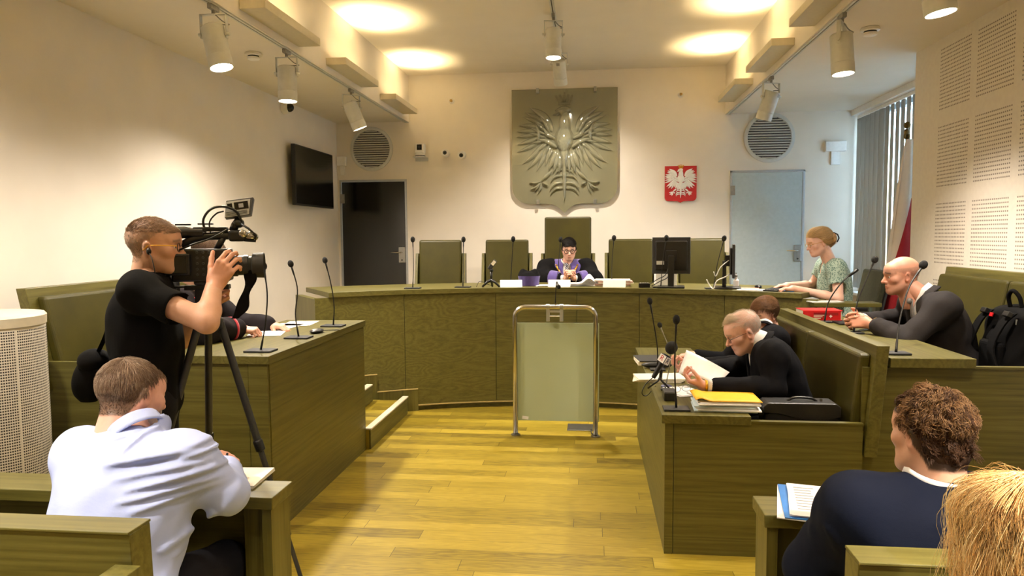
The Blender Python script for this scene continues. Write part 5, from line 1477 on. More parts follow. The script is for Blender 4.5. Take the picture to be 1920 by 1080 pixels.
class Person:
    """joints in the room; F columns = right, forward, up of the body"""
    def __init__(s, label, cat_group=None, yaw=0, skin=(.55, .33, .22)):
        s.label = label; s.F = rotm(yaw); s.skin = np.array(skin); s.j = {}; s.hands = []; s.kids = []; s.inflate = 0
    def d(s, r, f, u): return s.F @ np.array((r, f, u), float)
    def seated(s, pelvis, zf, lean=10, lean2=None, bend=0, sh=.19, spine=.46, knee=.44, roll=0, legs=True):
        j = s.j; P = np.array(pelvis, float); l2 = lean if lean2 is None else lean2
        up1 = s.d(0, math.sin(R(lean)), math.cos(R(lean))); up2 = s.d(math.sin(R(roll)), math.sin(R(l2)), math.cos(R(l2)))
        j['pelvis'] = P; j['waist'] = P+up1*.17; j['chest'] = j['waist']+up2*.17; j['neck'] = j['chest']+up2*(spine-.34+.03)
        j['up'] = up2; j['fw'] = nrm(s.d(0, 1, 0)-up2*(s.d(0, 1, 0) @ up2)); j['rt'] = np.cross(j['fw'], up2)
        for k, g in (('R', 1), ('L', -1)):
            j['sh'+k] = j['neck']-up2*.078+j['rt']*g*sh
            j['hip'+k] = P+s.d(g*.095, .02, -.01); j['kn'+k] = np.array((*(P+s.d(g*.13, knee, 0))[:2], max(P[2]-.06, zf+.47))); j['an'+k] = np.array((*(P+s.d(g*.13, knee+.02, 0))[:2], zf+.085))
        return s
    def arm(s, k, wrist, pole, l1=.29, l2=.26):
        s.j['wr'+k] = np.array(wrist, float); s.j['el'+k] = ik(s.j['sh'+k], wrist, l1, l2, pole); 
        v = s.j['wr'+k]-s.j['el'+k]; s.j['wr'+k] = s.j['el'+k]+nrm(v)*l2
        return s
    def arm2(s, k, el, wr):
        s.j['el'+k] = np.array(el, float); s.j['wr'+k] = np.array(wr, float); return s
    def hand(s, k, d, n, **kw): s.hands.append((k, d, n, kw)); return s
    def head(s, c, yaw=0, pitch=0, roll=0, **kw):
        """c = level of the eyes, angles relative to the body"""
        s.hc = np.array(c, float); s.hR = s.F @ rotm(yaw, pitch, roll); s.hk = kw; return s
    # --- shapes
    def torso(s, g=0, belly=0, wide=1., hip=1.):
        j = s.j; B = np.stack([j['rt'], j['fw'], j['up']], 1)
        p = [ellp(j['chest'], ((.158+g)*wide, .112+g, max(.12, float(np.linalg.norm(j['neck']-j['chest']))-.035+g*.3)), B, k=.06),
             ellp(j['waist']+j['fw']*(.01+belly*.5), ((.142+g)*wide+belly*.3, .105+g+belly, .15+g), B, k=.08),
             ellp(j['pelvis'], ((.168+g)*wide*hip, .125+g, .125+g), s.F, k=.08)]
        p.append(cone(j['shL'], j['shR'], .062+g, .062+g, .06))
        for k in 'RL':
            p.append(cone(j['neck']-j['up']*.062-j['fw']*.012, j['sh'+k]+j['up']*.002, .036+g, .048+g, .03))
        p.append(ellp(j['chest']-j['fw']*.04+j['up']*.01, ((.15+g)*wide, .075+g, .12+g*.5), B, k=.05))
        p.append(ellp(j['chest']-j['up']*.09, ((.155+g)*wide, .11+g, .13+g), B, k=.06))
        return p
    def armp(s, k, g=0, r=(.053, .042, .031), end=1., k2=.035):
        j = s.j; a, b, c = j['sh'+k], j['el'+k], j['wr'+k]; c = b+(c-b)*end
        rw = r[1]+(r[2]-r[1])*end
        mid = b+(c-b)*.3
        return [cone(a, b, r[0]+g, r[1]+g, k2), cone(b, mid, r[1]+g, r[1]*1.02+g, .02), cone(mid, c, r[1]*1.02+g, rw+g, .02)]
    def legp(s, g=0):
        p = []
        for k in 'RL':
            j = s.j; p += [cone(j['hip'+k], j['kn'+k], .085+g, .058+g, .05), cone(j['kn'+k], j['an'+k], .056+g, .042+g, .03)]
        return p
    def build(s):
        j = s.j; parts = []
        pts = [j[k] for k in j if k[:2] in ('pe', 'wa', 'ch', 'ne', 'sh', 'el', 'wr', 'hi', 'kn', 'an')]
        s.lo, s.hi = bounds(pts, .24)
        body = s.torso(-.012) + [cone(j['neck']-j['up']*.03, s.hc+s.hR @ np.array((0, -.03, -.06)), .056, .052, .03)]
        for k in 'RL':
            body += s.armp(k, s.hk.get('armg', -.003))
        body += s.legp(-.012)
        if s.hk.get('feet', True):
            for k in 'RL': body.append(cone(j['an'+k]+s.d(0, -.03, -.04), j['an'+k]+s.d(0, .14, -.055), .035, .026, .02))
        V, F = mesh_sdf(body, s.hk.get('res', .008), s.lo, s.hi)
        parts.append((V, F, np.tile(s.skin, (len(V), 1)), 0))
        sc = s.hk.get('scale', 1.)
        hp = head_prims(**s.hk.get('shape', {})) + NECK(s.hk.get('neck', .054))
        V, F = mesh_sdf(hp, s.hk.get('hres', .0038), (-.1, -.14, -.21), (.1, .14, .135))
        s.hV, s.hF, s.hN = V, F, vnormals(V, F)
        tk = {k: v for k, v in s.hk.items() if k in ('hairc', 'scalp', 'stubble', 'beardc', 'lips', 'red')}
        parts.append((s.H(V), F, head_tint(V, s.skin, **tk), 0))
        for k, d, n, kw in s.hands:
            kw = dict(kw); w_ = kw.pop('wr', j['wr'+k]); hs = kw.get('sc', 1.)
            hpz = hand_prims(w_, d, n, k, fore=(j['el'+k], .040, .0295), **kw)
            V, F = mesh_sdf(hpz, .0032, np.array(w_)-.2, np.array(w_)+.2)
            ht = np.tile(s.skin*np.array((1.03, .93, .90)), (len(V), 1)); parts.append((V, F, ht, 0))
        me = np_mesh('person', parts, [M['skin']])
        base = Vector((*j['pelvis'][:2], s.hk.get('zf', 0)))
        me.transform(Matrix.Translation(-base)); o = bpy.data.objects.new('person', me); COL.objects.link(o); o.location = base
        tag(o, s.label, 'person'); s.o = o
        if s.hk.get('eyes', True):
            for g in (-1, 1):
                b = MB(); b.cur = 0
                c = s.H(np.array([(g*.0315, .0738, -.003)]))[0]
                mx = Matrix(np.vstack([np.column_stack([s.hR, c]), (0, 0, 0, 1)]).tolist())
                b.ell((0, 0, 0), .0118, 18, 12, (R(90), 0, 0), Mx=mx); 
                look = mx @ Matrix.Rotation(R(s.hk.get('gaze', 0)), 4, 'X')
                b.cur = 1; b.lathe([(.0001, .0123), (.003, .0121), (.0055, .0110)], 14, look @ Matrix.Rotation(R(-90), 4, 'X'), capb=False, capt=False)
                obj('eye', b, ['eyewhite', 'iris'], o, smooth=True)
        return s
    def H(s, V): return s.hc + np.asarray(V) @ s.hR.T * s.hk.get('scale', 1.)
    def child(s, name, parts, mats, label=None, parent=None):
        me = np_mesh(name, parts, [M[m] if isinstance(m, str) else m for m in mats])
        par = parent or s.o
        me.transform(wmat(par).inverted()); o = bpy.data.objects.new(name, me); COL.objects.link(o); o.parent = par
        if label: o['label'] = label
        return o
    def cloth(s, name, prims, m, h=.007, disp=None, label=None, lo=None, hi=None, parent=None):
        V, F = mesh_sdf(prims, h, s.lo if lo is None else lo, s.hi if hi is None else hi, disp)
        return s.child(name, [(V, F, None, 0)], [m], label, parent)
    def mb(s, name, b, m, label=None, smooth=True, parent=None, **kw):
        o = obj(name, b, m, parent or s.o, smooth=smooth, **kw)
        if label: o['label'] = label
        return o
    def hair(s, strs, label=None, cap=None, name='hair'):
        parts = [(s.H(V), F, c, 0) for V, F, c in strs if V is not None]
        if cap is not None:
            V, F, c = cap; parts.append((s.H(V), F, c, 0))
        return s.child(name, parts, ['hair'], label)
    def glasses(s, m, label=None, rim='full', r=(.0235, .0185), templem=None, thick=.0017):
        b = MB()
        def T(p): return tuple(s.H(np.array([p]))[0])
        for g in (-1, 1):
            pts = [T((g*.032+r[0]*math.cos(a)*(1 if True else 1), .0985-.25*abs(r[0]*math.cos(a)*.3+.0), -.004+r[1]*math.sin(a))) for a in np.linspace(0, 2*PI, 25)]
            b.tube(pts, thick, 6, closed=False)
        b.tube([T((-.0085, .099, .001)), T((0, .102, .004)), T((.0085, .099, .001))], thick, 6)
        o = s.mb('glasses', b, m, label)
        for g in (-1, 1):
            s.mb('temple', MB().tube([T(p) for p in ((g*.0555, .095, .002), (g*.0735, .07, .004), (g*.081, .02, .004), (g*.083, -.008, .002), (g*.081, -.028, -.018))], thick*1.1, 6), templem or m, parent=o)
        return o
    def collar(s, m='shirtwhite', r=.066, h=.042, gap=.6, parent=None, tilt=0, off=(0, 0, 0), flare=.006, name='collar', thick=.0035):
        """standing collar band round the neck, open at the throat by gap (radians)"""
        j = s.j; c = j['neck']-j['up']*.030+np.array(off); hd = nrm(nrm((s.hc+s.hR @ np.array((0, -.04, -.10)))-c)+.8*j['up'])
        fwd = nrm(j['fw']-hd*(j['fw'] @ hd)); rt = np.cross(fwd, hd)
        def f(u, v):
            a = gap/2+(2*PI-gap)*u
            k = math.cos(a)                                   # +1 in front
            rr = r*(1+.06*abs(math.sin(a)))+flare*(1-v); z = h*v*(1-.25*max(0, k)) - .022*max(0, k)
            return tuple(c+fwd*math.cos(a)*rr*1.02+rt*math.sin(a)*rr+hd*z)
        b = MB(); b.grid(f, 36, 5)
        return s.mb(name, b, m, parent=parent, solid=thick)
M['eyewhite'] = mat('eye_white', 'd8d0c8', .25, var=.02); M['iris'] = mat('dark_iris', '1e140e', .2)
M['shirtwhite'] = cloth('white_shirt_cloth', 'dcd8d4', .8, .02)
# ------------------------------------------------------------------ cloth materials
M['blueshirt'] = cloth('light_blue_shirt_cloth', 'a8b3dc', .8, .02, 900, .0)
M['navysuit'] = cloth('navy_wool', '0c1120', .85, .05)
M['blacksuit'] = cloth('black_wool', '0b0b0f', .85, .08)
M['greysuit'] = cloth('charcoal_wool', '2b2828', .85, .06)
M['tshirt'] = cloth('black_cotton', '09090a', .9, .1, 500, 0)
M['trousers'] = cloth('dark_trousers_cloth', '15151a', .85, .08)
M['rosedress'] = cloth('beige_blouse_cloth', '8a7a66', .85, .04)
M['gowngrey'] = cloth('grey_black_gown_cloth', '1f1b1d', .85, .06)
M['shoe'] = mat('black_shoe_leather', '0d0c0c', .4)
def floral():
    t = NT('green_floral_dress'); tc = t.n('TexCoord').outputs['Object']
    v = t.n('TexVoronoi'); t.l(tc, v.inputs['Vector']); v.inputs['Scale'].default_value = 85
    n = t.noise(tc, 70, 3, .6, 1.5)
    f = t.math('ADD', t.math('MULTIPLY', v.outputs['Distance'], .8), t.math('MULTIPLY', n, .6))
    t.set(Base_Color=t.ramp(f, [(.45, lin('4f6a60')), (.6, lin('66837a')), (.72, lin('9fb3a6'))]), Roughness=.8)
    t.bump(t.noise(tc, 30, 3), .2, .004); return t.m
M['dress'] = floral()
M['tie'] = mat('grey_silk_tie', '6f6a66', .45, var=.08, scale=80)
def striped_tie():
    t = NT('striped_navy_tie'); tc = t.n('TexCoord').outputs['Object']
    w_ = t.n('TexWave'); t.l(t.mapr(tc, (1, 1, 1), rot=(0, .7, 0)), w_.inputs['Vector']); w_.inputs['Scale'].default_value = 22
    t.set(Base_Color=t.ramp(w_.outputs['Fac'], [(.55, lin('14151f')), (.62, lin('b7b7bd'))]), Roughness=.5); return t.m
M['stripetie'] = striped_tie()
def folds(segs, w=.011, side=None):
    """raised creases: segments (a, b, amplitude[, width]) in the room"""
    S = [(A(s[0]), A(s[1]), s[2], s[3] if len(s) > 3 else w) for s in segs]
    def f(P):
        d = np.zeros(len(P), np.float32)
        for a, b, am, w_ in S:
            ab = b-a; t = np.clip(((P-a) @ ab)/float(ab @ ab), 0, 1); q = P-a-t[:, None]*ab
            d += am*np.exp(-(q*q).sum(1)/(w_*w_))*(4*t*(1-t)+.15)
        return d
    return f
def folds2(segs, ycut):
    """creases running across the back: distance measured in the X-Z plane, for points behind ycut"""
    S = [(A(s[0])[[0, 2]], A(s[1])[[0, 2]], s[2], s[3]) for s in segs]
    def f(P):
        Q = P[:, [0, 2]]; d = np.zeros(len(P), np.float32)
        for a, b, am, w_ in S:
            ab = b-a; t = np.clip(((Q-a) @ ab)/float(ab @ ab), 0, 1); q = Q-a-t[:, None]*ab; l = np.sqrt((q*q).sum(1)); sg = np.where(q[:, 1] > 0, 1., 2.2)
            d += am*np.exp(-(l*sg/w_)**2)*np.maximum(np.sin(np.pi*t), 0)**.6-am*.55*np.exp(-((q[:, 1]+w_*1.1)/(w_*.7))**2)*np.sin(np.pi*t)*(l < w_*3)
        return d*(P[:, 1] < ycut)
    return f
def fsum(*fs): return lambda P: sum(f(P) for f in fs)
def wrinkle(am, fr, w=0): return lambda P: am*snoise(P, fr, w).astype(np.float32)
def vneck(p, w_=.05, dp=.17, up=.10):
    j = p.j; B = np.stack([j['rt'], j['fw'], j['up']], 1)
    return [S_(f_ell(j['neck']+j['fw']*.10-j['up']*(dp*.45), (w_, .10, dp*.72), B), .012), S_(f_cone(j['neck']-j['up']*.05, j['neck']+j['up']*.2+j['fw']*.06, .062, .07), .012)]
def neckhole(p, r=.064, dn=.02):
    j = p.j; return [S_(f_cone(j['neck']-j['up']*dn, j['neck']+j['up']*.25+j['fw']*.07, r, r*1.1), .01)]
def sleeve(p, k, g, end=.9, r=(.053, .042, .031)):
    return p.armp(k, g, r, end, .05)
def cutend(p, k, f=.9):
    j = p.j; a = j['el'+k]+(j['wr'+k]-j['el'+k])*f; return a, nrm(j['wr'+k]-j['el'+k])
def suit(p, m, g=.02, sl=.88, wide=1., belly=0, am=.004, disp=None, h=.007, open_=True, name='jacket', extra=(), armr=(.056, .046, .034)):
    pr = p.torso(g, belly, wide) + list(extra)
    for k in 'RL':
        c = p.j['el'+k]+(p.j['wr'+k]-p.j['el'+k])*sl
        pr += p.armp(k, g*.8, armr, sl, .05)
    if open_: pr += vneck(p)
    else: pr += neckhole(p)
    dz = wrinkle(am, 22, 0)
    dz2 = wrinkle(am*.6, 48, 1)
    o = p.cloth(name, pr, m, h, fsum(dz, dz2, *( [disp] if disp else [])))
    return o
def cuffs(p, k, m='shirtwhite', f0=.86, f1=.99, r=.042):
    j = p.j; a = j['el'+k]+(j['wr'+k]-j['el'+k])*f0; b = j['el'+k]+(j['wr'+k]-j['el'+k])*f1
    return p.mb('cuff', MB().tube([a, a+(b-a)*.5, b], [r, r, r*.97], 20, caps=False), m, solid=.003)
def legs(p, m='trousers', g=.012):
    j = p.j; pr = p.legp(g)+[ellp(j['pelvis'], (.172+g, .13+g, .12+g), p.F, k=.06)]
    lo, hi = bounds([j[k] for k in ('pelvis', 'hipR', 'hipL', 'knR', 'knL', 'anR', 'anL')], .2)
    for k in 'RL': pr.append(I_(lambda P: -(P[:, 2]-float(j['anR'][2])+.02)))if False else None
    p.cloth('trousers', pr, m, .010, wrinkle(.004, 20), lo=lo, hi=hi)
def shoes(p):
    j = p.j
    for k in 'RL':
        a = j['an'+k]; pr = [cone(a+p.d(0, -.035, -.05), a+p.d(0, .09, -.055), .04, .042, .02), cone(a+p.d(0, .09, -.055), a+p.d(0, .17, -.06), .042, .03, .02), I_(f_plane(a+p.d(0, 0, -.083), (0, 0, -1)))]
        p.cloth('shoe', pr, 'shoe', .007, lo=a-.22, hi=a+.22)
def tieribbon(p, m, w_=.04, L=.34, g=.03):
    j = p.j; top = j['neck']+j['fw']*.078-j['up']*.012
    def f(u, v):
        c = top+(-j['up'])*L*v+j['fw']*(.03*min(1, v*4)+g*v); ww = w_*(.45+.55*v)
        return tuple(c+j['rt']*(u-.5)*ww+j['fw']*.006*(1-abs(2*u-1)))
    b = MB(); b.grid(f, 5, 12); b.ell(tuple(top+j['fw']*.012), (.017, .014, .018)); return p.mb('tie', b, m, solid=.003)
def wristwatch(p, k, f=.97, r=.037):
    j = p.j; a = j['el'+k]+(j['wr'+k]-j['el'+k])*f; ax = nrm(j['wr'+k]-j['el'+k]); q = Vector(ax).to_track_quat('Z', 'Y').to_matrix().to_4x4()
    B = Matrix.Translation(Vector(a)) @ q
    o = p.mb('wristwatch', MB().lathe([(r, -.009), (r+.003, -.009), (r+.003, .009), (r, .009), (r, -.009)], 24, B, capb=False, capt=False), 'gold'); return o, B
def rgb(h): return lin(h)[:3]
crownflow = lambda c0=(0, -.075, .09), down=.35: (lambda p, n: (lambda v: v-n*(v*n).sum(1)[:, None])((lambda q: q/(np.linalg.norm(q, axis=1)[:, None]+1e-9))(p-np.array(c0))+np.array((0, 0, -down))))
def dirflow(v): 
    v = np.array(v, float); return lambda p, n: (lambda q: q/(np.linalg.norm(q, axis=1)[:, None]+1e-9))(v[None, :]-n*(n @ v)[:, None])
def scalpmask(p, fn): V = p.hV; return fn(*V.T)

# ------------------------------------------------------------------ man in the light blue shirt (left foreground, from behind)
P = Person('man in light blue shirt seen from behind, writing at the left table', yaw=-6, skin=rgb('cf9c88'))
P.seated((-1.455, 1.93, .58), 0, 20, 27, sh=.185, spine=.46, knee=.42)
P.head(at(249, 741, Y=2.20), yaw=-16, pitch=-14, roll=-7, shape=dict(w=1.04, beard=1), hairc=rgb('6b5140'), scalp=scalp_full(.07, .02, -.068), stubble=.75, beardc=rgb('b5a48f'), neck=.062, scale=1.02)
P.arm2('R', at(424, 925, Y=2.12), at(421, 884, Y=2.34)); P.arm('L', (-1.60, 2.37, .83), (-.5, -.6, -.7))
P.hand('R', (-.25, .8, .25), (-.5, -.1, -.85), curl=(.9, 1.0, 1.1, 1.2), thumb=(.7, .6)); P.hand('L', (.5, .9, -.1), (0, 0, -1))
P.build()
bk = lambda x, y, Y=1.90: at(x, y, Y=Y)
sf = []
for (x0, y0), (x1, y1), am, w_ in (((170, 880), (330, 862), .020, .016), ((195, 905), (350, 888), .012, .012), ((225, 925), (372, 905), .015, .010), ((215, 945), (372, 925), .012, .009), ((240, 965), (375, 935), .010, .010),
        ((218, 826), (198, 868), .012, .009), ((232, 832), (300, 850), .007, .010), ((150, 845), (195, 836), .007, .010), ((290, 1050), (352, 1000), .016, .011), ((300, 1066), (360, 1030), .012, .010), ((300, 880), (368, 868), .010, .009), ((310, 858), (366, 856), .008, .008)):
    a, b = bk(x0, y0), bk(x1, y1)
    sf.append((tuple(a), tuple(b), am*.85, w_*1.5))
pr = P.torso(.022, .045, 1.19, 1.10)
for k in 'RL': pr += P.armp(k, .016, (.062, .052, .040), .93, .06)
pr.append(cone(P.j['neck']-P.j['up']*.05, P.j['neck']+P.j['up']*.035+P.j['fw']*.012, .088, .070, .03)); pr += neckhole(P, .062, -.02)
# yoke and armhole seams as fine grooves
def seam(pts, Y=1.98):
    out = []
    q = [bk(*s, Y=Y) for s in pts]
    for a, b in zip(q, q[1:]):
        for dy in (-.10, -.06, -.02, .02): out.append(((a.x, a.y+dy, a.z), (b.x, b.y+dy, b.z), -.0035, .004))
    return out
shirt = P.cloth('shirt', pr, 'blueshirt', .0055, fsum(wrinkle(.003, 20, 0), wrinkle(.0012, 45, 2), folds2(sf, 2.12), folds(seam([(120, 812), (165, 824), (215, 829), (290, 833), (372, 850)]))))
P.collar('blueshirt', .074, .046, .3, shirt, flare=.012, thick=.005, off=(0, .004, .026))
a, ax = cutend(P, 'R', .93); P.mb('rolled_cuff', MB().tube([a-ax*.035, a-ax*.01, a+ax*.012], [.056, .058, .055], 22, caps=False), 'blueshirt', parent=shirt, solid=.006)
legs(P); shoes(P)
m = scalpmask(P, scalp_full(.07, .022, -.066))
P.hair([strands(P.hV, P.hN, m, 9000, .026, crownflow((.01, -.05, .105), .3), 5, .0007, .18, col=rgb('7d6450'), cvar=.4, jit=.25, clear=.002),
        strands(P.hV, P.hN, m, 1500, .024, crownflow((.01, -.05, .105), .3), 5, .0006, .22, col=rgb('a8957f'), cvar=.2, jit=.3, clear=.003)], 'short greying brown hair')
bm = (P.hV[:, 2] < -.045)*(P.hV[:, 1] > .0)*(P.hV[:, 2] > -.125)*(np.abs(P.hV[:, 0]) > .02)
P.hair([strands(P.hV, P.hN, bm.astype(float), 1800, .014, dirflow((0, .2, -1)), 4, .0006, .6, col=rgb('cbbda9'), cvar=.25, jit=.3, clear=0)], 'short grey beard', name='beard')
o = obj('pen', MB().tube([tuple(Vector(P.j['wrR'])+Vector((-.02, .06, .045))), tuple(Vector(P.j['wrR'])+Vector((-.05, .10, -.035)))], .004, 8), 'black', smooth=True); tag(o, 'pen in the hand of the man in the light blue shirt', 'pen')

# ------------------------------------------------------------------ curly-haired man in navy (right foreground, from behind)
P = Person('curly-haired man in a navy jacket seen from behind at the right table', yaw=4, skin=rgb('c99a80'))
P.seated((.865, 1.765, .545), 0, 10, 15, sh=.195, spine=.475, knee=.42)
P.head(at(1742, 812, Y=1.90), yaw=20, pitch=-3, roll=2, scale=.91, shape=dict(w=.95), hairc=rgb('3a281c'), scalp=scalp_full(.06, .0, -.085), neck=.062)
P.arm2('L', at(1520, 1065, Y=1.98), (.70, 2.2, .72)); P.arm('R', (1.12, 2.1, .74), (1, -.3, -.4))
P.hand('L', (.4, .9, -.1), (.1, 0, -1)); P.hand('R', (-.3, .9, -.1), (0, 0, -1))
P.build()
sx = []
for (x0, y0), (x1, y1), am in (((1545, 985), (1580, 1020), .012), ((1535, 1010), (1570, 1050), .012), ((1720, 960), (1790, 985), .005), ((1590, 930), (1600, 1000), .006)):
    a, b = at(x0, y0, Y=1.8), at(x1, y1, Y=1.8); sx += [((a.x, yy, a.z), (b.x, yy, b.z), am, .012) for yy in (1.72, 1.8, 1.88)]
j = suit(P, 'navysuit', .030, wide=1.12, am=.0025, disp=folds(sx), h=.0065)
P.collar('navysuit', .083, .028, 1.5, j, off=(0, -.004, -.014), flare=.02, thick=.008)
P.collar('shirtwhite', .072, .042, .5, off=(0, -.002, .014))
pr = P.torso(.008); pr += neckhole(P, .058); P.cloth('shirt', pr, 'shirtwhite', .010)
legs(P); shoes(P)
cap = [ellp((0, -.022, .040), (.070, .094, .087)), ellp((0, -.062, -.034), (.060, .046, .052), k=.03), S_(f_box((0, .12, -.06), (.2, .09, .12), .02), .02), S_(f_box((0, .075, -.05), (.2, .085, .085), .02), .03)]
V, F = mesh_sdf(cap, .005, (-.13, -.17, -.13), (.13, .12, .17), lambda Q: .006*snoise(Q, 60, 1)+.005*snoise(Q, 120, 2))
capc = (V, F, np.tile(np.array(rgb('38261a')), (len(V), 1))*(1+.25*snoise(V, 90, 0))[:, None])
Nn = vnormals(V, F); mk = (V[:, 2] > -.052)*1.
fl = crownflow((0, -.03, .12), .25)
P.hair([strands(V, Nn, mk, 10000, .042, fl, 10, .0010, .05, c=(0, -.022, .040), rr=(.071, .095, .087), col=rgb('4e3523'), cvar=.35, curl=.75, curlf=7, jit=.9, clear=.001, clump=230),
        strands(V, Nn, mk*(V[:, 2] > .03), 3000, .045, fl, 10, .0009, .10, c=(0, -.022, .040), rr=(.072, .096, .088), col=rgb('80603f'), cvar=.3, curl=.85, curlf=7, jit=.9, clear=.004, clump=140)], 'thick brown curly hair', capc)

# ------------------------------------------------------------------ woman with long blonde hair (bottom right corner)
P = Person('woman with long blonde wavy hair, cut off by the bottom right corner', yaw=10, skin=rgb('d3a088'))
hc = at(1925, 1035, Y=1.16)
P.seated((hc.x+.02, 1.0, .56), 0, 6, 8, sh=.17, spine=.47, knee=.42)
P.head(hc, yaw=4, pitch=-4, hairc=rgb('a9793c'), scalp=scalp_full(.07, .0, -.085), scale=.97)
P.arm('R', (hc.x+.2, 1.3, .66), (1, -.3, -.5)); P.arm('L', (hc.x-.14, 1.3, .66), (-1, -.3, -.5))
P.hand('R', (-.3, .9, -.1), (0, 0, -1)); P.hand('L', (.3, .9, -.1), (0, 0, -1)); P.build()
pr = P.torso(.015)
for k in 'RL': pr += P.armp(k, .012, end=.9)
P.cloth('blouse', pr+neckhole(P, .07, .03), 'rosedress', .009, wrinkle(.004, 22)); legs(P); shoes(P)
cap = [ellp((0, -.024, .036), (.084, .104, .090)), ellp((0, -.06, -.09), (.088, .06, .13), k=.05), ellp((-.055, -.035, -.16), (.045, .05, .12), k=.05), ellp((.055, -.035, -.16), (.045, .05, .12), k=.05), S_(f_box((0, .13, -.07), (.068, .12, .16), .03), .03)]
V, F = mesh_sdf(cap, .006, (-.15, -.17, -.32), (.15, .12, .16), lambda Q: .004*snoise(Q*np.array((1, 1, .2), np.float32), 90, 1))
capc = (V, F, np.tile(np.array(rgb('c09553')), (len(V), 1))*(1+.3*snoise(V*np.array((1, 1, .15)), 160, 0))[:, None])
Nn = vnormals(V, F)
def blf(p, n):
    v = p-np.array((.01, .0, .13)); v = v/(np.linalg.norm(v, axis=1)[:, None]+1e-9)*np.clip((p[:, 2:3]-.02)*14, 0, 1.2)+np.array((0, -.1, -1.0)); return v-n*(v*n).sum(1)[:, None]
mk = (V[:, 2] > -.12).astype(float)
P.hair([strands(V, Nn, mk, 11000, lambda p: .10+.9*np.clip(p[:, 2]+.16, 0, .22), blf, 16, .00055, .06, c=(0, -.024, .036), rr=(.086, .106, .092), col=rgb('deb478'), cvar=.3, curl=.30, curlf=11, jit=.06, clear=.001, grow=.03, clump=110),
        strands(V, Nn, mk, 3500, lambda p: .10+.9*np.clip(p[:, 2]+.16, 0, .22), blf, 16, .00055, .10, c=(0, -.024, .036), rr=(.086, .106, .092), col=rgb('f0d49c'), cvar=.2, curl=.4, curlf=12, jit=.08, clear=.003, grow=.05, clump=70),
        strands(V, Nn, (V[:, 2] > .06).astype(float), 220, .07, blf, 8, .0004, .9, c=(0, -.024, .036), rr=(.086, .106, .092), col=rgb('c89f5e'), cvar=.2, curl=.5, curlf=6, jit=.6, clear=.006)], 'long wavy blonde hair', capc)

# ------------------------------------------------------------------ cameraman
P = Person('standing cameraman in a black t-shirt, looking into a video camera', yaw=-70, skin=rgb('cc9d82'))
P.seated((-1.885, 2.83, .97), 0, 1, 7, sh=.185, spine=.525, knee=.1)
J = P.j
for k, g in (('R', 1), ('L', -1)):
    J['kn'+k] = J['pelvis']+P.d(g*.12, .03, -.46); J['an'+k] = np.array((*(J['pelvis']+P.d(g*.15, -.03, 0))[:2], .085))
P.head(at(292, 461, Y=2.86), yaw=-2, pitch=-2, roll=0, shape=dict(w=1.0), hairc=rgb('7d6a58'), scalp=lambda x, y, z: .34*scalp_full(.066, .025, -.07)(x, y, z), stubble=.3, beardc=rgb('7b6757'), neck=.056, armg=.001)
P.arm2('R', at(388, 604, Y=2.64), at(401, 536, Y=2.79)); P.arm('L', at(392, 566, Y=3.08), (-.2, .5, -1), .30, .275)
P.hand('R', (.52, .12, .85), (-.05, 1, .05), curl=(.62, .66, .7, .78), thumb=(.2, .15), spread=.07, sc=1.08); P.hand('L', (.8, .1, .5), (.3, -.8, .2), curl=(1, 1.1, 1.1, 1.2))
P.build()
pr = P.torso(.016, .0, 1.0)
for k in 'RL':
    a, b = J['sh'+k], J['el'+k]; e = a+(b-a)*.70; pr.append(cone(a, e, .062, .064, .045))
pr += neckhole(P, .062, .015)
for k in 'RL':
    a, b = J['sh'+k], J['el'+k]; pr.append(S_(f_cone(a+(b-a)*.72, a+(b-a)*1.1, .085, .09), .004))
jp = P.j['pelvis']
ts = P.cloth('t_shirt', pr+[ellp(jp-np.array((0, 0, .02)), (.178, .135, .12), P.F, k=.05)], 'tshirt', .0065, fsum(wrinkle(.007, 16), wrinkle(.004, 34, 1)))
P.collar('tshirt', .064, .016, .0, ts, flare=.004, thick=.004, name='neckband')
legs(P, 'trousers'); shoes(P)
m = scalpmask(P, scalp_full(.066, .025, -.068)); top = m*(P.hV[:, 2] > .055)
P.hair([strands(P.hV, P.hN, m, 7000, .0060, crownflow(down=.2), 3, .0005, .7, col=rgb('9c8b78'), cvar=.35, jit=.4, clear=0),
        strands(P.hV, P.hN, top, 3500, .014, dirflow((0, 1, .15)), 4, .0006, .6, col=rgb('86694b'), cvar=.3, jit=.3, clear=0)], 'short cropped brown hair')
P.glasses('black', 'glasses with yellow temples', templem='yellow')
ear = P.H(np.array([(.086, -.004, -.022)]))[0]
t = thing('earphone', 'black earphone with its cable hanging from the cameraman\'s ear', 'earphone', tuple(ear))
obj('earbud', MB().ell(tuple(ear), (.010, .010, .014)), 'black', t, smooth=True)
e2 = Vector(ear)
obj('cable', MB().tube(spline([e2, e2+Vector((.03, -.02, -.05)), e2+Vector((.045, -.02, -.16)), e2+Vector((.04, .0, -.30)), e2+Vector((.05, .02, -.52))], 16), .0022, 6), 'black', t, smooth=True)
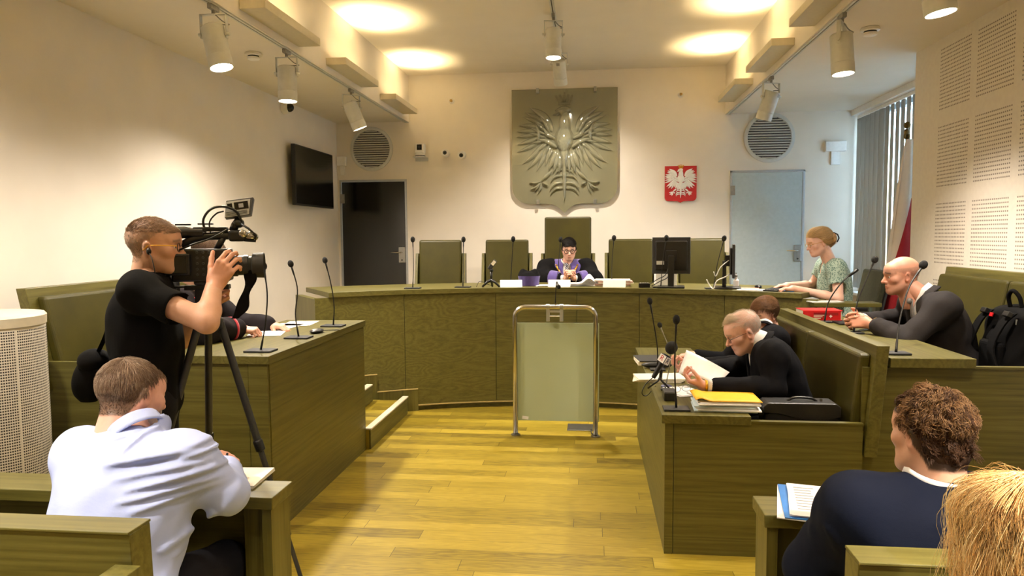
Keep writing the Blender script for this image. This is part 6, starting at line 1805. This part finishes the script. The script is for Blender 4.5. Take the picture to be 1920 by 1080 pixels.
# shoulder bag
t = thing('shoulder_bag', 'black shoulder bag hanging at the cameraman\'s back on a strap', 'bag', tuple(at(165, 745, Y=2.84)))
bc = at(166, 703, Y=2.84)
def bagf(u, v):
    a = u*2*PI; k = (math.sin(PI*min(max(v, .02), .98))**.35)
    return (bc.x+.02+(.088+.0*v)*k*math.copysign(abs(math.cos(a))**.7, math.cos(a))-.055*(1-v)+.03, bc.y+.055*k*math.sin(a), bc.z-.115+.21*v)
b = MB(); b.grid(bagf, 32, 18, True); obj('pouch', b, 'nylon', t, smooth=True)
obj('flap', MB().ell((bc.x+.035, bc.y-.005, bc.z+.06), (.07, .062, .055)), 'nylon', t, smooth=True)
sp = spline([Vector((bc.x+.05, bc.y, bc.z+.10)), at(200, 625, Y=2.74), at(222, 560, Y=2.70), at(246, 519, Y=2.74), at(262, 512, Y=2.82), at(285, 530, Y=2.98)], 24)
b = MB(); vs = []; fs = []
for q_ in sp:
    for a_, c_ in ((-.016, -.004), (.016, -.004), (.016, .004), (-.016, .004)): vs.append((q_.x+a_*.8, q_.y+c_, q_.z+a_*.5))
for i in range(len(sp)-1):
    for k in range(4): fs.append((i*4+k, i*4+(k+1) % 4, i*4+4+(k+1) % 4, i*4+4+k))
b.add(vs, fs); obj('strap', b, 'nylon', t)

# ------------------------------------------------------------------ video camera on its tripod
f_ = Vector((math.cos(R(20)), math.sin(R(20)), 0)); r_ = Vector((f_.y, -f_.x, 0)); u_ = Vector((0, 0, 1))
vc = at(388, 490, Y=2.97)
MV = Matrix(((f_.x, r_.x, 0, vc.x), (f_.y, r_.y, 0, vc.y), (0, 0, 1, vc.z), (0, 0, 0, 1)))         # local: x forward, y to the near side, z up
W = lambda a, b, c: MV @ Vector((a, b, c))
t = thing('video_camera', 'black shoulder video camera on a tripod, held by the cameraman', 'video camera', tuple(W(0, 0, -.10)))
bd = obj('body', MB().mm((-.135, -.06, -.085), (.10, .055, .055), MV).mm((-.05, -.05, -.10), (.08, .045, -.08), MV), 'black', t, bevel=.008)
sp_ = obj('side_panel', MB().mm((-.16, .055, -.055), (-.055, .085, .035), MV), 'black', t, bevel=.005)
obj('screen', MB().mm((-.15, .0852, -.045), (-.068, .0862, .025), MV), 'screen', sp_)
b = MB()
for i in range(5):
    for k in range(3): b.lathe([(.006, 0), (.005, .005), (.001, .005)], 8, MV @ Matrix.Translation((-.03+.024*k, .055, -.055+.024*i)) @ Matrix.Rotation(R(-90), 4, 'X'), capb=False, capt=False)
o = obj('buttons', b, 'dgrey', bd, smooth='angle'); o['kind'] = 'stuff'
LX = MV @ Matrix.Rotation(R(90), 4, 'Y')
lens = obj('lens_barrel', MB().lathe([(.045, .09), (.048, .10), (.048, .125), (.043, .128), (.043, .15), (.046, .152), (.046, .17), (.040, .172), (.040, .19)], 32, LX @ Matrix.Translation((.02, 0, 0)), capt=False), 'black', t, smooth='angle')
obj('lens_hood', MB().lathe([(.043, .185), (.054, .19), (.056, .235), (.052, .237), (.050, .20)], 32, LX @ Matrix.Translation((.02, 0, 0)), capb=False, capt=False), 'rubber', lens, smooth='angle')
obj('front_glass', MB().lathe([(.001, .205), (.05, .20)], 28, LX @ Matrix.Translation((.02, 0, 0)), capb=False, capt=False), 'screen', lens)
obj('handle', MB().tube([tuple(W(*q)) for q in ((-.11, .0, .05), (-.095, 0, .075), (-.05, 0, .098), (.0, 0, .108), (.10, 0, .112), (.14, 0, .10))], [.014, .016, .017, .017, .018, .016], 12), 'black', t, smooth=True)
obj('handle_post', MB().tube([tuple(W(.04, 0, .05)), tuple(W(.075, 0, .11))], .014, 10), 'black', t, smooth=True)
vf = obj('viewfinder', MB().lathe([(.021, -.06), (.022, .0), (.026, .012), (.026, .05)], 24, MV @ Matrix.Translation((-.07, .005, .125)) @ Matrix.Rotation(R(-90), 4, 'Y'), capb=True), 'black', t, smooth='angle')
obj('eyecup', MB().lathe([(.024, .045), (.032, .055), (.033, .085), (.029, .088), (.02, .07)], 24, MV @ Matrix.Translation((-.07, .005, .125)) @ Matrix.Rotation(R(-90), 4, 'Y'), capb=False, capt=False), 'rubber', vf, smooth='angle')
obj('viewfinder_bar', MB().mm((-.05, -.02, .128), (.09, .02, .148), MV), 'black', vf, bevel=.005)
obj('hot_shoe', MB().mm((-.12, -.012, .155), (-.06, .012, .162), MV).mm((-.03, -.014, .158), (.03, .014, .164), MV), 'dgrey', vf)
hd = obj('front_head', MB().mm((.095, -.035, .085), (.165, .04, .135), MV), 'black', t, bevel=.012, seg=3)
b = MB(); b.ell((.185, .02, .105), (.032, .02, .022), Mx=MV); b.ell((.155, .042, .118), (.018, .01, .018), Mx=MV); obj('camera_light', b, 'chrome', hd, smooth=True)
obj('light_visor', MB().tube([tuple(W(*q)) for q in ((.15, .04, .16), (.18, .045, .14), (.21, .04, .11), (.205, .04, .085), (.16, .04, .09))], .005, 8), 'black', hd, smooth=True)
obj('monitor_arm', MB().tube([tuple(W(*q)) for q in ((.11, .0, .13), (.12, .0, .155), (.135, .0, .175))], .018, 12).ell((.135, 0, .165), (.024, .03, .022), Mx=MV), 'black', t, smooth=True)
MM = MV @ Matrix.Translation((.135, .0, .225)) @ Matrix.Rotation(R(-8), 4, 'Y') @ Matrix.Rotation(R(14), 4, 'X')
mo = obj('field_monitor', MB().prism([(-.058, -.036), (.050, -.036), (.072, .040), (-.042, .040)], -.018, .018, 'y', MM), 'dgrey', t, bevel=.003)
obj('front_plate', MB().prism([(-.056, -.034), (.042, -.034), (.058, .034), (-.041, .034)], .0182, .0195, 'y', MM), 'alu', mo)
obj('display', MB().mm((-.012, .0196, -.008), (.046, .0205, .026), MM), 'screen', mo)
obj('speaker_window', MB().mm((-.040, .0196, .002), (-.020, .0205, .024), MM), 'screen', mo)
b = MB()
for i in range(4): b.mm((-.05, .0196, -.031+i*.005), (.038, .0205, -.0285+i*.005), MM)
obj('grille', b, 'dgrey', mo)
b = MB(); b.mm((.006, .0206, .0), (.026, .021, .018), MM); obj('picture', b, 'grey', mo)
obj('cable', MB().tube(spline([W(.0, .01, .125), W(-.005, .02, .18), W(.03, .03, .225), W(.08, .03, .235), W(.13, .03, .215), W(.15, .02, .17)], 24), .0055, 8), 'black', t, smooth=True)
obj('cable', MB().tube(spline([W(.02, .01, .125), W(.02, .02, .17), W(.05, .03, .205), W(.08, .03, .215)], 14), .0035, 8), 'black', t, smooth=True)
obj('cable', MB().tube(spline([W(-.1, .06, .05), W(-.04, .07, .075), W(.03, .06, .10), W(.1, .05, .14)], 16), .004, 8), 'black', t, smooth=True)
st = spline([W(.175, .03, -.04), W(.18, .035, -.09), W(.155, .03, -.15), W(.14, .04, -.21), W(.11, .03, -.25)], 16); b = MB(); vs = []; fs = []
for i, q_ in enumerate(st):
    w_ = .022*(1+.3*math.sin(i*.7)); 
    for a_, c_ in ((-w_, -.003), (w_, -.003), (w_, .003), (-w_, .003)): vs.append((q_.x+a_, q_.y+c_, q_.z))
for i in range(len(st)-1):
    for k in range(4): fs.append((i*4+k, i*4+(k+1) % 4, i*4+4+(k+1) % 4, i*4+4+k))
b.add(vs, fs); obj('hand_strap', b, 'nylon', t)
top = Vector((vc.x, vc.y, vc.z-.10))
t = thing('camera_tripod', 'black tripod under the video camera, legs spread behind the left table', 'tripod', (top.x, top.y, 0))
obj('head_plate', MB().mm((-.09, -.035, -.122), (.09, .035, -.102), MV).mm((-.15, -.025, -.112), (-.02, .025, -.104), MV), 'black', t, bevel=.003)
obj('fluid_head', MB().lathe([(.001, 0), (.035, .0), (.05, .02), (.05, .05), (.038, .06), (.04, .09), (.001, .09)], 24, Matrix.Translation(top+Vector((0, 0, -.115))), capb=False, capt=False).mm((-.045, -.05, -.19), (.045, .05, -.12), MV), 'black', t, smooth='angle')
obj('pan_handle', MB().tube([tuple(top+Vector((0, 0, -.06))), tuple(Vector(P.j['wrL'])+Vector((.03, 0, .0))), tuple(Vector(P.j['wrL'])+Vector((-.08, .03, -.05)))], .010, 8), 'black', t, smooth=True)
ap = top+Vector((0, 0, -.17))
obj('collar', MB().lathe([(.04, 0), (.058, .01), (.058, .05), (.045, .06)], 24, Matrix.Translation(ap+Vector((0, 0, -.03)))), 'black', t, smooth='angle')
for ft in (Vector((-1.345, 3.16, .02)), Vector((-1.92, 3.36, .02)), Vector((-1.955, 2.66, .02))):
    d = ft-ap; s0 = ap+Vector((d.x, d.y, 0)).normalized()*.045
    a, b_, c_ = s0, s0.lerp(ft, .45), s0.lerp(ft, .78)
    lg = obj('leg', MB().tube([tuple(a), tuple(b_)], .0165, 14).tube([tuple(b_), tuple(c_)], .0135, 14).tube([tuple(c_), tuple(ft)], .0105, 12), 'dgrey', t, smooth='angle')
    dn = d.normalized()
    for q_, rr_ in ((b_, .022), (c_, .018)): obj('leg_lock', MB().tube([tuple(q_-dn*.028), tuple(q_-dn*.022), tuple(q_+dn*.022), tuple(q_+dn*.026)], [rr_*.8, rr_, rr_, rr_*.8], 14), 'black', lg, smooth='angle')
    obj('rubber_foot', MB().ell(tuple(ft), (.018, .018, .018)), 'rubber', lg, smooth=True)
# ------------------------------------------------------------------ grey-haired man reading at the low right desk
P = Person('grey-haired man with glasses in a black jacket, reading a sheet at the low desk', yaw=90, skin=rgb('d6a896'))
P.seated((1.17, 4.33, .56), 0, 14, 26, sh=.185, spine=.49, knee=.44)
P.head(at(1393, 622, Y=4.33), yaw=4, pitch=-26, roll=0, shape=dict(w=1.0, jaw=1.05, nose=1.1), hairc=rgb('9b8a78'), scalp=lambda x, y, z: .18*scalp_full(.10, .03, -.07)(x, y, z), red=.4, gaze=-25, neck=.058)
P.arm2('L', (1.00, 4.06, .80), at(1322, 724, Y=4.06)); P.arm2('R', (.95, 4.62, .82), (.62, 4.44, .83))
P.hand('L', (-.9, .15, .25), (.25, .25, .95), curl=(.7, .9, 1.0, 1.1), thumb=(.6, .5)); P.hand('R', (-.85, -.1, .1), (.3, 0, .95), curl=(.6, .7, .8, .9), thumb=(.6, .5))
P.build()
j = suit(P, 'blacksuit', .022, .84, wide=1.06, belly=.02, am=.004, h=.0065)
pr = P.torso(.008, .02, 1.06) + neckhole(P, .060); P.cloth('shirt', pr, 'shirtwhite', .009)
P.collar('shirtwhite', .066, .062, .5, thick=.004); P.collar('blacksuit', .084, .03, 1.7, j, off=(0, 0, -.012), flare=.02, thick=.008)
for k in 'LR': cuffs(P, k, f0=.80, f1=.97, r=.040)
wristwatch(P, 'L', .985, .0335)
legs(P, 'blacksuit'); shoes(P); P.glasses('black', 'thin dark glasses', thick=.0013)
V = P.hV; tm = scalp_full(.085, .025, -.07)(*V.T)
sd = tm*(V[:, 2] < .062)*((V[:, 1] < .035))
P.hair([strands(V, P.hN, sd, 2600, .014, crownflow((0, -.02, .12), .5), 4, .0005, .25, col=rgb('c2bab0'), cvar=.25, jit=.25, clear=.001),
        strands(V, P.hN, (V[:, 2] > .055)*(V[:, 1] < .05)*1., 700, .030, dirflow((0, .9, .2)), 6, .0004, .5, col=rgb('d6c9b8'), cvar=.2, curl=.3, curlf=5, jit=.4, clear=.002),
        strands(V, P.hN, (V[:, 2] > .085)*(V[:, 1] > .0)*(V[:, 1] < .06)*1., 500, .045, dirflow((0, .8, .5)), 7, .0005, .9, col=rgb('dccbb2'), cvar=.2, curl=.4, curlf=6, jit=.35, clear=.004)], 'thin wispy grey hair')
# sheet of paper held by him
c = [at(1287, 656, Y=4.28), at(1368, 698, Y=4.10), at(1346, 720, Y=4.02), at(1272, 700, Y=4.16)]
def shf(u, v):
    q = c[0].lerp(c[1], u).lerp(c[3].lerp(c[2], u), v); return (q.x-.012*math.sin(PI*u), q.y, q.z+.012*math.sin(PI*u))
b = MB(); b.grid(shf, 12, 8); o = obj('paper_sheet', b, 'paper', smooth=True, solid=.0008); tag(o, 'white sheet of paper held up by the grey-haired man', 'paper')

# ------------------------------------------------------------------ brown-haired person behind him
P = Person('brown-haired person in black half hidden behind the grey-haired man', yaw=104, skin=rgb('cfa08a'))
P.seated((1.26, 5.08, .56), 0, 10, 16, sh=.175, spine=.46, knee=.44)
P.head(at(1433, 590, Y=5.12), yaw=18, pitch=-14, shape=dict(w=.98), hairc=rgb('4a3324'), scalp=scalp_full(.07, .01, -.075), scale=.97)
P.arm('L', (.72, 4.86, .80), (.2, -.5, -1)); P.arm('R', (.72, 5.2, .80), (.2, .5, -1))
P.hand('L', (-.95, .1, -.1), (0, 0, -1)); P.hand('R', (-.95, -.1, -.1), (0, 0, -1)); P.build()
j = suit(P, 'blacksuit', .018, .86, am=.004, h=.008); P.collar('blacksuit', .078, .03, 1.4, j, off=(0, 0, -.01), flare=.02, thick=.007); P.collar('shirtwhite', .064, .045, .6)
cuffs(P, 'L', f0=.8, f1=.97, r=.040); legs(P, 'blacksuit', .01); shoes(P)
V = P.hV; m = scalp_full(.07, .01, -.075)(*V.T)
P.hair([strands(V, P.hN, m, 5500, .035, crownflow((0, -.05, .11), .3), 6, .0008, .3, col=rgb('684a33'), cvar=.35, jit=.2, clear=.004),
        strands(V, P.hN, m*(V[:, 2] > .04), 2500, .045, dirflow((.3, .9, .1)), 6, .0008, .5, col=rgb('84603f'), cvar=.35, jit=.2, clear=.006)], 'short brown hair')

# ------------------------------------------------------------------ bald man in grey
P = Person('bald man in a charcoal suit with clasped hands at the raised right desk', yaw=90, skin=rgb('c9927a'))
P.seated((2.22, 4.66, .815), .27, 18, 26, sh=.195, spine=.485, knee=.44)
P.head(at(1689, 516, Y=4.72), yaw=-2, pitch=-6, roll=0, shape=dict(w=1.0, jaw=1.12, nose=1.05), hairc=rgb('4a3a30'), scalp=lambda x, y, z: .25*scalp_full(.03, .01, -.07)(x, y, z)*(z < .05), stubble=.35, beardc=rgb('7a5a48'), red=.45, neck=.060, zf=.27, scale=.96)
wl = at(1622, 613, X=1.76); wl = Vector((1.80, 4.62, 1.085)); 
P.arm2('L', at(1698, 640, Y=4.42), at(1640, 607, Y=4.58)); P.arm2('R', (2.02, 4.98, 1.08), at(1612, 600, Y=4.74))
P.hand('L', (-.85, .35, .05), (.1, .75, -.3), curl=(.75, .8, .85, .9), thumb=(.35, .4), wr=np.array(at(1630, 605, Y=4.60)), sc=1.06); P.hand('R', (-.8, -.5, .0), (.1, -.8, .2), curl=(.9, .95, 1.0, 1.0), thumb=(.3, .4), sc=1.06)
P.build()
j = suit(P, 'greysuit', .024, .86, wide=1.10, belly=.03, am=.004, h=.0065)
pr = P.torso(.010, .03, 1.10) + neckhole(P, .064); P.cloth('shirt', pr, 'shirtwhite', .009)
P.collar('shirtwhite', .073, .05, .45, thick=.004); P.collar('greysuit', .088, .034, 1.5, j, off=(0, 0, -.014), flare=.022, thick=.009)
tieribbon(P, 'tie', .075, .33)
for k in 'LR': cuffs(P, k, f0=.78, f1=.96, r=.043)
wristwatch(P, 'L', .99, .036)
legs(P, 'greysuit'); shoes(P)
m = (scalp_full(.03, .01, -.07)(*P.hV.T))*(P.hV[:, 2] < .04)*(P.hV[:, 1] < .03)
P.hair([strands(P.hV, P.hN, m, 1600, .004, crownflow(), 3, .0005, .5, col=rgb('5a463a'), cvar=.3, jit=.4, clear=0)], 'closely shaved dark hair')

# ------------------------------------------------------------------ clerk typing at the right end of the bench
P = Person('woman with tied blonde hair in a green floral dress, typing at the bench', yaw=90, skin=rgb('dcb09c'))
P.seated((2.16, 6.60, .925), .32, 6, 13, sh=.165, spine=.49, knee=.42)
P.head(at(1535, 454, Y=6.52), yaw=6, pitch=-17, shape=dict(w=.96, jaw=.9, nose=.85, long=.95), hairc=rgb('b8935f'), scalp=scalp_full(.07, .005, -.075), lips=.7, red=.3, gaze=-20, neck=.047, zf=.32, scale=.98)
P.arm2('L', at(1572, 560, Y=6.36), at(1489, 541, Y=6.44)); P.arm2('R', at(1522, 535, Y=6.85), at(1478, 535, Y=6.66))
P.hand('L', (-.95, .1, -.05), (-.1, 0, -1), curl=(.35, .4, .4, .45), sc=.93); P.hand('R', (-.95, -.15, -.05), (-.1, 0, -1), curl=(.35, .4, .45, .5), sc=.93)
P.build()
pr = P.torso(.012, .0, .95)
for k in 'RL':
    a, b = P.j['sh'+k], P.j['el'+k]; pr.append(cone(a, a+(b-a)*.72, .066, .066, .05))
for k in 'RL':
    a, b = P.j['sh'+k], P.j['el'+k]; pr.append(S_(f_cone(a+(b-a)*.74, a+(b-a)*1.15, .08, .085), .004))
pr += [S_(f_cone(P.j['neck']-P.j['up']*.04, P.j['neck']+P.j['up']*.2+P.j['fw']*.06, .058, .064), .01), S_(f_ell(P.j['neck']+P.j['fw']*.085-P.j['up']*.06, (.035, .06, .09), np.stack([P.j['rt'], P.j['fw'], P.j['up']], 1)), .01)]
for k in 'RL': pr.append(cone(P.j['hip'+k], P.j['kn'+k], .10, .085, .05))
for k in 'RL': pr.append(cone(P.j['kn'+k], P.j['an'+k]+np.array((0, 0, .2)), .085, .10, .06))
P.cloth('dress', pr, 'dress', .007, fsum(wrinkle(.004, 24), wrinkle(.002, 50, 1)))
shoes(P)
P.glasses('gold', 'gold rimmed glasses', thick=.0014)
V = P.hV; m = scalp_full(.068, .004, -.075)(*V.T)
bun = [ellp((0, -.135, .0), (.036, .026, .045)), ellp((0, -.115, .01), (.045, .03, .045), k=.02)]
Vb, Fb = mesh_sdf(bun, .005, (-.08, -.19, -.08), (.08, -.05, .09), lambda Q: .003*snoise(Q*np.array((1, 1, .3), np.float32), 160, 1))
capc = (Vb, Fb, np.tile(np.array(rgb('b8925f')), (len(Vb), 1))*(1+.25*snoise(Vb, 200, 0))[:, None])
hr = P.hair([strands(V, P.hN, m, 7000, .085, dirflow((0, -1, -.15)), 9, .0008, .10, col=rgb('d0ad78'), cvar=.35, jit=.06, clear=.003), strands(V, P.hN, m*(V[:, 2] > .02), 2500, .10, dirflow((0, -1, -.1)), 9, .0007, .16, col=rgb('e8cc9c'), cvar=.2, jit=.08, clear=.006)], 'blonde hair tied at the back', capc)
b = MB()
for s_ in (-1, 1): b.tube([tuple(P.H(np.array([q]))[0]) for q in ((s_*.012, -.14, .045), (s_*.03, -.165, .02), (s_*.03, -.168, -.015), (s_*.015, -.15, -.045))], .006, 8)
P.mb('hair_clip', b, 'black', parent=hr)

# ------------------------------------------------------------------ judge
P = Person('judge in a black robe with purple collar, hands folded, on the tallest chair', yaw=180, skin=rgb('d3a48e'))
P.seated((-.268, 8.02, .86), .32, 6, 14, sh=.205, spine=.495, knee=.42)
P.head(at(1067, 467, Y=7.86), yaw=4, pitch=-14, shape=dict(w=.98), hairc=rgb('17110e'), scalp=scalp_full(.06, .0, -.075), stubble=.25, beardc=rgb('5a4a40'), gaze=-20, neck=.053, zf=.32, scale=.97)
hm = np.array(at(1068, 511, Y=7.62))
P.arm2('R', (-.545, 7.80, 1.19), hm+np.array((-.045, .065, -.07))); P.arm2('L', (.01, 7.80, 1.19), hm+np.array((.045, .065, -.07)))
P.hand('R', (.42, -.45, .8), (.8, .0, -.35), curl=(1.0, 1.05, 1.1, 1.15), thumb=(.3, .3)); P.hand('L', (-.42, -.5, .8), (-.8, .0, -.35), curl=(1.0, 1.05, 1.1, 1.15), thumb=(.3, .3))
P.build()
J = P.j
pr0 = P.torso(.028, .0, 1.12)
pr = list(pr0)
for k in 'RL':
    a, b, c = J['sh'+k], J['el'+k], J['wr'+k]; e = b+(c-b)*.62
    pr += [cone(a, b, .078, .090, .08), cone(b, e, .090, .074, .05), cone(b+np.array((0, 0, -.03)), e+np.array((0, 0, -.03)), .08, .066, .05), cone(a, b+np.array(((-1 if k == 'R' else 1)*.04, .06, -.10)), .07, .09, .08)]
pr += [cone(J['kn'+k]+np.array((0, 0, 0)), J['hip'+k], .11, .13, .06) for k in 'RL']+[cone(J['an'+k]+np.array((0, 0, .1)), J['kn'+k], .14, .11, .06) for k in 'RL']
pr += vneck(P, .042, .13)
robe = P.cloth('robe', pr, 'robe', .0075, fsum(wrinkle(.006, 22), wrinkle(.003, 45, 1)))
yk = [(o, k, f) for o, k, f in P.torso(.037, .0, 1.12)]
cl = [J['neck']+J['rt']*g*.120-J['up']*.06+J['fw']*.05 for g in (-1, 1)]
Bt = np.stack([J['rt'], J['fw'], J['up']], 1)
fe = [f_ell(c_, (.125, .22, .165), Bt) for c_ in cl]
yk += [I_(lambda Q: np.minimum(fe[0](Q), fe[1](Q)), .0)] + vneck(P, .042, .13)
P.cloth('collar_yoke', yk, 'purple', .006)
for k in 'RL':
    b_, c_ = J['el'+k], J['wr'+k]; e0, e1 = b_+(c_-b_)*.42, b_+(c_-b_)*.76
    P.cloth('purple_cuff', [cone(e0, e1, .092, .078, 0), cone(e0+np.array((0, 0, -.03)), e1+np.array((0, 0, -.03)), .09, .074, .04), I_(f_plane(e1, c_-b_), .004), I_(f_plane(e0, b_-c_), .004)], 'purple', .006, lo=b_-.25, hi=b_+.35)
    cuffs(P, k, f0=.74, f1=.97, r=.040)
sh = P.cloth('shirt', P.torso(.010)+neckhole(P, .058), 'shirtwhite', .010)
P.collar('shirtwhite', .062, .05, .7, sh, thick=.004); tieribbon(P, 'stripetie', .07, .3, .015)
b = MB(); n = 34
for i in range(n):
    u = i/(n-1); g = -1+2*u
    c_ = J['neck']+J['rt']*g*.115-J['up']*(.02+.17*(1-abs(g))**1.0)+J['fw']*(.080+.105*(1-abs(g))**.45)
    b.ell(tuple(c_), (.011, .009, .011), 10, 6)
P.mb('chain', b, 'gold', 'golden official chain')
P.glasses('black', 'dark framed glasses', r=(.0245, .0200), thick=.0034)
V = P.hV; m = scalp_full(.06, .0, -.075)(*V.T)
P.hair([strands(V, P.hN, m, 6500, .022, crownflow((0, -.05, .11), .4), 5, .0009, .22, col=rgb('17120f'), cvar=.4, jit=.3, clear=.003),
        strands(V, P.hN, m*(V[:, 2] > .05), 3500, .032, dirflow((.5, .9, .4)), 6, .0009, .38, col=rgb('1c1613'), cvar=.4, jit=.3, clear=.007)], 'short black hair')
shoes(P)

# ------------------------------------------------------------------ person in a gown behind the video camera
P = Person('person in a dark gown with red piping, hidden behind the video camera, writing', yaw=-88, skin=rgb('cfa08a'))
P.seated((-2.72, 4.42, .84), .27, 12, 22, sh=.19, spine=.475, knee=.44)
P.head(at(392, 478, Y=4.42), yaw=5, pitch=-22, hairc=rgb('5a4636'), scalp=scalp_full(.07, .01, -.075), zf=.27)
P.arm2('R', (-2.36, 4.14, 1.09), at(452, 617, Y=4.42)); P.arm('L', (-2.2, 4.75, 1.05), (-.2, .6, -.7))
P.hand('R', (.95, .25, -.1), (.1, .2, -1), curl=(.9, 1.0, 1.0, 1.1), thumb=(.6, .6)); P.hand('L', (.95, -.1, -.1), (0, 0, -1)); P.build()
J = P.j; pr = P.torso(.032, .0, 1.1)
for k in 'RL':
    a, b, c = J['sh'+k], J['el'+k], J['wr'+k]; e = b+(c-b)*.86
    pr += [cone(a, b, .085, .09, .06), cone(b, e, .09, .07, .05)]
pr += [cone(J['hip'+k], J['kn'+k], .13, .11, .06) for k in 'RL']+neckhole(P, .066)
gw = P.cloth('gown', pr, 'gowngrey', .008, fsum(wrinkle(.007, 20), wrinkle(.003, 45, 1)))
P.collar('gowngrey', .085, .03, .8, gw, flare=.03, thick=.008)
b = MB(); b.tube([tuple(q) for q in spline([J['neck']+J['fw']*.09-J['rt']*.07, J['neck']+J['rt']*.10+J['fw']*.10-J['up']*.02, J['shR']+J['up']*.085-J['fw']*.0, J['shR']+J['up']*.05-J['fw']*.09], 14)], .006, 8)
P.mb('red_piping', b, 'redcloth')
e1 = J['elR']+(J['wrR']-J['elR'])*.70; ax_ = Vector(nrm(J['wrR']-J['elR'])).to_track_quat('Z', 'Y').to_matrix().to_4x4()
P.mb('red_piping', MB().lathe([(.076, -.008), (.082, -.008), (.082, .008), (.076, .008), (.076, -.008)], 24, Matrix.Translation(Vector(e1)) @ ax_, capb=False, capt=False), 'redcloth')
V = P.hV; m = scalp_full(.07, .01, -.075)(*V.T)
P.hair([strands(V, P.hN, m, 4000, .03, crownflow((0, -.05, .11), .3), 5, .0009, .3, col=rgb('5f4a38'), cvar=.35, jit=.25, clear=.004)], 'short brown hair')
legs(P, 'gowngrey', .01); shoes(P)
# ------------------------------------------------------------------ light and look
w = bpy.data.worlds.new('sky'); SC.world = w; w.use_nodes = True
nt = w.node_tree; nt.nodes.clear()
o_ = nt.nodes.new('ShaderNodeOutputWorld'); bg = nt.nodes.new('ShaderNodeBackground'); sk = nt.nodes.new('ShaderNodeTexSky')
sk.sky_type = 'NISHITA'; sk.sun_disc = False; sk.sun_elevation = R(35); sk.sun_rotation = R(200); sk.air_density = 1.2
nt.links.new(sk.outputs[0], bg.inputs[0]); bg.inputs[1].default_value = .4; nt.links.new(bg.outputs[0], o_.inputs[0])

def light(name, kind, loc, energy, col, rot=(0,0,0), **kw):
    L = bpy.data.lights.new(name, kind); L.energy = energy; L.color = col
    for k, v in kw.items(): setattr(L, k, v)
    o = bpy.data.objects.new(name, L); COL.objects.link(o); o.location = loc; o.rotation_euler = rot
    return o
def aim(o, tgt):
    d = Vector(tgt)-o.location; o.rotation_euler = d.to_track_quat('-Z', 'Y').to_euler()
WARM = (1., .90, .78); UPW = (1., .76, .40); COOL = (.52, .76, 1.)
for s, x, ys in ((-1, XCL+.16, SHELF_L), (1, XCR-.16, SHELF_R)):
    for y in list(ys)+[ys[0]-1.6, ys[0]-3.2, ys[0]-4.8]:  # uplights behind the camera are added to lift ceiling and ambient light
        light('cove_uplight', 'AREA', (x, y+.5, ZL+.125), 4.6 if y > 4 else 13, UPW, (PI, -s*R(16), 0), shape='RECTANGLE', size=.1, size_y=.45, spread=R(85))
        light('cove_fill', 'AREA', (x, y+.5, ZL+.115), .9, UPW, (PI, 0, 0), shape='RECTANGLE', size=.04, size_y=.95, spread=R(170))  # added soft fill that evens out the cove faces
for loc, tgt, watt, cone_ in SPOTS:  # includes the spotlights added behind the camera
    o = light('spot_light', 'SPOT', loc, watt, WARM, spot_size=R(cone_), spot_blend=1., shadow_soft_size=.05); aim(o, tgt)
o = light('window_daylight', 'AREA', (XW+.35, 7.9, 2.1), 118, COOL, (0, R(90), 0), shape='RECTANGLE', size=2.2, size_y=2.8)

SC.view_settings.view_transform = 'Standard'; SC.view_settings.look = 'None'
SC.view_settings.exposure = 1.4; SC.view_settings.gamma = 1; SC.view_settings.use_curve_mapping = False
SC.cycles.use_denoising = True
SC.cycles.max_bounces = 8; SC.cycles.diffuse_bounces = 5; SC.cycles.glossy_bounces = 4; SC.cycles.transmission_bounces = 6
SC.cycles.sample_clamp_indirect = 6
